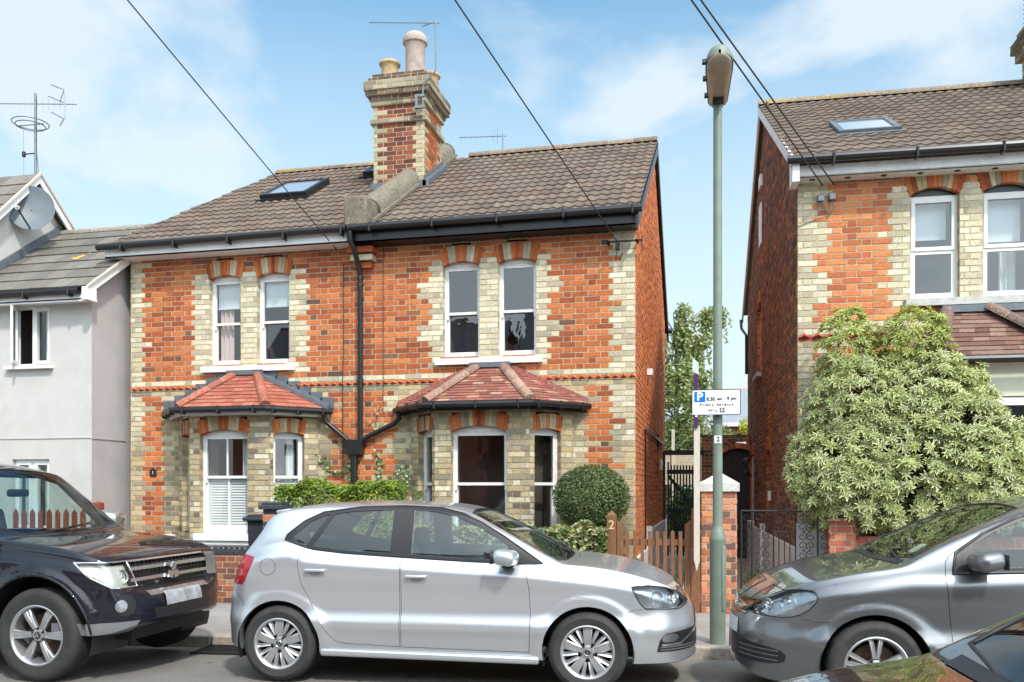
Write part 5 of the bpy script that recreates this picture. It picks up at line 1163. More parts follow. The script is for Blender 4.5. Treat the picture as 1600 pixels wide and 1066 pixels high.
mb = MB(); mb.tube([(.86, 0, 1.40), (.66, 0, 1.60)], [.006, .003], 6); mb.build('aerial', 'trim', c.R)
mb = MB(); mb.tube([(2.93, -.30, .975), (2.90, -.1, .985), (2.80, .35, 1.05)], .008, 6); mb.tube([(2.95, -.55, .955), (2.93, -.3, .98), (2.90, .05, .99)], .009, 6); mb.build('wiper', 'trim', c.R)
mb = MB(); mb.rbox(Vector((2.34, .0, 1.235)), (.05, .22, .07), .02, 2); mb.build('rear_view_mirror', 'trim', c.R, smooth=40)
mb = MB(); mb.rbox(Vector((.55, 0, 1.352)), (.13, .86, .028), .012, 2, eul(0, -8, 0)); mb.build('spoiler', 'silver', c.R, smooth=40)
for sgn in (-1, 1): mb = MB(); mb.rbox(Vector((1.9, sgn * .79, .235)), (1.75, .08, .06), .02, 3, eul(0, .6, 0)); mb.build('sill', 'silver', c.R, smooth=40)
bpy.data.objects.remove(skinO)
# ------------------------------------------------ black off-road car
SIDEV = [(.30, .93), (.45, .965), (.60, .985), (.75, .985), (.85, .995), (.95, .99), (1.1, .97), (1.4, .95)]
PV = dict(L=4.80, W=.905, hubs=(1.27, 4.05), hz=.36, arch=.46, flare=.035, tum=.20, hc=.88, side=SIDEV, front=(.48, 3.0), rear=(.3, 3.0), kx=.978,
    top=[(0, .9), (.05, 1.1), (.12, 1.6), (.25, 1.76), (.8, 1.82), (1.8, 1.83), (2.6, 1.79), (2.95, 1.72), (3.2, 1.52), (3.45, 1.30), (3.64, 1.14), (3.8, 1.12), (4.2, 1.075), (4.45, 1.02), (4.58, .965), (4.635, .90), (4.655, .80), (4.67, .72), (4.71, .69), (4.77, .65), (4.80, .52)],
    bot=[(0, .5), (.3, .42), (1, .36), (3.4, .36), (4.3, .36), (4.6, .37), (4.80, .44)],
    belt=[(0, .8), (.15, 1.1), (1, 1.10), (2.5, 1.09), (3.5, 1.06), (4.1, 1.01), (4.45, .955), (4.62, .87), (4.7, .66), (4.8, .48)])
def skinobj(P):
    m = MB(); r = loft(P); m.grid(r, closed=True); m.face(r[0][::-1]); m.face(r[-1]); return tmpobj(m)
c = Car(PV, 'off_road_car', (0, 0, 0), 0, 'black off-road car parked at the left edge, its chromed grille facing right', -1); skin(c); skV = skinobj(PV)
ang = radians(1.0); c.R.location = Vector((-5.26, 6.9, 0)) - Vector((cos(ang), sin(ang), 0)) * 4.05; c.R.rotation_euler = (0, 0, ang)
fw_ = [(2.05, 1.13), (2.05, 1.66), (2.75, 1.64), (2.95, 1.58), (3.30, 1.22), (3.30, 1.13)]; rw2 = [(1.1, 1.14), (1.1, 1.66), (1.95, 1.67), (1.95, 1.13)]
wsV = ([(2.98, -.66), (2.95, 0), (2.98, .66), (3.3, .71), (3.52, .73), (3.60, .5), (3.63, 0), (3.60, -.5), (3.52, -.73), (3.3, -.71)], 1.08)
g, g2 = glassset(c, [rw2, fw_], wsV, None)
fd = [(2.0, .42), (2.0, 1.70), (2.8, 1.67), (2.99, 1.60), (3.36, 1.20), (3.42, .95), (3.42, .42)]
dv = c.piece('door', fd, 'side', -1.2, -.6, ['navy', 'inner', 'trim'], cut=c.cutter(fw_, 'side', -1.3, -.35))
c.piece('bonnet', [(3.68, -.72), (4.2, -.72), (4.5, -.66), (4.59, -.4), (4.61, 0), (4.59, .4), (4.5, .66), (4.2, .72), (3.68, .72)], 'top', .8, 1.4, ['navy', 'inner', 'trim'])
hd = [(-.20, .955), (.19, .945), (.24, .84), (.275, .738), (.06, .745), (-.01, .785), (-.12, .85)]; ph = ((4.55, -.77), radians(45)); ph2 = None
M['lampcream'] = mat('pale_lamp_reflector', (.62, .62, .55), .3, metal=.35, var=.25, vs=9, bump=.3, bs=12)
def headV(c, near):
    C_ = ph
    h = c.patch('headlamp', hd, 'corner', -.45, .5, 'lens', .002, phi=C_, sh=skV); border(h, .007, 'chrome'); c.patch('reflector', inset(hd, .004), 'corner', -.45, .5, 'lampcream', -.035, h, C_, sh=skV)
    mb = MB()
    for (x, y, z, r) in ((4.52, -.73, .855, .055), (4.60, -.62, .82, .060), (4.42, -.80, .88, .045)):
        n = Vector((.75, -.66, 0)).normalized(); u = n.cross(Vector((0, 0, 1))); v = Vector((0, 0, 1)); b = Vector((x, y, z))
        mb.grid([[b + n * d + (u * cos(t) + v * sin(t)) * rr for t in [2 * pi * i / 24 for i in range(24)]] for rr, d in ((r, .02), (r * 1.05, 0), (r * .9, -.01), (r * .6, -.04), (r * .5, 0), (r * .3, .012), (.001, .016))], closed=True)
    mb.build('lamp_bowl', 'chrome', h, smooth=50)
headV(c, True); c.cutter(hd, 'corner', -.45, .5, g, ph)
c.patch('headlamp', [(.56, .74), (.60, .945), (.80, .93), (.86, .80), (.72, .73)], 'front', 4.0, 5, 'lampgrey', .003, sh=skV)
for s in (1,):
    pts = [Vector((4.55 + s_ * .7071, -.77 + s_ * .7071, z)) for s_, z in hd]
grl = [(-.56, .94), (.56, .94), (.585, .80), (.53, .70), (-.53, .70), (-.585, .80)]
c.cutter(grl, 'front', 4.5, 5.0, g2); c.patch('grille_mesh', grl, 'front', 4.5, 5, 'trim', -.03, sh=skV)
for z0_, z1_, m_ in ((.865, .895, 'chrome'), (.775, .803, 'chrome'), (.935, .948, 'chrome'), (.83, .838, 'gloss'), (.735, .745, 'gloss'), (.905, .912, 'gloss')): c.patch('grille_bar', [(-.57, z0_), (.57, z0_), (.57, z1_), (-.57, z1_)], 'front', 4.5, 5, m_, .006 if m_ == 'chrome' else -.01, sh=skV)
mb = MB()
for i in range(-9, 10): mb.box(4.60, 4.625, i * .058 - .003, i * .058 + .003, .71, .93)
mb.build('grille_slats', 'gloss', c.R)
mb = MB(); q = Vector((4.675, .0, .815))
for a in (90, 210, 330):
    d = Vector((0, cos(radians(a)), sin(radians(a)))); v = Vector((0, -d.z, d.y)); L_ = .088; w2 = .042
    p = [q, q + d * L_ * .5 + v * w2, q + d * L_, q + d * L_ * .5 - v * w2]; f = Vector((.014, 0, 0)); mb.face([a_ + f for a_ in p])
    for i in range(4): mb.face([p[i], p[(i + 1) % 4], p[(i + 1) % 4] + f, p[i] + f])
mb.build('emblem', 'chrome', c.R)
c.patch('number_plate', [(-.27, .555), (.27, .555), (.27, .665), (-.27, .665)], 'front', 4.5, 5, 'plate', .010, sh=skV)
c.patch('bumper_trim', [(-.44, .655), (.44, .655), (.44, .69), (-.44, .69)], 'front', 4.5, 5, 'lampgrey', .004, sh=skV)
c.patch('bumper_intake', [(-.40, .46), (.40, .46), (.42, .55), (-.42, .55)], 'front', 4.5, 5, 'trim', .003, sh=skV)
c.patch('lower_trim', [(-.34, .355), (-.34, .475), (-.1, .478), (.28, .472), (.22, .39), (.14, .33)], 'corner', -.6, .5, 'greyplastic', .006, phi=ph, sh=skV)
fo = c.patch('fog_lamp_surround', circ(.165, .60, .085, 24), 'corner', -.45, .5, 'trim', .004, phi=ph, sh=skV); c.patch('fog_lamp', circ(.125, .60, .048, 24), 'corner', -.45, .5, 'lampgrey', .010, fo, ph, sh=skV); 
for hx in (1.27, 4.05):
    for sgn in (-1, 1): c.cutter(circ(hx, .38, .465), 'side', sgn * 1.2, sgn * .50, g)
proj_tube('window_trim', c, [(1.0, 1.10), (1.05, 1.70), (2.8, 1.69), (3.0, 1.60), (3.42, 1.12)], 0, .010, 'trim')
mbL = proj_tube('wheel_arch_trim', c, [(4.05 + .478 * cos(a), .38 + .478 * sin(a)) for a in [-.1 + (pi + .2) * i / 24 for i in range(25)]], 0, .012, 'navy', closed=False)
c.finish(['navy', 'inner', 'trim'], [g2, g])
for hx in (1.27, 4.05):
    for sgn in (-1, 1): liner(c, hx, .475, sgn * .42, sgn * .86, .38); wheel(c, hx, sgn * .775, .374, .240, .26, 'six', sgn, .372)
mirror(c, 3.32, 1.22, -1, 'navy', 1.6); mirror(c, 3.32, 1.22, 1, 'chrome', 1.5)
seat(c, 2.5, -.4, .6, .66, 'inner'); seat(c, 2.5, .4, .6, .66, 'inner'); steering(c, 3.05, -.4, 1.12)
mb = MB(); mb.rbox(Vector((3.30, 0, .98)), (.5, 1.45, .24), .08, 3); mb.box(.6, 3.5, -.75, .75, .45, .5); mb.build('dashboard', 'inner', c.R, smooth=50)
mb = MB(); mb.tube([(3.60, -.45, 1.15), (3.58, -.1, 1.17), (3.50, .45, 1.21)], .010, 6); mb.build('wiper', 'trim', c.R)
mb = MB(); mb.tube([(3.60, .1, 1.16), (3.57, .35, 1.165), (3.50, .7, 1.17)], .010, 6); mb.build('wiper', 'trim', c.R)
mb = MB(); mb.rbox(Vector((3.10, .0, 1.50)), (.05, .24, .07), .02, 2); mb.build('rear_view_mirror', 'trim', c.R, smooth=40)
mb = MB(); mb.tube([(.4, -.72, 1.83), (1.2, -.72, 1.875), (2.3, -.72, 1.86), (2.75, -.70, 1.79)], .02, 8); mb.build('roof_rail', 'galv', c.R)
mb = MB(); mb.box(4.0, 4.66, -.55, .55, .30, .40); mb.build('underbody', 'trim', c.R)
bpy.data.objects.remove(skV)
# ------------------------------------------------ dark silver hatchback and the black car in front
PG = dict(L=4.22, W=.875, hubs=(.77, 3.33), hz=.31, arch=.355, flare=.018, tum=.31, hc=.86, side=SIDE, front=(.95, 2.4), rear=(.5, 3.0), kx=.978,
    top=[(0, .8), (.04, .95), (.15, 1.12), (.35, 1.38), (.6, 1.46), (1.2, 1.50), (1.8, 1.495), (2.1, 1.47), (2.3, 1.42), (2.6, 1.30), (2.9, 1.155), (3.02, 1.085), (3.11, 1.028), (3.15, 1.012), (3.42, .965), (3.7, .895), (3.9, .815), (4.02, .75), (4.11, .68), (4.17, .62), (4.21, .55), (4.22, .42)],
    bot=[(0, .3), (.3, .22), (1, .2), (3.4, .17), (3.9, .14), (4.1, .16), (4.22, .24)],
    belt=[(0, .8), (.3, 1.0), (1.2, 1.03), (2.2, 1.0), (2.8, .97), (3.05, .965), (3.3, .93), (3.6, .875), (3.85, .80), (4.0, .72), (4.12, .6), (4.22, .38)])
def hatch(loc, ang, paint, label, full):
    c = Car(PG, 'hatchback_car', loc, ang, label, 1); skin(c); sk = skinobj(PG)
    f_ = [(1.72, 1.03), (1.72, 1.405), (2.1, 1.385), (2.35, 1.325), (2.55, 1.235), (2.68, 1.155), (2.68, .995), (2.2, 1.02)]; r_ = [(.95, 1.07), (1.1, 1.36), (1.63, 1.405), (1.63, 1.035)]
    w_ = ([(2.30, -.52), (2.26, 0), (2.30, .52), (2.6, .61), (2.9, .685), (3.04, .68), (3.10, .35), (3.115, 0), (3.10, -.35), (3.04, -.68), (2.9, -.685), (2.6, -.61)], 1.0)
    g, g2 = glassset(c, [r_, f_], w_, None)
    fdr = [(1.68, .28), (1.68, 1.44), (2.1, 1.425), (2.35, 1.36), (2.6, 1.25), (2.84, 1.09), (2.873, 1.04), (2.88, .926), (2.856, .674), (2.846, .58), (2.84, .28)]
    d = c.piece('door', fdr, 'side', 1.2, .5, [paint, 'inner', 'trim'], cut=c.cutter(f_, 'side', 1.3, .35))
    c.piece('bonnet', [(3.13, -.66), (3.4, -.69), (3.7, -.64), (3.95, -.48), (4.08, -.25), (4.10, 0), (4.08, .25), (3.95, .48), (3.7, .64), (3.4, .69), (3.13, .66), (3.16, 0)], 'top', .6, 1.3, [paint, 'inner', 'trim'])
    hl = smoothpoly([(4.11, .70), (3.98, .79), (3.83, .832), (3.71, .825), (3.70, .76), (3.78, .67), (3.89, .628), (4.13, .622)], 1)
    for sgn in (1, -1): headlamp(c, hl, 'side', sgn * 1.2, sgn * .2, [((3.87, .62, .725), .058, (.6, .8, 0)), ((4.0, .50, .70), .042, (.7, .7, 0))] if sgn > 0 else [], sh=sk, refl='lampgrey'); c.cutter(hl, 'side', sgn * 1.2, sgn * .2, g)
    c.patch('cowl', [(3.085, -.62), (3.14, -.62), (3.165, 0), (3.14, .62), (3.085, .62), (3.118, 0)], 'top', .8, 1.4, 'trim', .004, sh=sk)
    gr = c.patch('grille', [(-.36, .60), (.36, .60), (.44, .66), (.40, .70), (-.40, .70), (-.44, .66)], 'front', 3.7, 4.3, 'gloss', .003, sh=sk)
    for z in (.615, .655): c.patch('grille_bar', [(-.38, z), (.38, z), (.38, z + .007), (-.38, z + .007)], 'front', 3.7, 4.3, 'chrome', .007, gr, sh=sk)
    fg = [(4.3, .46), (4.15, .42), (3.95, .395), (3.90, .355), (3.92, .30), (4.05, .275), (4.3, .28)]
    for sgn in (1, -1):
        q = c.patch('bumper_intake', smoothpoly(fg, 1), 'side', sgn * 1.2, sgn * .05, 'trim', .003, sh=sk)
        for z in (.31, .345, .38): c.patch('slat', [(3.95, z), (4.18, z), (4.18, z + .008), (3.95, z + .008)], 'side', sgn * 1.2, sgn * .05, 'greyplastic', .007, q, sh=sk)
    mb = MB(); mb.lathe([(.052, 0), (.058, .008), (.064, 0)], (4.17, 0, .66), ax='X', n=28, cap=False); textat(mb, 'V', .055, (4.18, 0, .68), u=(0, 1, 0), n=(1, 0, 0)); textat(mb, 'W', .05, (4.18, 0, .64), u=(0, 1, 0), n=(1, 0, 0)); mb.build('emblem', 'chrome', c.R)
    c.patch('number_plate', [(-.26, .45), (.26, .45), (.26, .56), (-.26, .56)], 'front', 3.7, 4.3, 'signwhite', .006, sh=sk)
    band(c, [(.8, 1.06), (1.0, 1.37), (1.68, 1.435), (2.1, 1.42), (2.36, 1.355), (2.6, 1.24), (2.81, 1.10), (2.83, .965), (2.2, .985), (1.5, 1.01)], [r_, f_], 1, 'trim')
    proj_tube('window_trim', c, [(.8, 1.06), (1.0, 1.36), (1.68, 1.43), (2.1, 1.415), (2.36, 1.35), (2.6, 1.24), (2.80, 1.10), (2.83, .965), (2.2, .985), (1.5, 1.01)], 0, .010, 'trim', sgn=1)
    proj_tube('bumper_seam', c, [(3.83, .655), (3.80, .625), (3.70, .612), (3.60, .615)], 0, .0022, 'trim', closed=False, sgn=1)
    c.patch('pillar_trim', [(2.68, .97), (2.68, 1.17), (2.80, 1.085), (2.825, .97)], 'side', 1.2, .4, 'trim', .002, d, sh=sk)
    for hx in (.77, 3.33):
        for sgn in (-1, 1): c.cutter(circ(hx, .32, .362), 'side', sgn * 1.2, sgn * .50, g)
    c.finish([paint, 'inner', 'trim'], [g2, g])
    for hx in (.77, 3.33):
        for sgn in (-1, 1): liner(c, hx, .368, sgn * .45, sgn * .84, .32); wheel(c, hx, sgn * .765, .318, .213, .205, 'five', sgn, .316)
    handle(c, 1.85, .87, 1, paint, d); mirror(c, 2.66, 1.06, 1, paint, 1.05)
    mb = MB(); mb.rbox(Vector((2.85, 0, .84)), (.5, 1.35, .24), .08, 3); mb.box(.6, 3.0, -.68, .68, .24, .28); mb.build('dashboard', 'inner', c.R, smooth=50)
    seat(c, 1.85, -.38); seat(c, 1.85, .38); steering(c, 2.42, -.37, .92)
    if not full: bpy.data.objects.remove(sk); return c
    mirror(c, 2.66, 1.06, -1, paint, 1.05)
    mb = MB(); mb.tube([(3.10, .55, 1.03), (3.06, .2, 1.075), (3.0, -.15, 1.11)], .009, 6); mb.build('wiper', 'trim', c.R)
    mb = MB(); mb.tube([(3.12, -.1, 1.06), (3.08, -.4, 1.05), (2.98, -.62, 1.08)], .009, 6); mb.build('wiper', 'trim', c.R)
    if full: mb = MB(); o = c.patch('permit', [(2.90, .38), (3.0, .38), (3.0, .50), (2.90, .50)], 'top', 1.0, 2.2, 'signwhite', -.010, sh=sk)
    bpy.data.objects.remove(sk); return c
a_ = radians(4.5); fwd = Vector((-cos(a_), -sin(a_), 0)); lf_ = Vector((sin(a_), -cos(a_), 0))
hatch(Vector((1.095, 6.4, 0)) - fwd * 3.33 - lf_ * .875, a_ + pi, 'gunmetal', 'dark silver hatchback parked at the right, facing the silver one across the lamp column', True)
a_ = radians(8); hatch(Vector((.27 + 3.65 * cos(a_), 2.23 + 3.65 * sin(a_), 0)), a_ + pi, 'carblack', 'glossy black car in the bottom right foreground, only its bonnet and windscreen showing', False)
# ================================================================== STREET FURNITURE
LX, LY, LZ = .05, 8.70, .06
L = root('street_lamp', (LX, LY, LZ), 0, 'tall sage green street lamp between the two facing cars, with a tan lantern', 'street lamp')
mb = MB(); mb.lathe([(.075, -.05), (.075, .97), (.079, .985), (.079, 1.0), (.072, 1.03), (.056, 1.09), (.051, 1.10), (.047, 1.13), (.047, 1.2)], (0, 0, 0), n=36); mb.build('lamp_base', 'lampgreen', L, smooth=40)
mb = MB(); mb.lathe([(.047, 1.2), (.0465, 1.3), (.042, 3.2), (.041, 5.22)], n=32); mb.build('pole', 'lampgreen', L, smooth=50)
mb = MB(); dr_ = Matrix.Rotation(radians(52), 4, 'Z')
pts = []
mb.rbox(Vector((0, -.074, .62)), (.06, .018, .62), .008, 3); o = mb.build('access_door', 'lampgreen', L, smooth=40); o.data.transform(dr_)
# lantern: axis runs from the pole top towards the road, tipped up
hd_ = Vector((.02, -1, 0)).normalized(); up_ = Vector((0, 0, 1)); tip = radians(9); ax_ = hd_ * cos(tip) + up_ * sin(tip); sx_ = Vector((1, .02, 0)); vz = sx_.cross(ax_) * -1
if vz.z < 0: vz = -vz
ow = Vector((0, .06, 5.22))
def LP(s, x, z): return ow + ax_ * s + sx_ * x + vz * z
def hw(s): return .088 + .030 * min(1, s / .5) if s < .62 else .118 * sqrt(max(0, 1 - ((s - .62) / .15) ** 2))
S_ = [0, .02, .1, .2, .3, .4, .5, .6, .66, .70, .73, .75, .762, .7695]
mb = MB(); mb.grid([[LP(s, hw(s) * cos(t), .015 + (.105 if s > .02 else .07) * min(1, hw(s) / .10) * sin(t)) for t in [pi * i / 16 for i in range(17)]] for s in S_]); mb.grid([[LP(s, hw(s) * 1.04, .02), LP(s, hw(s) * 1.04, -.012), LP(s, hw(s) * .92, -.012)] for s in S_]); mb.grid([[LP(s, -hw(s) * 1.04, .02), LP(s, -hw(s) * 1.04, -.012), LP(s, -hw(s) * .92, -.012)] for s in S_])
mb.face([LP(0, .088 * cos(t), .015 + .07 * sin(t)) for t in [pi * i / 16 for i in range(17)]]); mb.build('canopy', 'lampgreen', L, smooth=45)
mb = MB(); mb.grid([[LP(s, hw(s) * .93 * cos(t), -.012 - .07 * min(1, hw(s) / .10) * (.6 + .4 * sin(min(1, s / .7) * pi)) * abs(sin(t)) ** .6) for t in [pi * i / 16 for i in range(17)]] for s in S_]); b_ = mb.build('lamp_bowl', 'lampbowl', L, smooth=50)
mb = MB()
for s in (.1, .37, .62): mb.obox(LP(s, -hw(s) * 1.04 - .03, -.015), ax_ * .04, sx_ * .04, vz * .035)
mb.build('clip', 'trim', L)
mb = MB(); mb.lathe([(.042, 0), (.034, .012), (.0, .012)], LP(.16, 0, -.10), n=20); mb.obox(LP(.11, -.05, -.096), ax_ * .09, sx_ * .10, vz * .03); mb.build('lamp_holder', 'trim', L, smooth=40)
mb = MB(); mb.tube([(0, 0, 5.15), (0, .0, 5.26)], .05, 12); mb.obox(LP(-.03, -.05, -.035), ax_ * .12, sx_ * .10, vz * .04); mb.build('lamp_bracket', 'lampgreen', L)
# parking plate + number on the column
P_ = root('parking_sign', (.035, 8.60, 2.36), radians(2), 'white parking plate with a blue P and permit times fixed to the lamp column', 'sign')
def rrect(w, h, r, n=6): return [(sx * (w / 2 - r) + r * cos(a), sz * (h / 2 - r) + r * sin(a)) for sx, sz, a0 in ((1, 1, 0), (-1, 1, 90), (-1, -1, 180), (1, -1, 270)) for a in [radians(a0 + 90 * i / n) for i in range(n + 1)]]
mb = MB(); mb.prism(rrect(.455, .245, .018), (0, 0, 0), (1, 0, 0), (0, 0, 1), (0, -.006, 0)); mb.build('backing', 'signblack', P_)
mb = MB(); mb.prism(rrect(.440, .230, .013), (0, -.006, 0), (1, 0, 0), (0, 0, 1), (0, -.0015, 0)); mb.build('face', 'signwhite', P_)
mb = MB(); mb.prism(rrect(.104, .100, .006), (-.152, -.0075, .053), (1, 0, 0), (0, 0, 1), (0, -.0012, 0)); mb.build('blue_panel', 'signblue', P_)
mb = MB(); textat(mb, 'P', .105, (-.152, -.0095, .053), bold=.0035, sx=1.05); mb.build('letter', 'signwhite', P_)
mb = MB(); textat(mb, '8.30', .046, (-.050, -.008, .030), bold=.0016, sx=1.0); textat(mb, 'am', .040, (.034, -.008, .032), bold=.0014); textat(mb, '-', .04, (.082, -.008, .034), bold=.0014); textat(mb, '9', .046, (.110, -.008, .032), bold=.0016); textat(mb, 'pm', .040, (.162, -.008, .034), bold=.0014)
me = textmesh('Permit holders', .033); 
for ch_i, ch_c in enumerate('Permit holders'):
    if ch_c != ' ': textat(mb, ch_c, .035, (-.145 + ch_i * .0228, -.008, -.024), bold=.0014)
for ch_i, ch_c in enumerate('only'): textat(mb, ch_c, .035, (-.064 + ch_i * .0215, -.008, -.074 - (.006 if ch_c == 'y' else 0)), bold=.0014)
mb.prism([(.033, -.098), (.078, -.098), (.078, -.053), (.033, -.053)], (0, -.0075, 0), (1, 0, 0), (0, 0, 1), (0, -.001, 0)); mb.build('lettering', 'signblack', P_)
mb = MB(); textat(mb, 'D', .036, (.0555, -.0093, -.0755), bold=.0016); mb.build('zone_letter', 'signwhite', P_)
mb = MB()
for z in (-.06, .06): mb.lathe([(.046, z - .008), (.046, z + .008)], (.015, .07 + .01, 0), n=20)
mb.build('clamp', 'galv', P_)
N_ = root('number_plate', (.052, 8.654, 2.01), 0, 'small white square plate with the number 2 on the lamp column below the parking plate', 'sign')
mb = MB(); mb.prism(rrect(.066, .072, .003), (-.0, -.003, 0), (1, 0, 0), (0, 0, 1), (0, -.002, 0)); mb.build('face', 'signwhite', N_)
mb = MB(); textat(mb, '2', .062, (.002, -.0058, 0), bold=.002); mb.build('numeral', 'signblack', N_)

# agent's board post seen edge-on
A_ = root('agent_board', (-.175, 10.48, .57), 0, 'pale timber post with an edge-on purple board, strapped beside the brown gate post', 'sign board')
mb = MB(); mb.prism([(-.034, .14), (0, -.0), (.034, .14), (.034, 1.70), (-.034, 1.70)], (0, 0, 0), (1, 0, 0), (0, 0, 1), (0, .05, 0)); mb.build('post', 'palewood', A_)
mb = MB(); mb.box(-.036, .012, -.03, .045, 1.68, 2.30); mb.build('board', 'purple', A_)
mb = MB(); mb.prism([(-.05, 2.33), (.02, 2.29), (.02, 2.43), (-.05, 2.49)], (0, -.02, 0), (1, 0, 0), (0, 0, 1), (0, .03, 0)); mb.build('board_top', 'palegreen', A_)
mb = MB(); mb.box(-.02, .01, -.032, -.03, 1.80, 1.88); mb.build('mark', 'signwhite', A_)
# brown picket gate and its posts
def post(mb, x, y, w, z0, z1, cap=.05):
    mb.box(x - w / 2, x + w / 2, y - w / 2, y + w / 2, z0, z1)
    a = [(x - w / 2, y - w / 2, z1), (x + w / 2, y - w / 2, z1), (x + w / 2, y + w / 2, z1), (x - w / 2, y + w / 2, z1)]
    for i in range(4): mb.face([a[i], a[(i + 1) % 4], (x, y, z1 + cap)])
G_ = root('picket_gate', (-.68, 10.62, .08), radians(4.4), 'low brown wooden picket gate in front of the passage', 'gate')
for i in range(8):
    mb = MB(); x = -.315 + i * .0895; mb.prism([(x - .021, .04), (x + .021, .04), (x + .021, .95), (x - .021, .95)], (0, -.012, 0), (1, 0, 0), (0, 0, 1), (0, .022, 0)); mb.build('picket', 'wood', G_)
for x, s in ((-.40, 1), (.40, -1)):
    mb = MB(); mb.prism([(x - .036, .02), (x + .036, .02), (x + .036, 1.03 if s > 0 else 1.09), (x - .036, 1.09 if s > 0 else 1.03)], (0, -.02, 0), (1, 0, 0), (0, 0, 1), (0, .05, 0)); mb.build('stile', 'wood', G_)
for z in (.18, .78): mb = MB(); mb.box(-.365, .365, .011, .035, z, z + .075); mb.build('rail', 'wood', G_)
mb = MB(); post(mb, -1.175, 10.58, .11, .08, 1.22, .055); o = tag(mb.build('gate_post', 'wood'), 'brown gate post with a pale numeral 2, left of the picket gate', 'gate post')
mb = MB(); textat(mb, '2', .15, (-1.175, 10.523, 1.10), ext=.004, bold=.002); mb.build('numeral', 'brass', o)
mb = MB(); post(mb, -.19, 10.66, .10, .08, 1.30, .0); tag(mb.build('gate_post', 'wood'), 'plain brown gate post against the brick pier, behind the pale board post', 'gate post')

# brick pier with white pyramid cap
def pier(name, cx, cy, w, d, z1, cf, off, matn='brick'):
    mb = MB()
    for O, U, L_ in (((cx - w / 2, cy - d / 2, 0), (1, 0, 0), w), ((cx + w / 2, cy - d / 2, 0), (0, 1, 0), d), ((cx - w / 2, cy + d / 2, 0), (0, -1, 0), d)): bricks(mb, Fr(O, U), 0, L_, .05, z1, cf, proud=.007, jitd=.003)
    mb.face([(cx - w / 2, cy - d / 2, z1), (cx + w / 2, cy - d / 2, z1), (cx + w / 2, cy + d / 2, z1), (cx - w / 2, cy + d / 2, z1)], (.5, .5, .5), 1)
    return mb
R_ = root('brick_pier', (.075, 10.80, .06), 0, 'orange brick gate pier with a weathered white pyramid cap behind the lamp column', 'pier'); off = (.075, 10.80, .06)
pier('p', .075, 10.80, .40, .36, 1.505, lambda u, z, k, h: jit(random.choice([(.55, .19, .09), (.50, .15, .07), (.60, .24, .12), (.34, .12, .08), (.62, .28, .17), (.2, .1, .08)]), .15), off).build('shaft', ['brick', 'mortar'], R_, off)
mb = MB(); w = .235; mb.box(.075 - w, .075 + w, 10.80 - .21, 10.80 + .21, 1.505, 1.60)
a = [(.075 - w, 10.59, 1.60), (.075 + w, 10.59, 1.60), (.075 + w, 11.01, 1.60), (.075 - w, 11.01, 1.60)]
for i in range(4): mb.face([a[i], a[(i + 1) % 4], (.085, 10.80, 1.735)])
M['cap'] = mat('weathered_concrete', (.58, .56, .52), .9, var=.18, vs=12, bump=.5, bs=60, spots=[((.22, .21, .19), 22, .64)]); mb.build('cap', 'cap', R_, off)
# wrought iron gate
I_ = root('iron_gate', (.33, 10.60, .1), radians(-9), 'black wrought iron garden gate with scrolls between the capped pier and the low brick pillar', 'gate')
mb = MB(); Wg = .97; Hg = 1.18
def bar(x0, z0, x1, z1, r=.009): mb.tube([(x0, 0, z0), (x1, 0, z1)], r, 6)
bar(0, Hg, Wg, Hg, .012); bar(0, .08, Wg, .08, .012); bar(0, .0, 0, Hg, .013); bar(Wg, 0, Wg, Hg, .013)
for x in (.12, .36, .60, .84): bar(x, .08, x, Hg, .010)
mb.build('frame', 'blackmetal', I_)
mb = MB(); bar(.36, .94, .60, .94); bar(.36, .50, .60, .50)
for x in (.42, .48, .54): bar(x, .50, x, .94, .007)
mb.build('centre_bars', 'blackmetal', I_)
def scroll(cx, cz, r, fl, up): mb.tube([(cx + fl * r * (1 - .75 * i / 22) * cos(2.6 * pi * i / 22 - pi / 2), 0, cz + up * r * (1 - .75 * i / 22) * sin(2.6 * pi * i / 22 - pi / 2)) for i in range(23)], .0045, 5)
for n_s, (xa, xb) in enumerate(((.0, .12), (.12, .36), (.36, .60), (.60, .84), (.84, .97))):
    mb = MB(); z = .16
    while z < 1.16:
        if not (n_s == 2 and .44 < z < .97):
            r = min(.052, (xb - xa) * .24 if xb - xa > .2 else .04)
            if xb - xa > .2:
                for s, cx in ((1, xa + .075), (-1, xb - .075)): scroll(cx, z, r, s, 1 if int(z * 10) % 2 else -1)
            else: scroll((xa + xb) / 2, z, r, 1 if n_s else -1, 1 if int(z * 10) % 2 else -1)
        z += .105
    mb.build('scrollwork', 'blackmetal', I_)
mb = MB(); scroll(.44, 1.245, .055, 1, 1); scroll(.50, 1.245, .055, -1, 1); mb.tube([(.30, 0, 1.19), (.36, 0, 1.25), (.44, 0, 1.27), (.5, 0, 1.22)], .006, 6); mb.build('finial', 'blackmetal', I_)
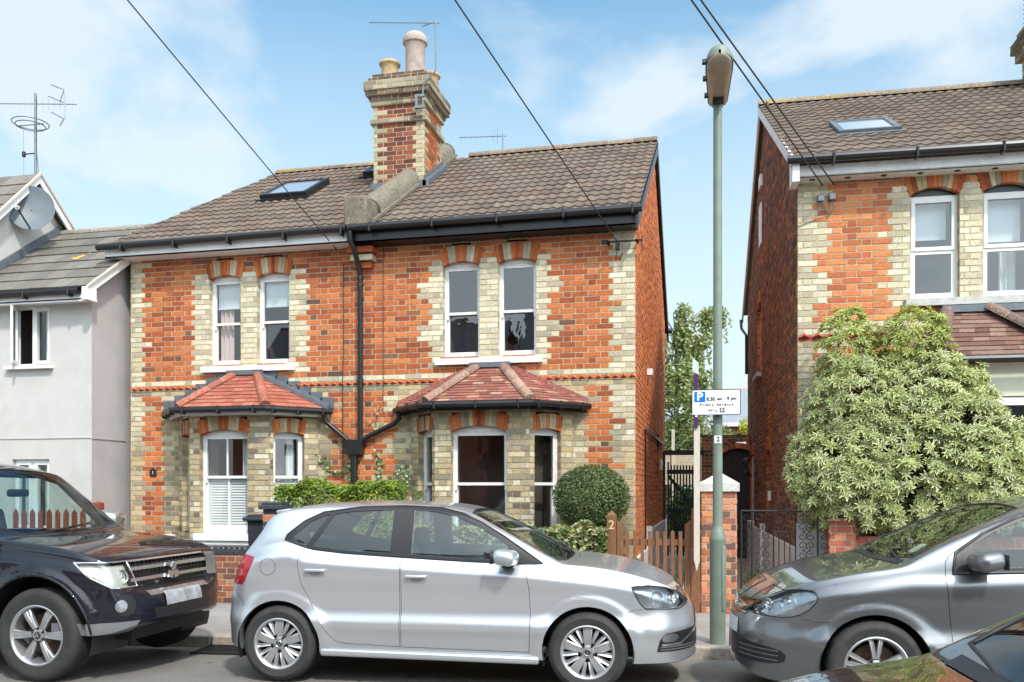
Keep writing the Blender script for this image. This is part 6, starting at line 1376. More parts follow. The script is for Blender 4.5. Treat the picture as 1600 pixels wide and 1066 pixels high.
# low wall with pillar on the right
rc = lambda u, z, k, h: jit(random.choice([(.40, .12, .08), (.46, .15, .10), (.34, .095, .07), (.52, .2, .12)]), .14)
off = (1.40, 10.42, .06); Q_ = root('brick_pillar', off, 0, 'short red brick pillar at the right end of the iron gate', 'pillar')
pier('q', 1.40, 10.42, .265, .26, 1.21, rc, off).build('shaft', ['brick', 'mortar'], Q_, off)
mb = MB(); wf = Fr((1.535, 10.36, 0), (1, .05, 0)); bricks(mb, wf, 0, 4, .05, .90, rc)
x = 0
while x < 4: wf.box(mb, x + .004, x + .069, -.21, .006, .905, 1.01, jit(random.choice([(.40, .12, .08), (.46, .15, .10), (.34, .095, .07)]), .14)); x += .075
wf.box(mb, 0, 4, -.205, .0, .89, 1.003, (.5, .5, .5), 1); tag(mb.build('garden_wall', ['brick', 'mortar'], None, (1.535, 10.36, .06), loc=(1.535, 10.36, .06)), 'low red brick garden wall under the variegated shrub, behind the dark silver hatchback', 'wall')
# left low wall with blue coping
WF = Fr((-8.3, 10.02, 0), (1, .0767, 0)); mb = MB(); dc = lambda u, z, k, h: jit(random.choice([(.25, .085, .05), (.2, .07, .045), (.3, .11, .06), (.16, .07, .05), (.38, .2, .12)]), .2)
bricks(mb, WF, 0, 2.72, .05, .70, dc); bricks(mb, WF, 2.95, 7.08, .05, .52, dc); W_ = mb.build('garden_wall', ['dbrick', 'mortar'], None, (-6, 10.1, .06), loc=(-6, 10.1, .06)); tag(W_, 'low dark brick garden wall with rounded blue coping between the black and silver cars', 'wall')
mb = MB(); x = 0
while x < 2.66:
    prof = [(0, .70), (0, .77), (.02, .80), (.06, .815)]
    c_ = WF.p(x + .005, .02, .70); mb.obox(c_, WF.U * .062, WF.N * -.235, (0, 0, .07), jit((.045, .05, .066), .3)); mb.obox(c_ + Vector((0, 0, .07)) - WF.N * .02, WF.U * .062, WF.N * -.195, (0, 0, .028), jit((.045, .05, .066), .3)); x += .0735
mb.obox(WF.p(0, .0, .69), WF.U * 2.68, WF.N * -.2, (0, 0, .095), None, 1); mb.build('coping', ['bluebrick', 'mortar'], W_, (-6, 10.1, .06))
off = (-5.48, 10.40, .06); Q2 = root('brick_pier', off, 0, 'banded brick gate pier with a black stepped cap beside the wheelie bin', 'pier')
pier('r', -5.48, 10.40, .235, .235, 1.27, lambda u, z, k, h: jit((.05, .048, .055) if k % 3 else (.50, .15, .07), .12), off).build('shaft', ['brick', 'mortar'], Q2, off)
mb = MB(); mb.rbox(Vector((-5.48, 10.40, 1.30)), (.33, .33, .055), .01, 2); mb.rbox(Vector((-5.48, 10.40, 1.345)), (.27, .27, .04), .01, 2); mb.build('cap', 'bluebrick', Q2, off)
# wheelie bin
off = (-5.88, 10.95, .08); Bn = root('wheelie_bin', off, radians(6), 'dark grey wheelie bin in the front yard left of the black-capped pier', 'bin')
mb = MB(); bm_ = [(-.20, -.24), (.20, -.24), (.20, .24), (-.20, .24)]; rows = [[(x * k, y * k, z) for x, y in bm_] for k, z in ((.85, .06), (.98, 1.00), (1.0, 1.01), (1.0, 1.03))]; mb.grid(rows, closed=True); mb.face(rows[0][::-1]); mb.build('body', 'binplastic', Bn)
mb = MB(); mb.rbox(Vector((0, 0, 1.05)), (.50, .58, .05), .015, 2); mb.rbox(Vector((0, 0, 1.085)), (.42, .48, .05), .02, 2); mb.tube([(-.2, .27, 1.05), (.2, .27, 1.05)], .016, 8); mb.build('lid', 'binplastic', Bn, smooth=40)
for s in (-1, 1): mb = MB(); mb.lathe([(.09, -.02), (.1, -.01), (.1, .01), (.09, .02)], (s * .19, .2, .1), ax='X', n=20); mb.build('wheel', 'tyre', Bn, smooth=40)
# red fence behind the black car
F_ = root('picket_fence', (-8.35, 10.33, .08), radians(4.4), 'red painted picket fence showing behind the roof of the black car', 'fence')
for i in range(9): mb = MB(); x = -.95 + i * .125; mb.prism([(x - .035, 0), (x + .035, 0), (x + .035, 1.12), (x, 1.18), (x - .035, 1.12)], (0, 0, 0), (1, 0, 0), (0, 0, 1), (0, .02, 0)); mb.build('picket', 'redwood', F_)
mb = MB(); post(mb, .28, .0, .11, 0, 1.26, .03); mb.build('post', 'redwood', F_)
mb = MB(); mb.box(-1.0, .25, .02, .05, .3, .37); mb.box(-1.0, .25, .02, .05, .85, .92); mb.build('rail', 'redwood', F_)
# ================================================================== PASSAGE END
Bg = root('slatted_gate', (-.62, 18.5, .08), 0, 'tall black slatted gate with a cross brace at the back of the passage', 'gate')
mb = MB()
for x in (-.36, .36): mb.box(x - .03, x + .03, -.03, .03, 0, 2.22)
mb.box(-.36, .46, -.04, .04, 2.14, 2.24); mb.build('gate_frame', 'blackmetal', Bg)
for i in range(10): mb = MB(); x = -.27 + i * .062; mb.box(x - .016, x + .016, -.012, .012, .05, 1.93 if i not in (0, 9) else 2.0); mb.build('slat', 'blackmetal', Bg)
for z in (.25, .95, 1.75): mb = MB(); mb.box(-.30, .30, .013, .04, z, z + .09); mb.build('rail', 'blackmetal', Bg)
for z0, z1 in ((1.72, 1.05), (.92, .32)): mb = MB(); mb.obox((-.28, .013, z0 - .05), (.56, 0, z1 - z0), (0, .03, 0), (0, 0, .1)); mb.build('brace', 'blackmetal', Bg)
Aw = root('archway_wall', (.25, 18.5, .08), 0, 'dark brick wall with a low arch at the back of the passage', 'wall'); off = (.25, 18.5, .08)
mb = MB(); fr = Fr((-.22, 18.5, 0), (1, 0, 0)); bricks(mb, fr, 0, 1.0, .05, 2.62, lambda u, z, k, h: jit(random.choice(DRK), .2), [(.40, 1.06, 0, 2.22, .13, .11)])
voussoirs(mb, fr, .40, 1.06, 2.22, .13, .11, [('R', 9)], back=.2); mb.box(-.22, .78, 18.5, 18.72, 2.6, 2.625, DRK[0])
Aw_ = mb.build('wall', ['dbrick', 'mortar_d'], Aw, off)
mb = MB()
for i in range(6): mb.box(.16 + i * .115, .16 + i * .115 + .111, 18.62, 18.65, .1, 2.38)
mb.box(.14, .86, 18.655, 18.67, .1, 2.4); mb.build('door', mat('dark_brown_door', (.022, .014, .014), .6, var=.2), Aw, off)
WL = root('wall_lantern', (.72, 17.0, 1.95), radians(2), 'black lantern fixed to the dark side wall of the right house', 'wall lantern')
mb = MB(); mb.lathe([(.02, .17), (.07, .12), (.08, .08), (.075, .07)], (-.10, 0, 0), n=12); mb.lathe([(.06, -.16), (.075, -.12), (.06, -.10), (.03, -.2)], (-.10, 0, 0), n=12); mb.box(-.14, .0, -.02, .02, -.2, -.16)
for a in range(4): mb.tube([(-.10 + .065 * cos(a * pi / 2), .065 * sin(a * pi / 2), -.12), (-.10 + .07 * cos(a * pi / 2), .07 * sin(a * pi / 2), .08)], .006, 4)
mb.build('frame', 'blackmetal', WL); mb = MB(); mb.lathe([(.055, -.11), (.062, .08)], (-.10, 0, 0), n=12); mb.build('lamp_glass', 'lens', WL)
# back garden fence, sheds, houses beyond
Fp = root('panel_fence', (-.6, 23.5, .08), 0, 'pale horizontal board fence seen over the black slatted gate', 'fence')
for i in range(6): mb = MB(); z = 1.55 + i * .145; mb.box(-1.5, 1.5, 0, .02, z, z + .14); mb.build('board', 'fencewood', Fp)
for x in (-.40, .42): mb = MB(); mb.box(x - .04, x + .04, -.06, -.0, 0, 3.0 if x < 0 else 2.4); mb.build('post', 'palewood', Fp)
def simple_house(name, x0, x1, y0, y1, ze, zr, wall, roofm, label, wins=()):
    off = ((x0 + x1) / 2, y0, 0); H = root(name, off, 0, label, 'house'); ym = (y0 + y1) / 2
    mb = MB(); fr = Fr((x0, y0, 0), (1, 0, 0)); wallholes(mb, fr, 0, x1 - x0, .05, ze, [(a - x0, b - x0, c, d) for a, b, c, d in wins], .12)
    mb.face([(x1, y0, .05), (x1, y1, .05), (x1, y1, ze), (x1, ym, zr), (x1, y0, ze)]); mb.face([(x0, y1, .05), (x0, y0, .05), (x0, y0, ze), (x0, ym, zr), (x0, y1, ze)]); mb.face([(x1, y1, .05), (x0, y1, .05), (x0, y1, ze), (x1, y1, ze)])
    mb.build('wall', wall, H, off)
    mb = MB(); 
    for s, ya in ((-1, y0 - .3), (1, y1 + .3)):
        mb.obox((x0 - .2, ya, ze - .15), (x1 - x0 + .4, 0, 0), (0, ym - ya, zr - ze + .2), (0, 0, .08))
    rf = mb.build('roof', roofm, H, off); mb = MB(); mb.box(x0 - .2, x1 + .2, y0 - .36, y0 - .27, ze - .2, ze - .08); mb.build('gutter', 'oldwhite', H, off)
    mb = MB(); ridge(mb, (x0 - .2, ym, zr + .09), (x1 + .2, ym, zr + .09), .1, .5, [(.4, .15, .09)], .05); mb.build('ridge_tile', 'hip', rf, off)
    for a, b, c, d in wins:
        mb = MB(); y = y0 + .10
        for q in ((a, a + .06, c, d), (b - .06, b, c, d), (a + .06, b - .06, c, c + .06), (a + .06, b - .06, d - .06, d), (a + .06, b - .06, (c + d) / 2 - .025, (c + d) / 2 + .025)): mb.box(q[0], q[1], y - .03, y + .03, q[2], q[3])
        w = mb.build('window', 'white', H, off); mb = MB(); mb.face([(a, y + .01, c), (b, y + .01, c), (b, y + .01, d), (a, y + .01, d)]); mb.build('pane', 'darkglass', w, off)
    return H
M['darkglass'] = mat('dark_pane', (.03, .035, .04), .08, var=.1, coat=1)
M['orangewall'] = mat('orange_brick_far', (.46, .15, .08), .9, var=.15, vs=6, bump=.2); M['slate2'] = mat('grey_slate', (.24, .26, .29), .7, var=.12, vs=5)
simple_house('brick_house', .15, 9, 30, 36, 3.75, 5.0, 'orangewall', 'slate2', 'low orange brick building with a grey slate roof seen through the gap behind the arch', [(2.6, 3.4, 1.5, 2.6)])
simple_house('brick_house', -9, -1.9, 36, 42, 3.9, 5.0, 'orangewall', 'slate2', 'distant brick house behind the birch tree at the end of the passage', [(-3.6, -2.7, 2.0, 3.0), (-5.4, -4.6, 2.0, 3.0)])
off = (1.4, 24, .08); sh_ = root('garden_shed', off, 0, 'small pale shed with a black pitched roof behind the arched gate', 'shed')
mb = MB(); mb.prism([(-.8, 0), (.8, 0), (.8, 2.75), (0, 3.3), (-.8, 2.75)], (0, 0, 0), (1, 0, 0), (0, 0, 1), (0, 1.5, 0)); mb.build('wall', 'oldwhite', sh_)
mb = MB(); mb.obox((-1.0, -.15, 2.62), (1.0, 0, .72), (0, 1.8, 0), (0, 0, .08)); mb.obox((0, -.15, 3.34), (1.0, 0, -.72), (0, 1.8, 0), (0, 0, .08)); mb.build('roof', 'black', sh_)

# ================================================================== PLANTS
rnd = random.random
def ell(c, r, shell=.55, low=-1.0):
    def f():
        while True:
            v = Vector((random.gauss(0, 1), random.gauss(0, 1), random.gauss(0, 1))).normalized()
            if v.z > low: break
        k = shell + (1 - shell) * rnd() ** .6; return Vector((c[0] + v.x * r[0] * k, c[1] + v.y * r[1] * k, c[2] + v.z * r[2] * k)), v
    return f
def boxs(x0, x1, y0, y1, z0, z1, d=.10):
    def f():
        q = rnd(); p = Vector((random.uniform(x0, x1), random.uniform(y0, y1), random.uniform(z0, z1)))
        bumpy = .05 * sin(p.x * 7) + .04 * sin(p.x * 17 + 2)
        if q < .45: p.z = z1 - abs(random.gauss(0, d)) + bumpy; n = Vector((0, -.3, 1))
        elif q < .85: p.y = y0 + abs(random.gauss(0, d)) + .04 * sin(p.x * 9 + p.z * 8); n = Vector((0, -1, .3))
        elif q < .92: p.x = x0 + abs(random.gauss(0, d)); n = Vector((-1, 0, .2))
        else: p.x = x1 - abs(random.gauss(0, d)); n = Vector((1, -.2, .2))
        return p, n
    return f
def stems(base, tips, r=.02, m='bark', par=None, off=None, name='branches'):
    mb = MB()
    for t in tips:
        b = Vector(base) + Vector((random.uniform(-.08, .08), random.uniform(-.05, .05), 0)); t = Vector(t); mid = b.lerp(t, .5) + Vector((random.uniform(-.1, .1), random.uniform(-.1, .1), random.uniform(0, .15))); mb.tube([b, b.lerp(mid, .5), mid, mid.lerp(t, .5), t], [r, r * .85, r * .65, r * .45, r * .2], 6)
    return mb.build(name, m, par, off, smooth=60)
# privet hedge
off = (-4.85, 10.95, .08); H_ = root('hedge', off, 0, 'bright yellow-green clipped hedge behind the roof of the silver car', 'hedge')
mb = MB(); foliage(mb, 22000, boxs(-5.62, -3.98, 10.60, 11.25, .5, 1.585, .07), .044, [(.22, .32, .035), (.30, .40, .04), (.13, .22, .03), (.08, .15, .03), (.38, .42, .06), (.20, .27, .04)], .55, .5)
mb.build('foliage', 'leaf', H_, off); stems((-4.85, 10.95, .08), [(-4.85 + random.uniform(-.7, .7), 10.95 + random.uniform(-.2, .2), 1.4) for _ in range(14)], .018, par=H_, off=off)
# round evergreen shrub
off = (-1.50, 11.15, .08); H_ = root('round_shrub', off, 0, 'clipped round dark green shrub between the right bay window and the house corner', 'shrub')
mb = MB(); foliage(mb, 16000, ell((-1.50, 11.15, 1.42), (.50, .42, .43), .6), .036, [(.07, .12, .035), (.11, .17, .05), (.17, .23, .08), (.05, .09, .03), (.24, .29, .12)], .5, .4)
mb.build('foliage', 'leaf', H_, off); stems((-1.5, 11.15, .08), [(-1.5 + random.uniform(-.35, .35), 11.15 + random.uniform(-.25, .25), 1.0 + rnd() * .5) for _ in range(12)], .02, par=H_, off=off)
# ivy hedge
off = (-2.6, 10.75, .08); H_ = root('hedge', off, 0, 'variegated ivy hedge beneath the round shrub, left of the numbered gate post', 'hedge')
mb = MB(); foliage(mb, 9000, boxs(-3.95, -1.22, 10.45, 10.95, .3, 1.07, .07), .058, [(.10, .18, .04), (.17, .26, .06), (.42, .42, .20), (.07, .12, .03), (.50, .46, .28), (.36, .28, .10)], .7, .2)
mb.build('foliage', 'leaf', H_, off); stems((-2.6, 10.75, .08), [(random.uniform(-3.8, -1.3), 10.7, .9) for _ in range(16)], .012, par=H_, off=off)
# big variegated shrub: whorls of cream-edged leaves
off = (2.05, 10.62, .08); V_ = root('variegated_shrub', off, 0, 'large cream and green variegated shrub in front of the right house', 'shrub')
blobs = [((2.05, 10.62, 1.80), (1.18, .62, 1.0), 1.0), ((1.62, 10.60, 2.45), (.56, .50, .60), .36), ((2.28, 10.60, 2.50), (.66, .50, .60), .45), ((1.50, 10.62, 3.10), (.26, .26, .48), .10), ((2.18, 10.60, 3.10), (.34, .30, .45), .14), ((1.42, 10.5, 1.75), (.55, .45, .55), .3), ((2.85, 10.35, 1.70), (.50, .40, .62), .34), ((2.6, 10.4, 2.2), (.5, .4, .45), .2)]
tw = sum(b[2] for b in blobs); mb = MB(); mt = MB(); fl = []; random.seed(21)
VG = [(.76, .76, .42), (.70, .71, .35), (.80, .79, .50), (.60, .65, .28), (.72, .74, .38)]; IG = [(.27, .35, .13), (.33, .41, .17), (.20, .28, .10)]
for _ in range(7800):
    q = rnd() * tw
    for b in blobs:
        q -= b[2]
        if q <= 0: break
    f = ell(b[0], b[1], .74, -.95); p, d = f()
    inside = any(((p.x - o[0][0]) / o[1][0]) ** 2 + ((p.y - o[0][1]) / o[1][1]) ** 2 + ((p.z - o[0][2]) / o[1][2]) ** 2 < .42 for o in blobs)
    if inside or p.y > 11.0 or p.z < 1.06 or d.y > .55: continue
    p = p + d * random.uniform(-.04, .09); ax = (d * .7 + Vector((random.gauss(0, .3), random.gauss(0, .3) - .15, .55 + random.gauss(0, .25)))).normalized()
    a1 = ax.cross(Vector((.3, .2, .9))).normalized(); a2 = ax.cross(a1); n = random.randint(7, 9); t0 = rnd() * 6; cv = random.choice(VG); cg = random.choice(IG); LN = random.uniform(.062, .098)
    if p.z > 3.0: cv = (.62, .66, .20)
    for ring, (el, ln) in enumerate(((.15, 1.0), (.65, .8))):
        for i in range(n - ring * 3):
            t = t0 + ring * .4 + 2 * pi * i / (n - ring * 3) + random.uniform(-.2, .2); rd = a1 * cos(t) + a2 * sin(t); dr_ = (rd * cos(el + random.gauss(0, .15)) + ax * sin(el)).normalized(); sd = dr_.cross(ax).normalized(); up2 = sd.cross(dr_); l = LN * ln * random.uniform(.8, 1.15); w = l * .30
            q0 = p; q1 = p + dr_ * l * .45; q2 = p + dr_ * l - up2 * l * .10; c = jit(cv, .12); cc = jit(cg, .15)
            mb.face([q0, q1 + sd * w * .5 + up2 * w * .12, q2], c); mb.face([q0, q2, q1 - sd * w * .5 + up2 * w * .12], c)
            e = up2 * .0025; mb.face([q0 + dr_ * l * .06 + e, q1 + sd * w * .24 + up2 * w * .06 + e, q2 - dr_ * l * .22 + e], cc); mb.face([q0 + dr_ * l * .06 + e, q2 - dr_ * l * .22 + e, q1 - sd * w * .24 + up2 * w * .06 + e], cc)
mb.build('foliage', 'leafv', V_, off)
tips = [(p_[0][0] + random.uniform(-.6, .6) * p_[1][0], p_[0][1] - random.uniform(0, .3), p_[0][2] + random.uniform(-.3, .6) * p_[1][2]) for p_ in blobs for _ in range(7)]
stems((2.05, 10.72, .08), tips, .03, par=V_, off=off)
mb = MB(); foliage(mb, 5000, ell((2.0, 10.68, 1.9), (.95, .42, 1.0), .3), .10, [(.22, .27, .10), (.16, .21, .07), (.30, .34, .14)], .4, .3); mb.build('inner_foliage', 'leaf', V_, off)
random.seed(5)
# climbing ivy on the brickwork by the downpipe
def ivy(paths, n, size, label, name='climbing_ivy', cols=None):
    mb = MB(); P0 = paths[0][0]; off = P0
    for pth in paths: mb.tube([Vector(p) for p in pth], .004, 4, (.12, .08, .05))
    for _ in range(n):
        pth = random.choice(paths); i = random.randrange(len(pth) - 1); p = Vector(pth[i]).lerp(Vector(pth[i + 1]), rnd()) + Vector((random.gauss(0, .03), -.015 - abs(random.gauss(0, .015)), random.gauss(0, .025)))
        L = size * random.uniform(.6, 1.2); a = rnd() * 6.3; t = Vector((random.gauss(0, .3), -1, random.gauss(0, .4))).normalized(); u = t.cross(Vector((cos(a), 0, sin(a)))).normalized(); v = t.cross(u)
        c = jit(random.choice(cols or [(.10, .18, .05), (.52, .52, .32), (.2, .28, .1), (.4, .42, .22)]), .15); mb.face([p + u * L * .5, p + v * L * .42 + u * L * .1, p - u * L * .4 + v * L * .15, p - u * L * .4 - v * L * .15, p - v * L * .42 + u * L * .1], c)
    tag(mb.build(name, 'leaf', None, off, loc=off), label, 'climbing plant', 'ivy on the pair of houses')
ivy([[(-5.02, 11.78, 1.5), (-5.03, 11.78, 1.8), (-5.02, 11.78, 2.0)]], 60, .055, 'strand of variegated ivy climbing just left of the black downpipe')
ivy([[(-4.62, 11.78, 1.5), (-4.58, 11.78, 1.8), (-4.66, 11.78, 2.05)]], 70, .05, 'thin column of pale ivy climbing just right of the black downpipe')
ivy([[(-4.5, 11.7, 1.45), (-4.35, 11.65, 1.68), (-4.15, 11.6, 1.85)], [(-4.4, 11.7, 1.45), (-4.3, 11.65, 1.75)], [(-4.2, 11.7, 1.45), (-4.12, 11.62, 1.8)]], 190, .05, 'bushy cream-edged ivy clump beside the left edge of the right bay')
ivy([[(-5.55, 11.78, 2.0), (-5.4, 11.77, 1.88), (-5.25, 11.77, 1.75), (-5.1, 11.77, 1.8)]], 45, .055, 'trailing ivy between the left bay and the thin wall cable', cols=[(.07, .15, .04), (.12, .22, .06), (.45, .45, .26)])
ivy([[(-4.68, 11.78, 2.3), (-4.66, 11.78, 2.5), (-4.6, 11.78, 2.7)], [(-4.66, 11.78, 2.3), (-4.55, 11.78, 2.45)]], 60, .035, 'dried brown creeper on the bricks above the pipe junction', cols=[(.5, .34, .17), (.42, .27, .12), (.55, .42, .24)])
ivy([[(-4.0, 11.55, .9), (-3.95, 11.5, 1.3), (-3.9, 11.5, 1.5)]], 60, .05, 'small green climber at the foot of the right bay window', cols=[(.07, .15, .03), (.12, .22, .05)])
# weeds
mb = MB(); foliage(mb, 700, lambda: (Vector((random.gauss(-.55, .2), random.gauss(13.0, .9), .1 + abs(random.gauss(0, .06)))), (0, 0, 1)), .07, [(.10, .22, .03), (.16, .3, .05)], .4, .6); foliage(mb, 900, lambda: (Vector((random.gauss(.72, .10), random.gauss(13.3, .8), .1 + abs(random.gauss(0, .07)))), (0, 0, 1)), .07, [(.10, .22, .03), (.2, .36, .06)], .4, .6); foliage(mb, 260, lambda: (Vector((random.gauss(-.95, .06), random.gauss(11.3, .1), .2 + abs(random.gauss(0, .14)))), (0, -1, .5)), .13, [(.06, .2, .03), (.1, .28, .05)], .6, .3)
tag(mb.build('weeds', 'leaf'), 'green weeds growing along the edges of the passage path', 'weeds', kind='stuff')
# background trees and bushes
def birch():
    off = (-1.3, 33, .05); T = root('birch_tree', off, 0, 'tall airy birch with drooping twigs beyond the gap between the houses', 'tree'); random.seed(11)
    mb = MB(); tips = []
    mb.tube([(-1.4, 33, 0), (-1.35, 33, 3), (-1.25, 33.1, 6), (-1.4, 33, 8)], [.14, .11, .07, .02], 8)
    for i in range(46):
        z = random.uniform(2.2, 7.2); a = rnd() * 6.3; r = random.uniform(.8, 2.5) * (1 if z < 6.5 else .7); b = Vector((-1.3, 33, z)); t = b + Vector((cos(a) * r, sin(a) * r * .7, random.uniform(.3, 1.2))); m = b.lerp(t, .55) + Vector((0, 0, .3)); mb.tube([b, m, t], [.035, .022, .008], 5); tips.append((m, t))
    mb.build('trunk', mat('birch_bark', (.42, .40, .36), .8, var=.3, vs=9), T, off, smooth=60)
    mb = MB()
    for m, t in tips:
        for k in range(22):
            s = m.lerp(t, rnd() * 1.1) + Vector((random.gauss(0, .12), random.gauss(0, .12), random.gauss(0, .1))); ln = random.uniform(.4, 1.5); dx = random.gauss(0, .12); n = int(ln * 22)
            for j in range(n):
                q = j / n; p = s + Vector((dx * q + random.gauss(0, .035), random.gauss(0, .05), .08 * sin(q * 3) - ln * q)); a = rnd() * 6.3; L = random.uniform(.06, .10); u = Vector((cos(a), sin(a), random.gauss(0, .5))).normalized(); v = u.cross(Vector((random.gauss(0, 1), -1, random.gauss(0, 1)))).normalized()
                mb.face([p + u * L, p + v * L * .6, p - u * L, p - v * L * .6], jit(random.choice([(.26, .31, .11), (.33, .38, .14), (.19, .25, .09), (.40, .42, .18)]), .2))
    mb.build('crown', 'leaf', T, off)
birch()
def bush(x, y, z, r, n, cols, label, cat='bush', size=.12, name='bush'):
    off = (x, y, .05); T = root(name, off, 0, label, cat, None); mb = MB()
    for k in range(5): c = (x + random.uniform(-.45, .45) * r[0], y + random.uniform(-.3, .3) * r[1], z + random.uniform(-.3, .35) * r[2]); foliage(mb, n // 5, ell(c, (r[0] * .7, r[1] * .7, r[2] * .7), .5), size, cols, .5, .3)
    mb.build('foliage', 'leaf', T, off); stems((x, y, .05), [(x + random.uniform(-.5, .5) * r[0], y, z + random.uniform(-.2, .5) * r[2]) for _ in range(8)], .03, par=T, off=off)
bush(-1.4, 26.5, 2.3, (1.4, .8, 1.5), 5200, [(.08, .14, .03), (.14, .21, .05), (.30, .30, .14), (.05, .09, .02)], 'green garden bush behind the black slatted gate, under the birch')
bush(.15, 25.6, 2.8, (1.1, .7, .95), 3800, [(.12, .18, .05), (.20, .26, .08), (.34, .34, .16)], 'mixed green bush behind the lamp column and the arched wall')
bush(1.0, 22.5, 2.95, (.34, .3, .36), 900, [(.50, .52, .03), (.40, .46, .04), (.6, .6, .06)], 'small bright yellow-green bush above the arched wall', size=.09)
bush(-.7, 20.6, 1.0, (.8, .5, .9), 2600, [(.12, .26, .04), (.2, .36, .06), (.06, .14, .03)], 'bright green plants seen through the slats of the black gate')
bush(-3.6, 30, 3.2, (2.2, 1.2, 3.0), 4200, [(.10, .16, .04), (.16, .22, .06)], 'broad green tree mass behind the right brick house', size=.16)

# ================================================================== AERIALS, DISH, WIRES
def yagi(mb, a, b, n, l, tilt=(0, 0, 1), r=.007, lr=.003):
    a, b = Vector(a), Vector(b); t = Vector(tilt).normalized(); mb.tube([a, b], r, 6)
    for i in range(n): p = a.lerp(b, (i + .3) / n); mb.tube([p - t * l * (.8 + .2 * i / n), p + t * l * (.8 + .2 * i / n)], lr, 4)
off = (-10.70, 12.25, 6.3); A1 = root('tv_aerial', off, 0, 'tall mast with a long aerial and a ring aerial on the far left white roof', 'aerial')
mb = MB(); mb.tube([(-10.72, 12.25, 6.3), (-10.72, 12.25, 7.95)], .019, 10); mb.build('mast', 'galv', A1, off, smooth=50)
mb = MB(); yagi(mb, (-11.5, 12.25, 7.86), (-9.95, 12.25, 7.70), 14, .10); c_ = Vector((-10.22, 12.2, 7.72))
for dx, dz in ((-.28, .32), (.0, .0), (-.26, -.30)): pass
mb.tube([(-10.42, 12.25, 8.06), (-10.14, 12.2, 7.93), (-10.22, 12.2, 7.74)], .008, 5); mb.tube([(-10.44, 12.2, 7.86), (-10.16, 12.2, 7.73)], .008, 5); mb.tube([(-10.42, 12.25, 7.62), (-10.14, 12.2, 7.46), (-10.22, 12.2, 7.36)], .008, 5); mb.tube([(-10.14, 12.2, 7.93), (-10.12, 12.2, 7.46)], .006, 5); mb.build('long_aerial', 'galv', A1, off)
mb = MB(); c_ = Vector((-10.72, 12.2, 7.45))
for rr_, dz in ((.27, 0), (.22, -.04)): mb.tube([c_ + Vector((rr_ * cos(a) - .05, rr_ * sin(a), dz)) for a in [2 * pi * i / 28 for i in range(29)]], .008, 6, cap=False)
mb.tube([c_ + Vector((-.32, 0, -.02)), c_ + Vector((.2, 0, -.03))], .008, 6); mb.build('ring_aerial', 'galv', A1, off)
mb = MB(); mb.tube([(-10.72, 12.25, 6.98), (-10.92, 12.25, 6.98)], .01, 6); mb.rbox(Vector((-10.94, 12.25, 6.98)), (.05, .05, .09), .01, 1); mb.tube([(-10.95, 12.25, 7.38), (-10.94, 12.25, 6.6)], .003, 4); mb.tube([(-10.69, 12.24, 7.9), (-10.69, 12.24, 7.0), (-10.66, 12.24, 6.7), (-10.70, 12.24, 6.35)], .006, 5); mb.build('vertical_aerial', 'trim', A1, off)
off = (-4.51, 13.50, 7.6); A2 = root('tv_aerial', off, 0, 'aerial on a cranked pole bracketed to the tall brick chimney', 'aerial')
mb = MB(); mb.tube([(-4.53, 13.48, 7.56), (-4.53, 13.48, 7.96), (-4.50, 13.48, 8.04), (-4.33, 13.48, 8.20), (-4.31, 13.48, 8.28), (-4.31, 13.48, 9.0)], .014, 8); mb.build('mast', 'galv', A2, off, smooth=50)
mb = MB(); yagi(mb, (-5.45, 13.48, 9.12), (-4.25, 13.48, 8.97), 9, .06); yagi(mb, (-4.55, 13.48, 8.95), (-4.4, 13.48, 8.98), 3, .16); mb.build('long_aerial', 'galv', A2, off)
mb = MB(); mb.box(-4.66, -4.50, 13.455, 13.50, 7.82, 7.86); mb.box(-4.66, -4.50, 13.455, 13.50, 7.64, 7.68); mb.box(-4.65, -4.61, 13.45, 13.49, 7.64, 7.86); mb.build('bracket', 'galv', A2, off)
off = (-3.77, 15.7, 7.6); A3 = root('tv_aerial', off, 0, 'small aerial standing beyond the ridge right of the chimney', 'aerial')
mb = MB(); mb.tube([(-3.76, 15.8, 7.4), (-3.76, 15.8, 8.06)], .013, 6); mb.build('mast', 'galv', A3, off)
mb = MB(); yagi(mb, (-4.6, 15.8, 8.07), (-3.70, 15.8, 8.02), 9, .05); yagi(mb, (-3.95, 15.8, 8.03), (-3.82, 15.8, 8.03), 2, .16); mb.build('long_aerial', 'galv', A3, off)
A4 = root('tv_aerial', (1.0, 11.1, 0), radians(2), 'dark aerial on the left face of the right house chimney', 'aerial')
mb = MB(); mb.tube([(3.70, 3.35, 7.85), (3.70, 3.35, 9.2)], .012, 6)
for i in range(9): mb.tube([(3.66, 3.35, 8.5 + i * .07), (3.76, 3.35, 8.5 + i * .07)], .006, 4)
mb.tube([(3.70, 3.35, 7.9), (3.98, 3.4, 7.97)], .01, 5); mb.tube([(3.70, 3.35, 8.05), (3.98, 3.4, 8.1)], .01, 5); mb.build('mast', 'blackmetal', A4)
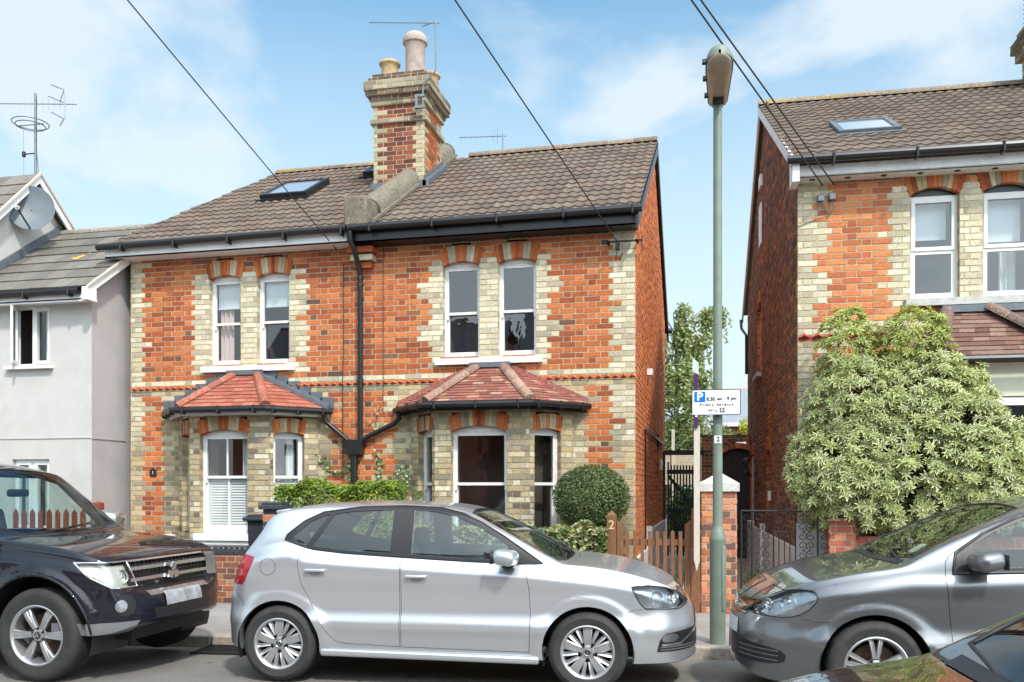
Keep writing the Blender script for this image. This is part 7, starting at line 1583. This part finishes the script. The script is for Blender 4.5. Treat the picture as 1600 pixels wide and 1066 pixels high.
# satellite dish
off = (-10.52, 11.92, 5.98); D_ = root('satellite_dish', off, 0, 'grey satellite dish on the gable of the far left white house', 'satellite dish')
n = Vector((.50, -.85, .18)).normalized(); u = n.cross(Vector((0, 0, 1))).normalized() * -1; v = n.cross(u)
if v.z < 0: v = -v
mb = MB(); R0 = .34; K = lambda r, t, q=0: (u * r * cos(t) + v * r * 1.08 * sin(t) - n * (.07 * (1 - (r / R0) ** 2) + q))
mb.grid([[K(R0 * i / 10 + .0005, t) for t in [2 * pi * k / 40 for k in range(40)]] for i in range(11)], closed=True); mb.grid([[K(R0 * i / 10 + .0005, t, .008) for t in [2 * pi * k / 40 for k in range(40)]] for i in range(11)], closed=True)
mb.grid([[K(R0, t), K(R0 + .008, t, .004), K(R0, t, .01)] for t in [2 * pi * k / 40 for k in range(41)]])
M['dish'] = mat('dish_grey', (.12, .145, .165), .5, var=.12, vs=5); mb.build('reflector', 'dish', D_, smooth=50)
mb = MB(); e = n * .42 - v * .22 - u * .1; mb.tube([-v * .33 - n * .02, -v * .36 + n * .12, e], .014, 6); mb.build('arm', 'trim', D_); mb = MB(); mb.tube([e, e + (-n * .9 + v * .4) * .09], [.035, .028], 12); mb.build('receiver', 'palewood', D_, smooth=40)
mb = MB(); mb.tube([-n * .07, -n * .2 - v * .1, Vector((-.22, .05, -.2))], .016, 6); mb.build('bracket', 'trim', D_)
# overhead wires
def wire(a, b, sag, label, r=.009):
    a, b = Vector(a), Vector(b); pts = [a.lerp(b, i / 40) - Vector((0, 0, sag * 4 * (i / 40) * (1 - i / 40))) for i in range(41)]
    mb = MB(); mb.tube([p - a for p in pts], r, 5); o = mb.build('overhead_wire', 'cable', loc=a); tag(o, label, 'wire', 'telephone wires to the houses')
wire((-5.24, 11.75, 4.95), (-5.58, -3.2, 9), .06, 'overhead wire reaching the left half of the pair beside its rooflight', .007)
wire((-1.22, 11.66, 4.79), (-4.94, -3.2, 9), .05, 'overhead wire reaching the iron bracket on the right half of the pair', .008)
wire((1.27, 10.97, 5.12), (-5.70, -3.2, 9), .05, 'left one of two overhead wires reaching the right house', .009)
wire((1.40, 10.98, 5.12), (-5.88, -3.2, 9), .02, 'right one of two overhead wires reaching the right house', .009)
# houses across the street (behind the photographer), seen only as reflections
for i, (xa, xb, zr_, wl, lb) in enumerate(((-19, -8.5, 8.7, 'orangewall', 'brick house across the street to the left, mirrored in the windows'), (-7.6, 1.2, 9.0, 'orangewall', 'brick house directly across the street, mirrored in the upper panes'), (2.6, 14, 8.4, 'render', 'pale house across the street to the right, mirrored in the windows'))):
    H = simple_house('opposite_house', xa, xb, -16.5, -9.6, 5.4, zr_, wl, 'slate', lb)
    mb = MB()
    for k in range(3):
        x = lerp(xa, xb, (k + .5) / 3)
        for z0, z1 in ((.9, 2.2), (3.2, 4.6)):
            mb.box(x - .6, x + .6, -9.60, -9.56, z0 - .08, z1 + .08)
    mb.build('window_frame', 'white', H, ((xa + xb) / 2, -16.5, 0)); mb = MB()
    for k in range(3):
        x = lerp(xa, xb, (k + .5) / 3)
        for z0, z1 in ((.9, 2.2), (3.2, 4.6)): mb.face([(x - .52, -9.555, z0), (x - .52, -9.555, z1), (x + .52, -9.555, z1), (x + .52, -9.555, z0)])
    mb.build('window_glass', 'darkglass', H, ((xa + xb) / 2, -16.5, 0)); mb = MB(); mb.box(lerp(xa, xb, .4), lerp(xa, xb, .4) + .9, -13.5, -12.6, 7.9, 9.9); mb.build('chimney', wl, H, ((xa + xb) / 2, -16.5, 0))
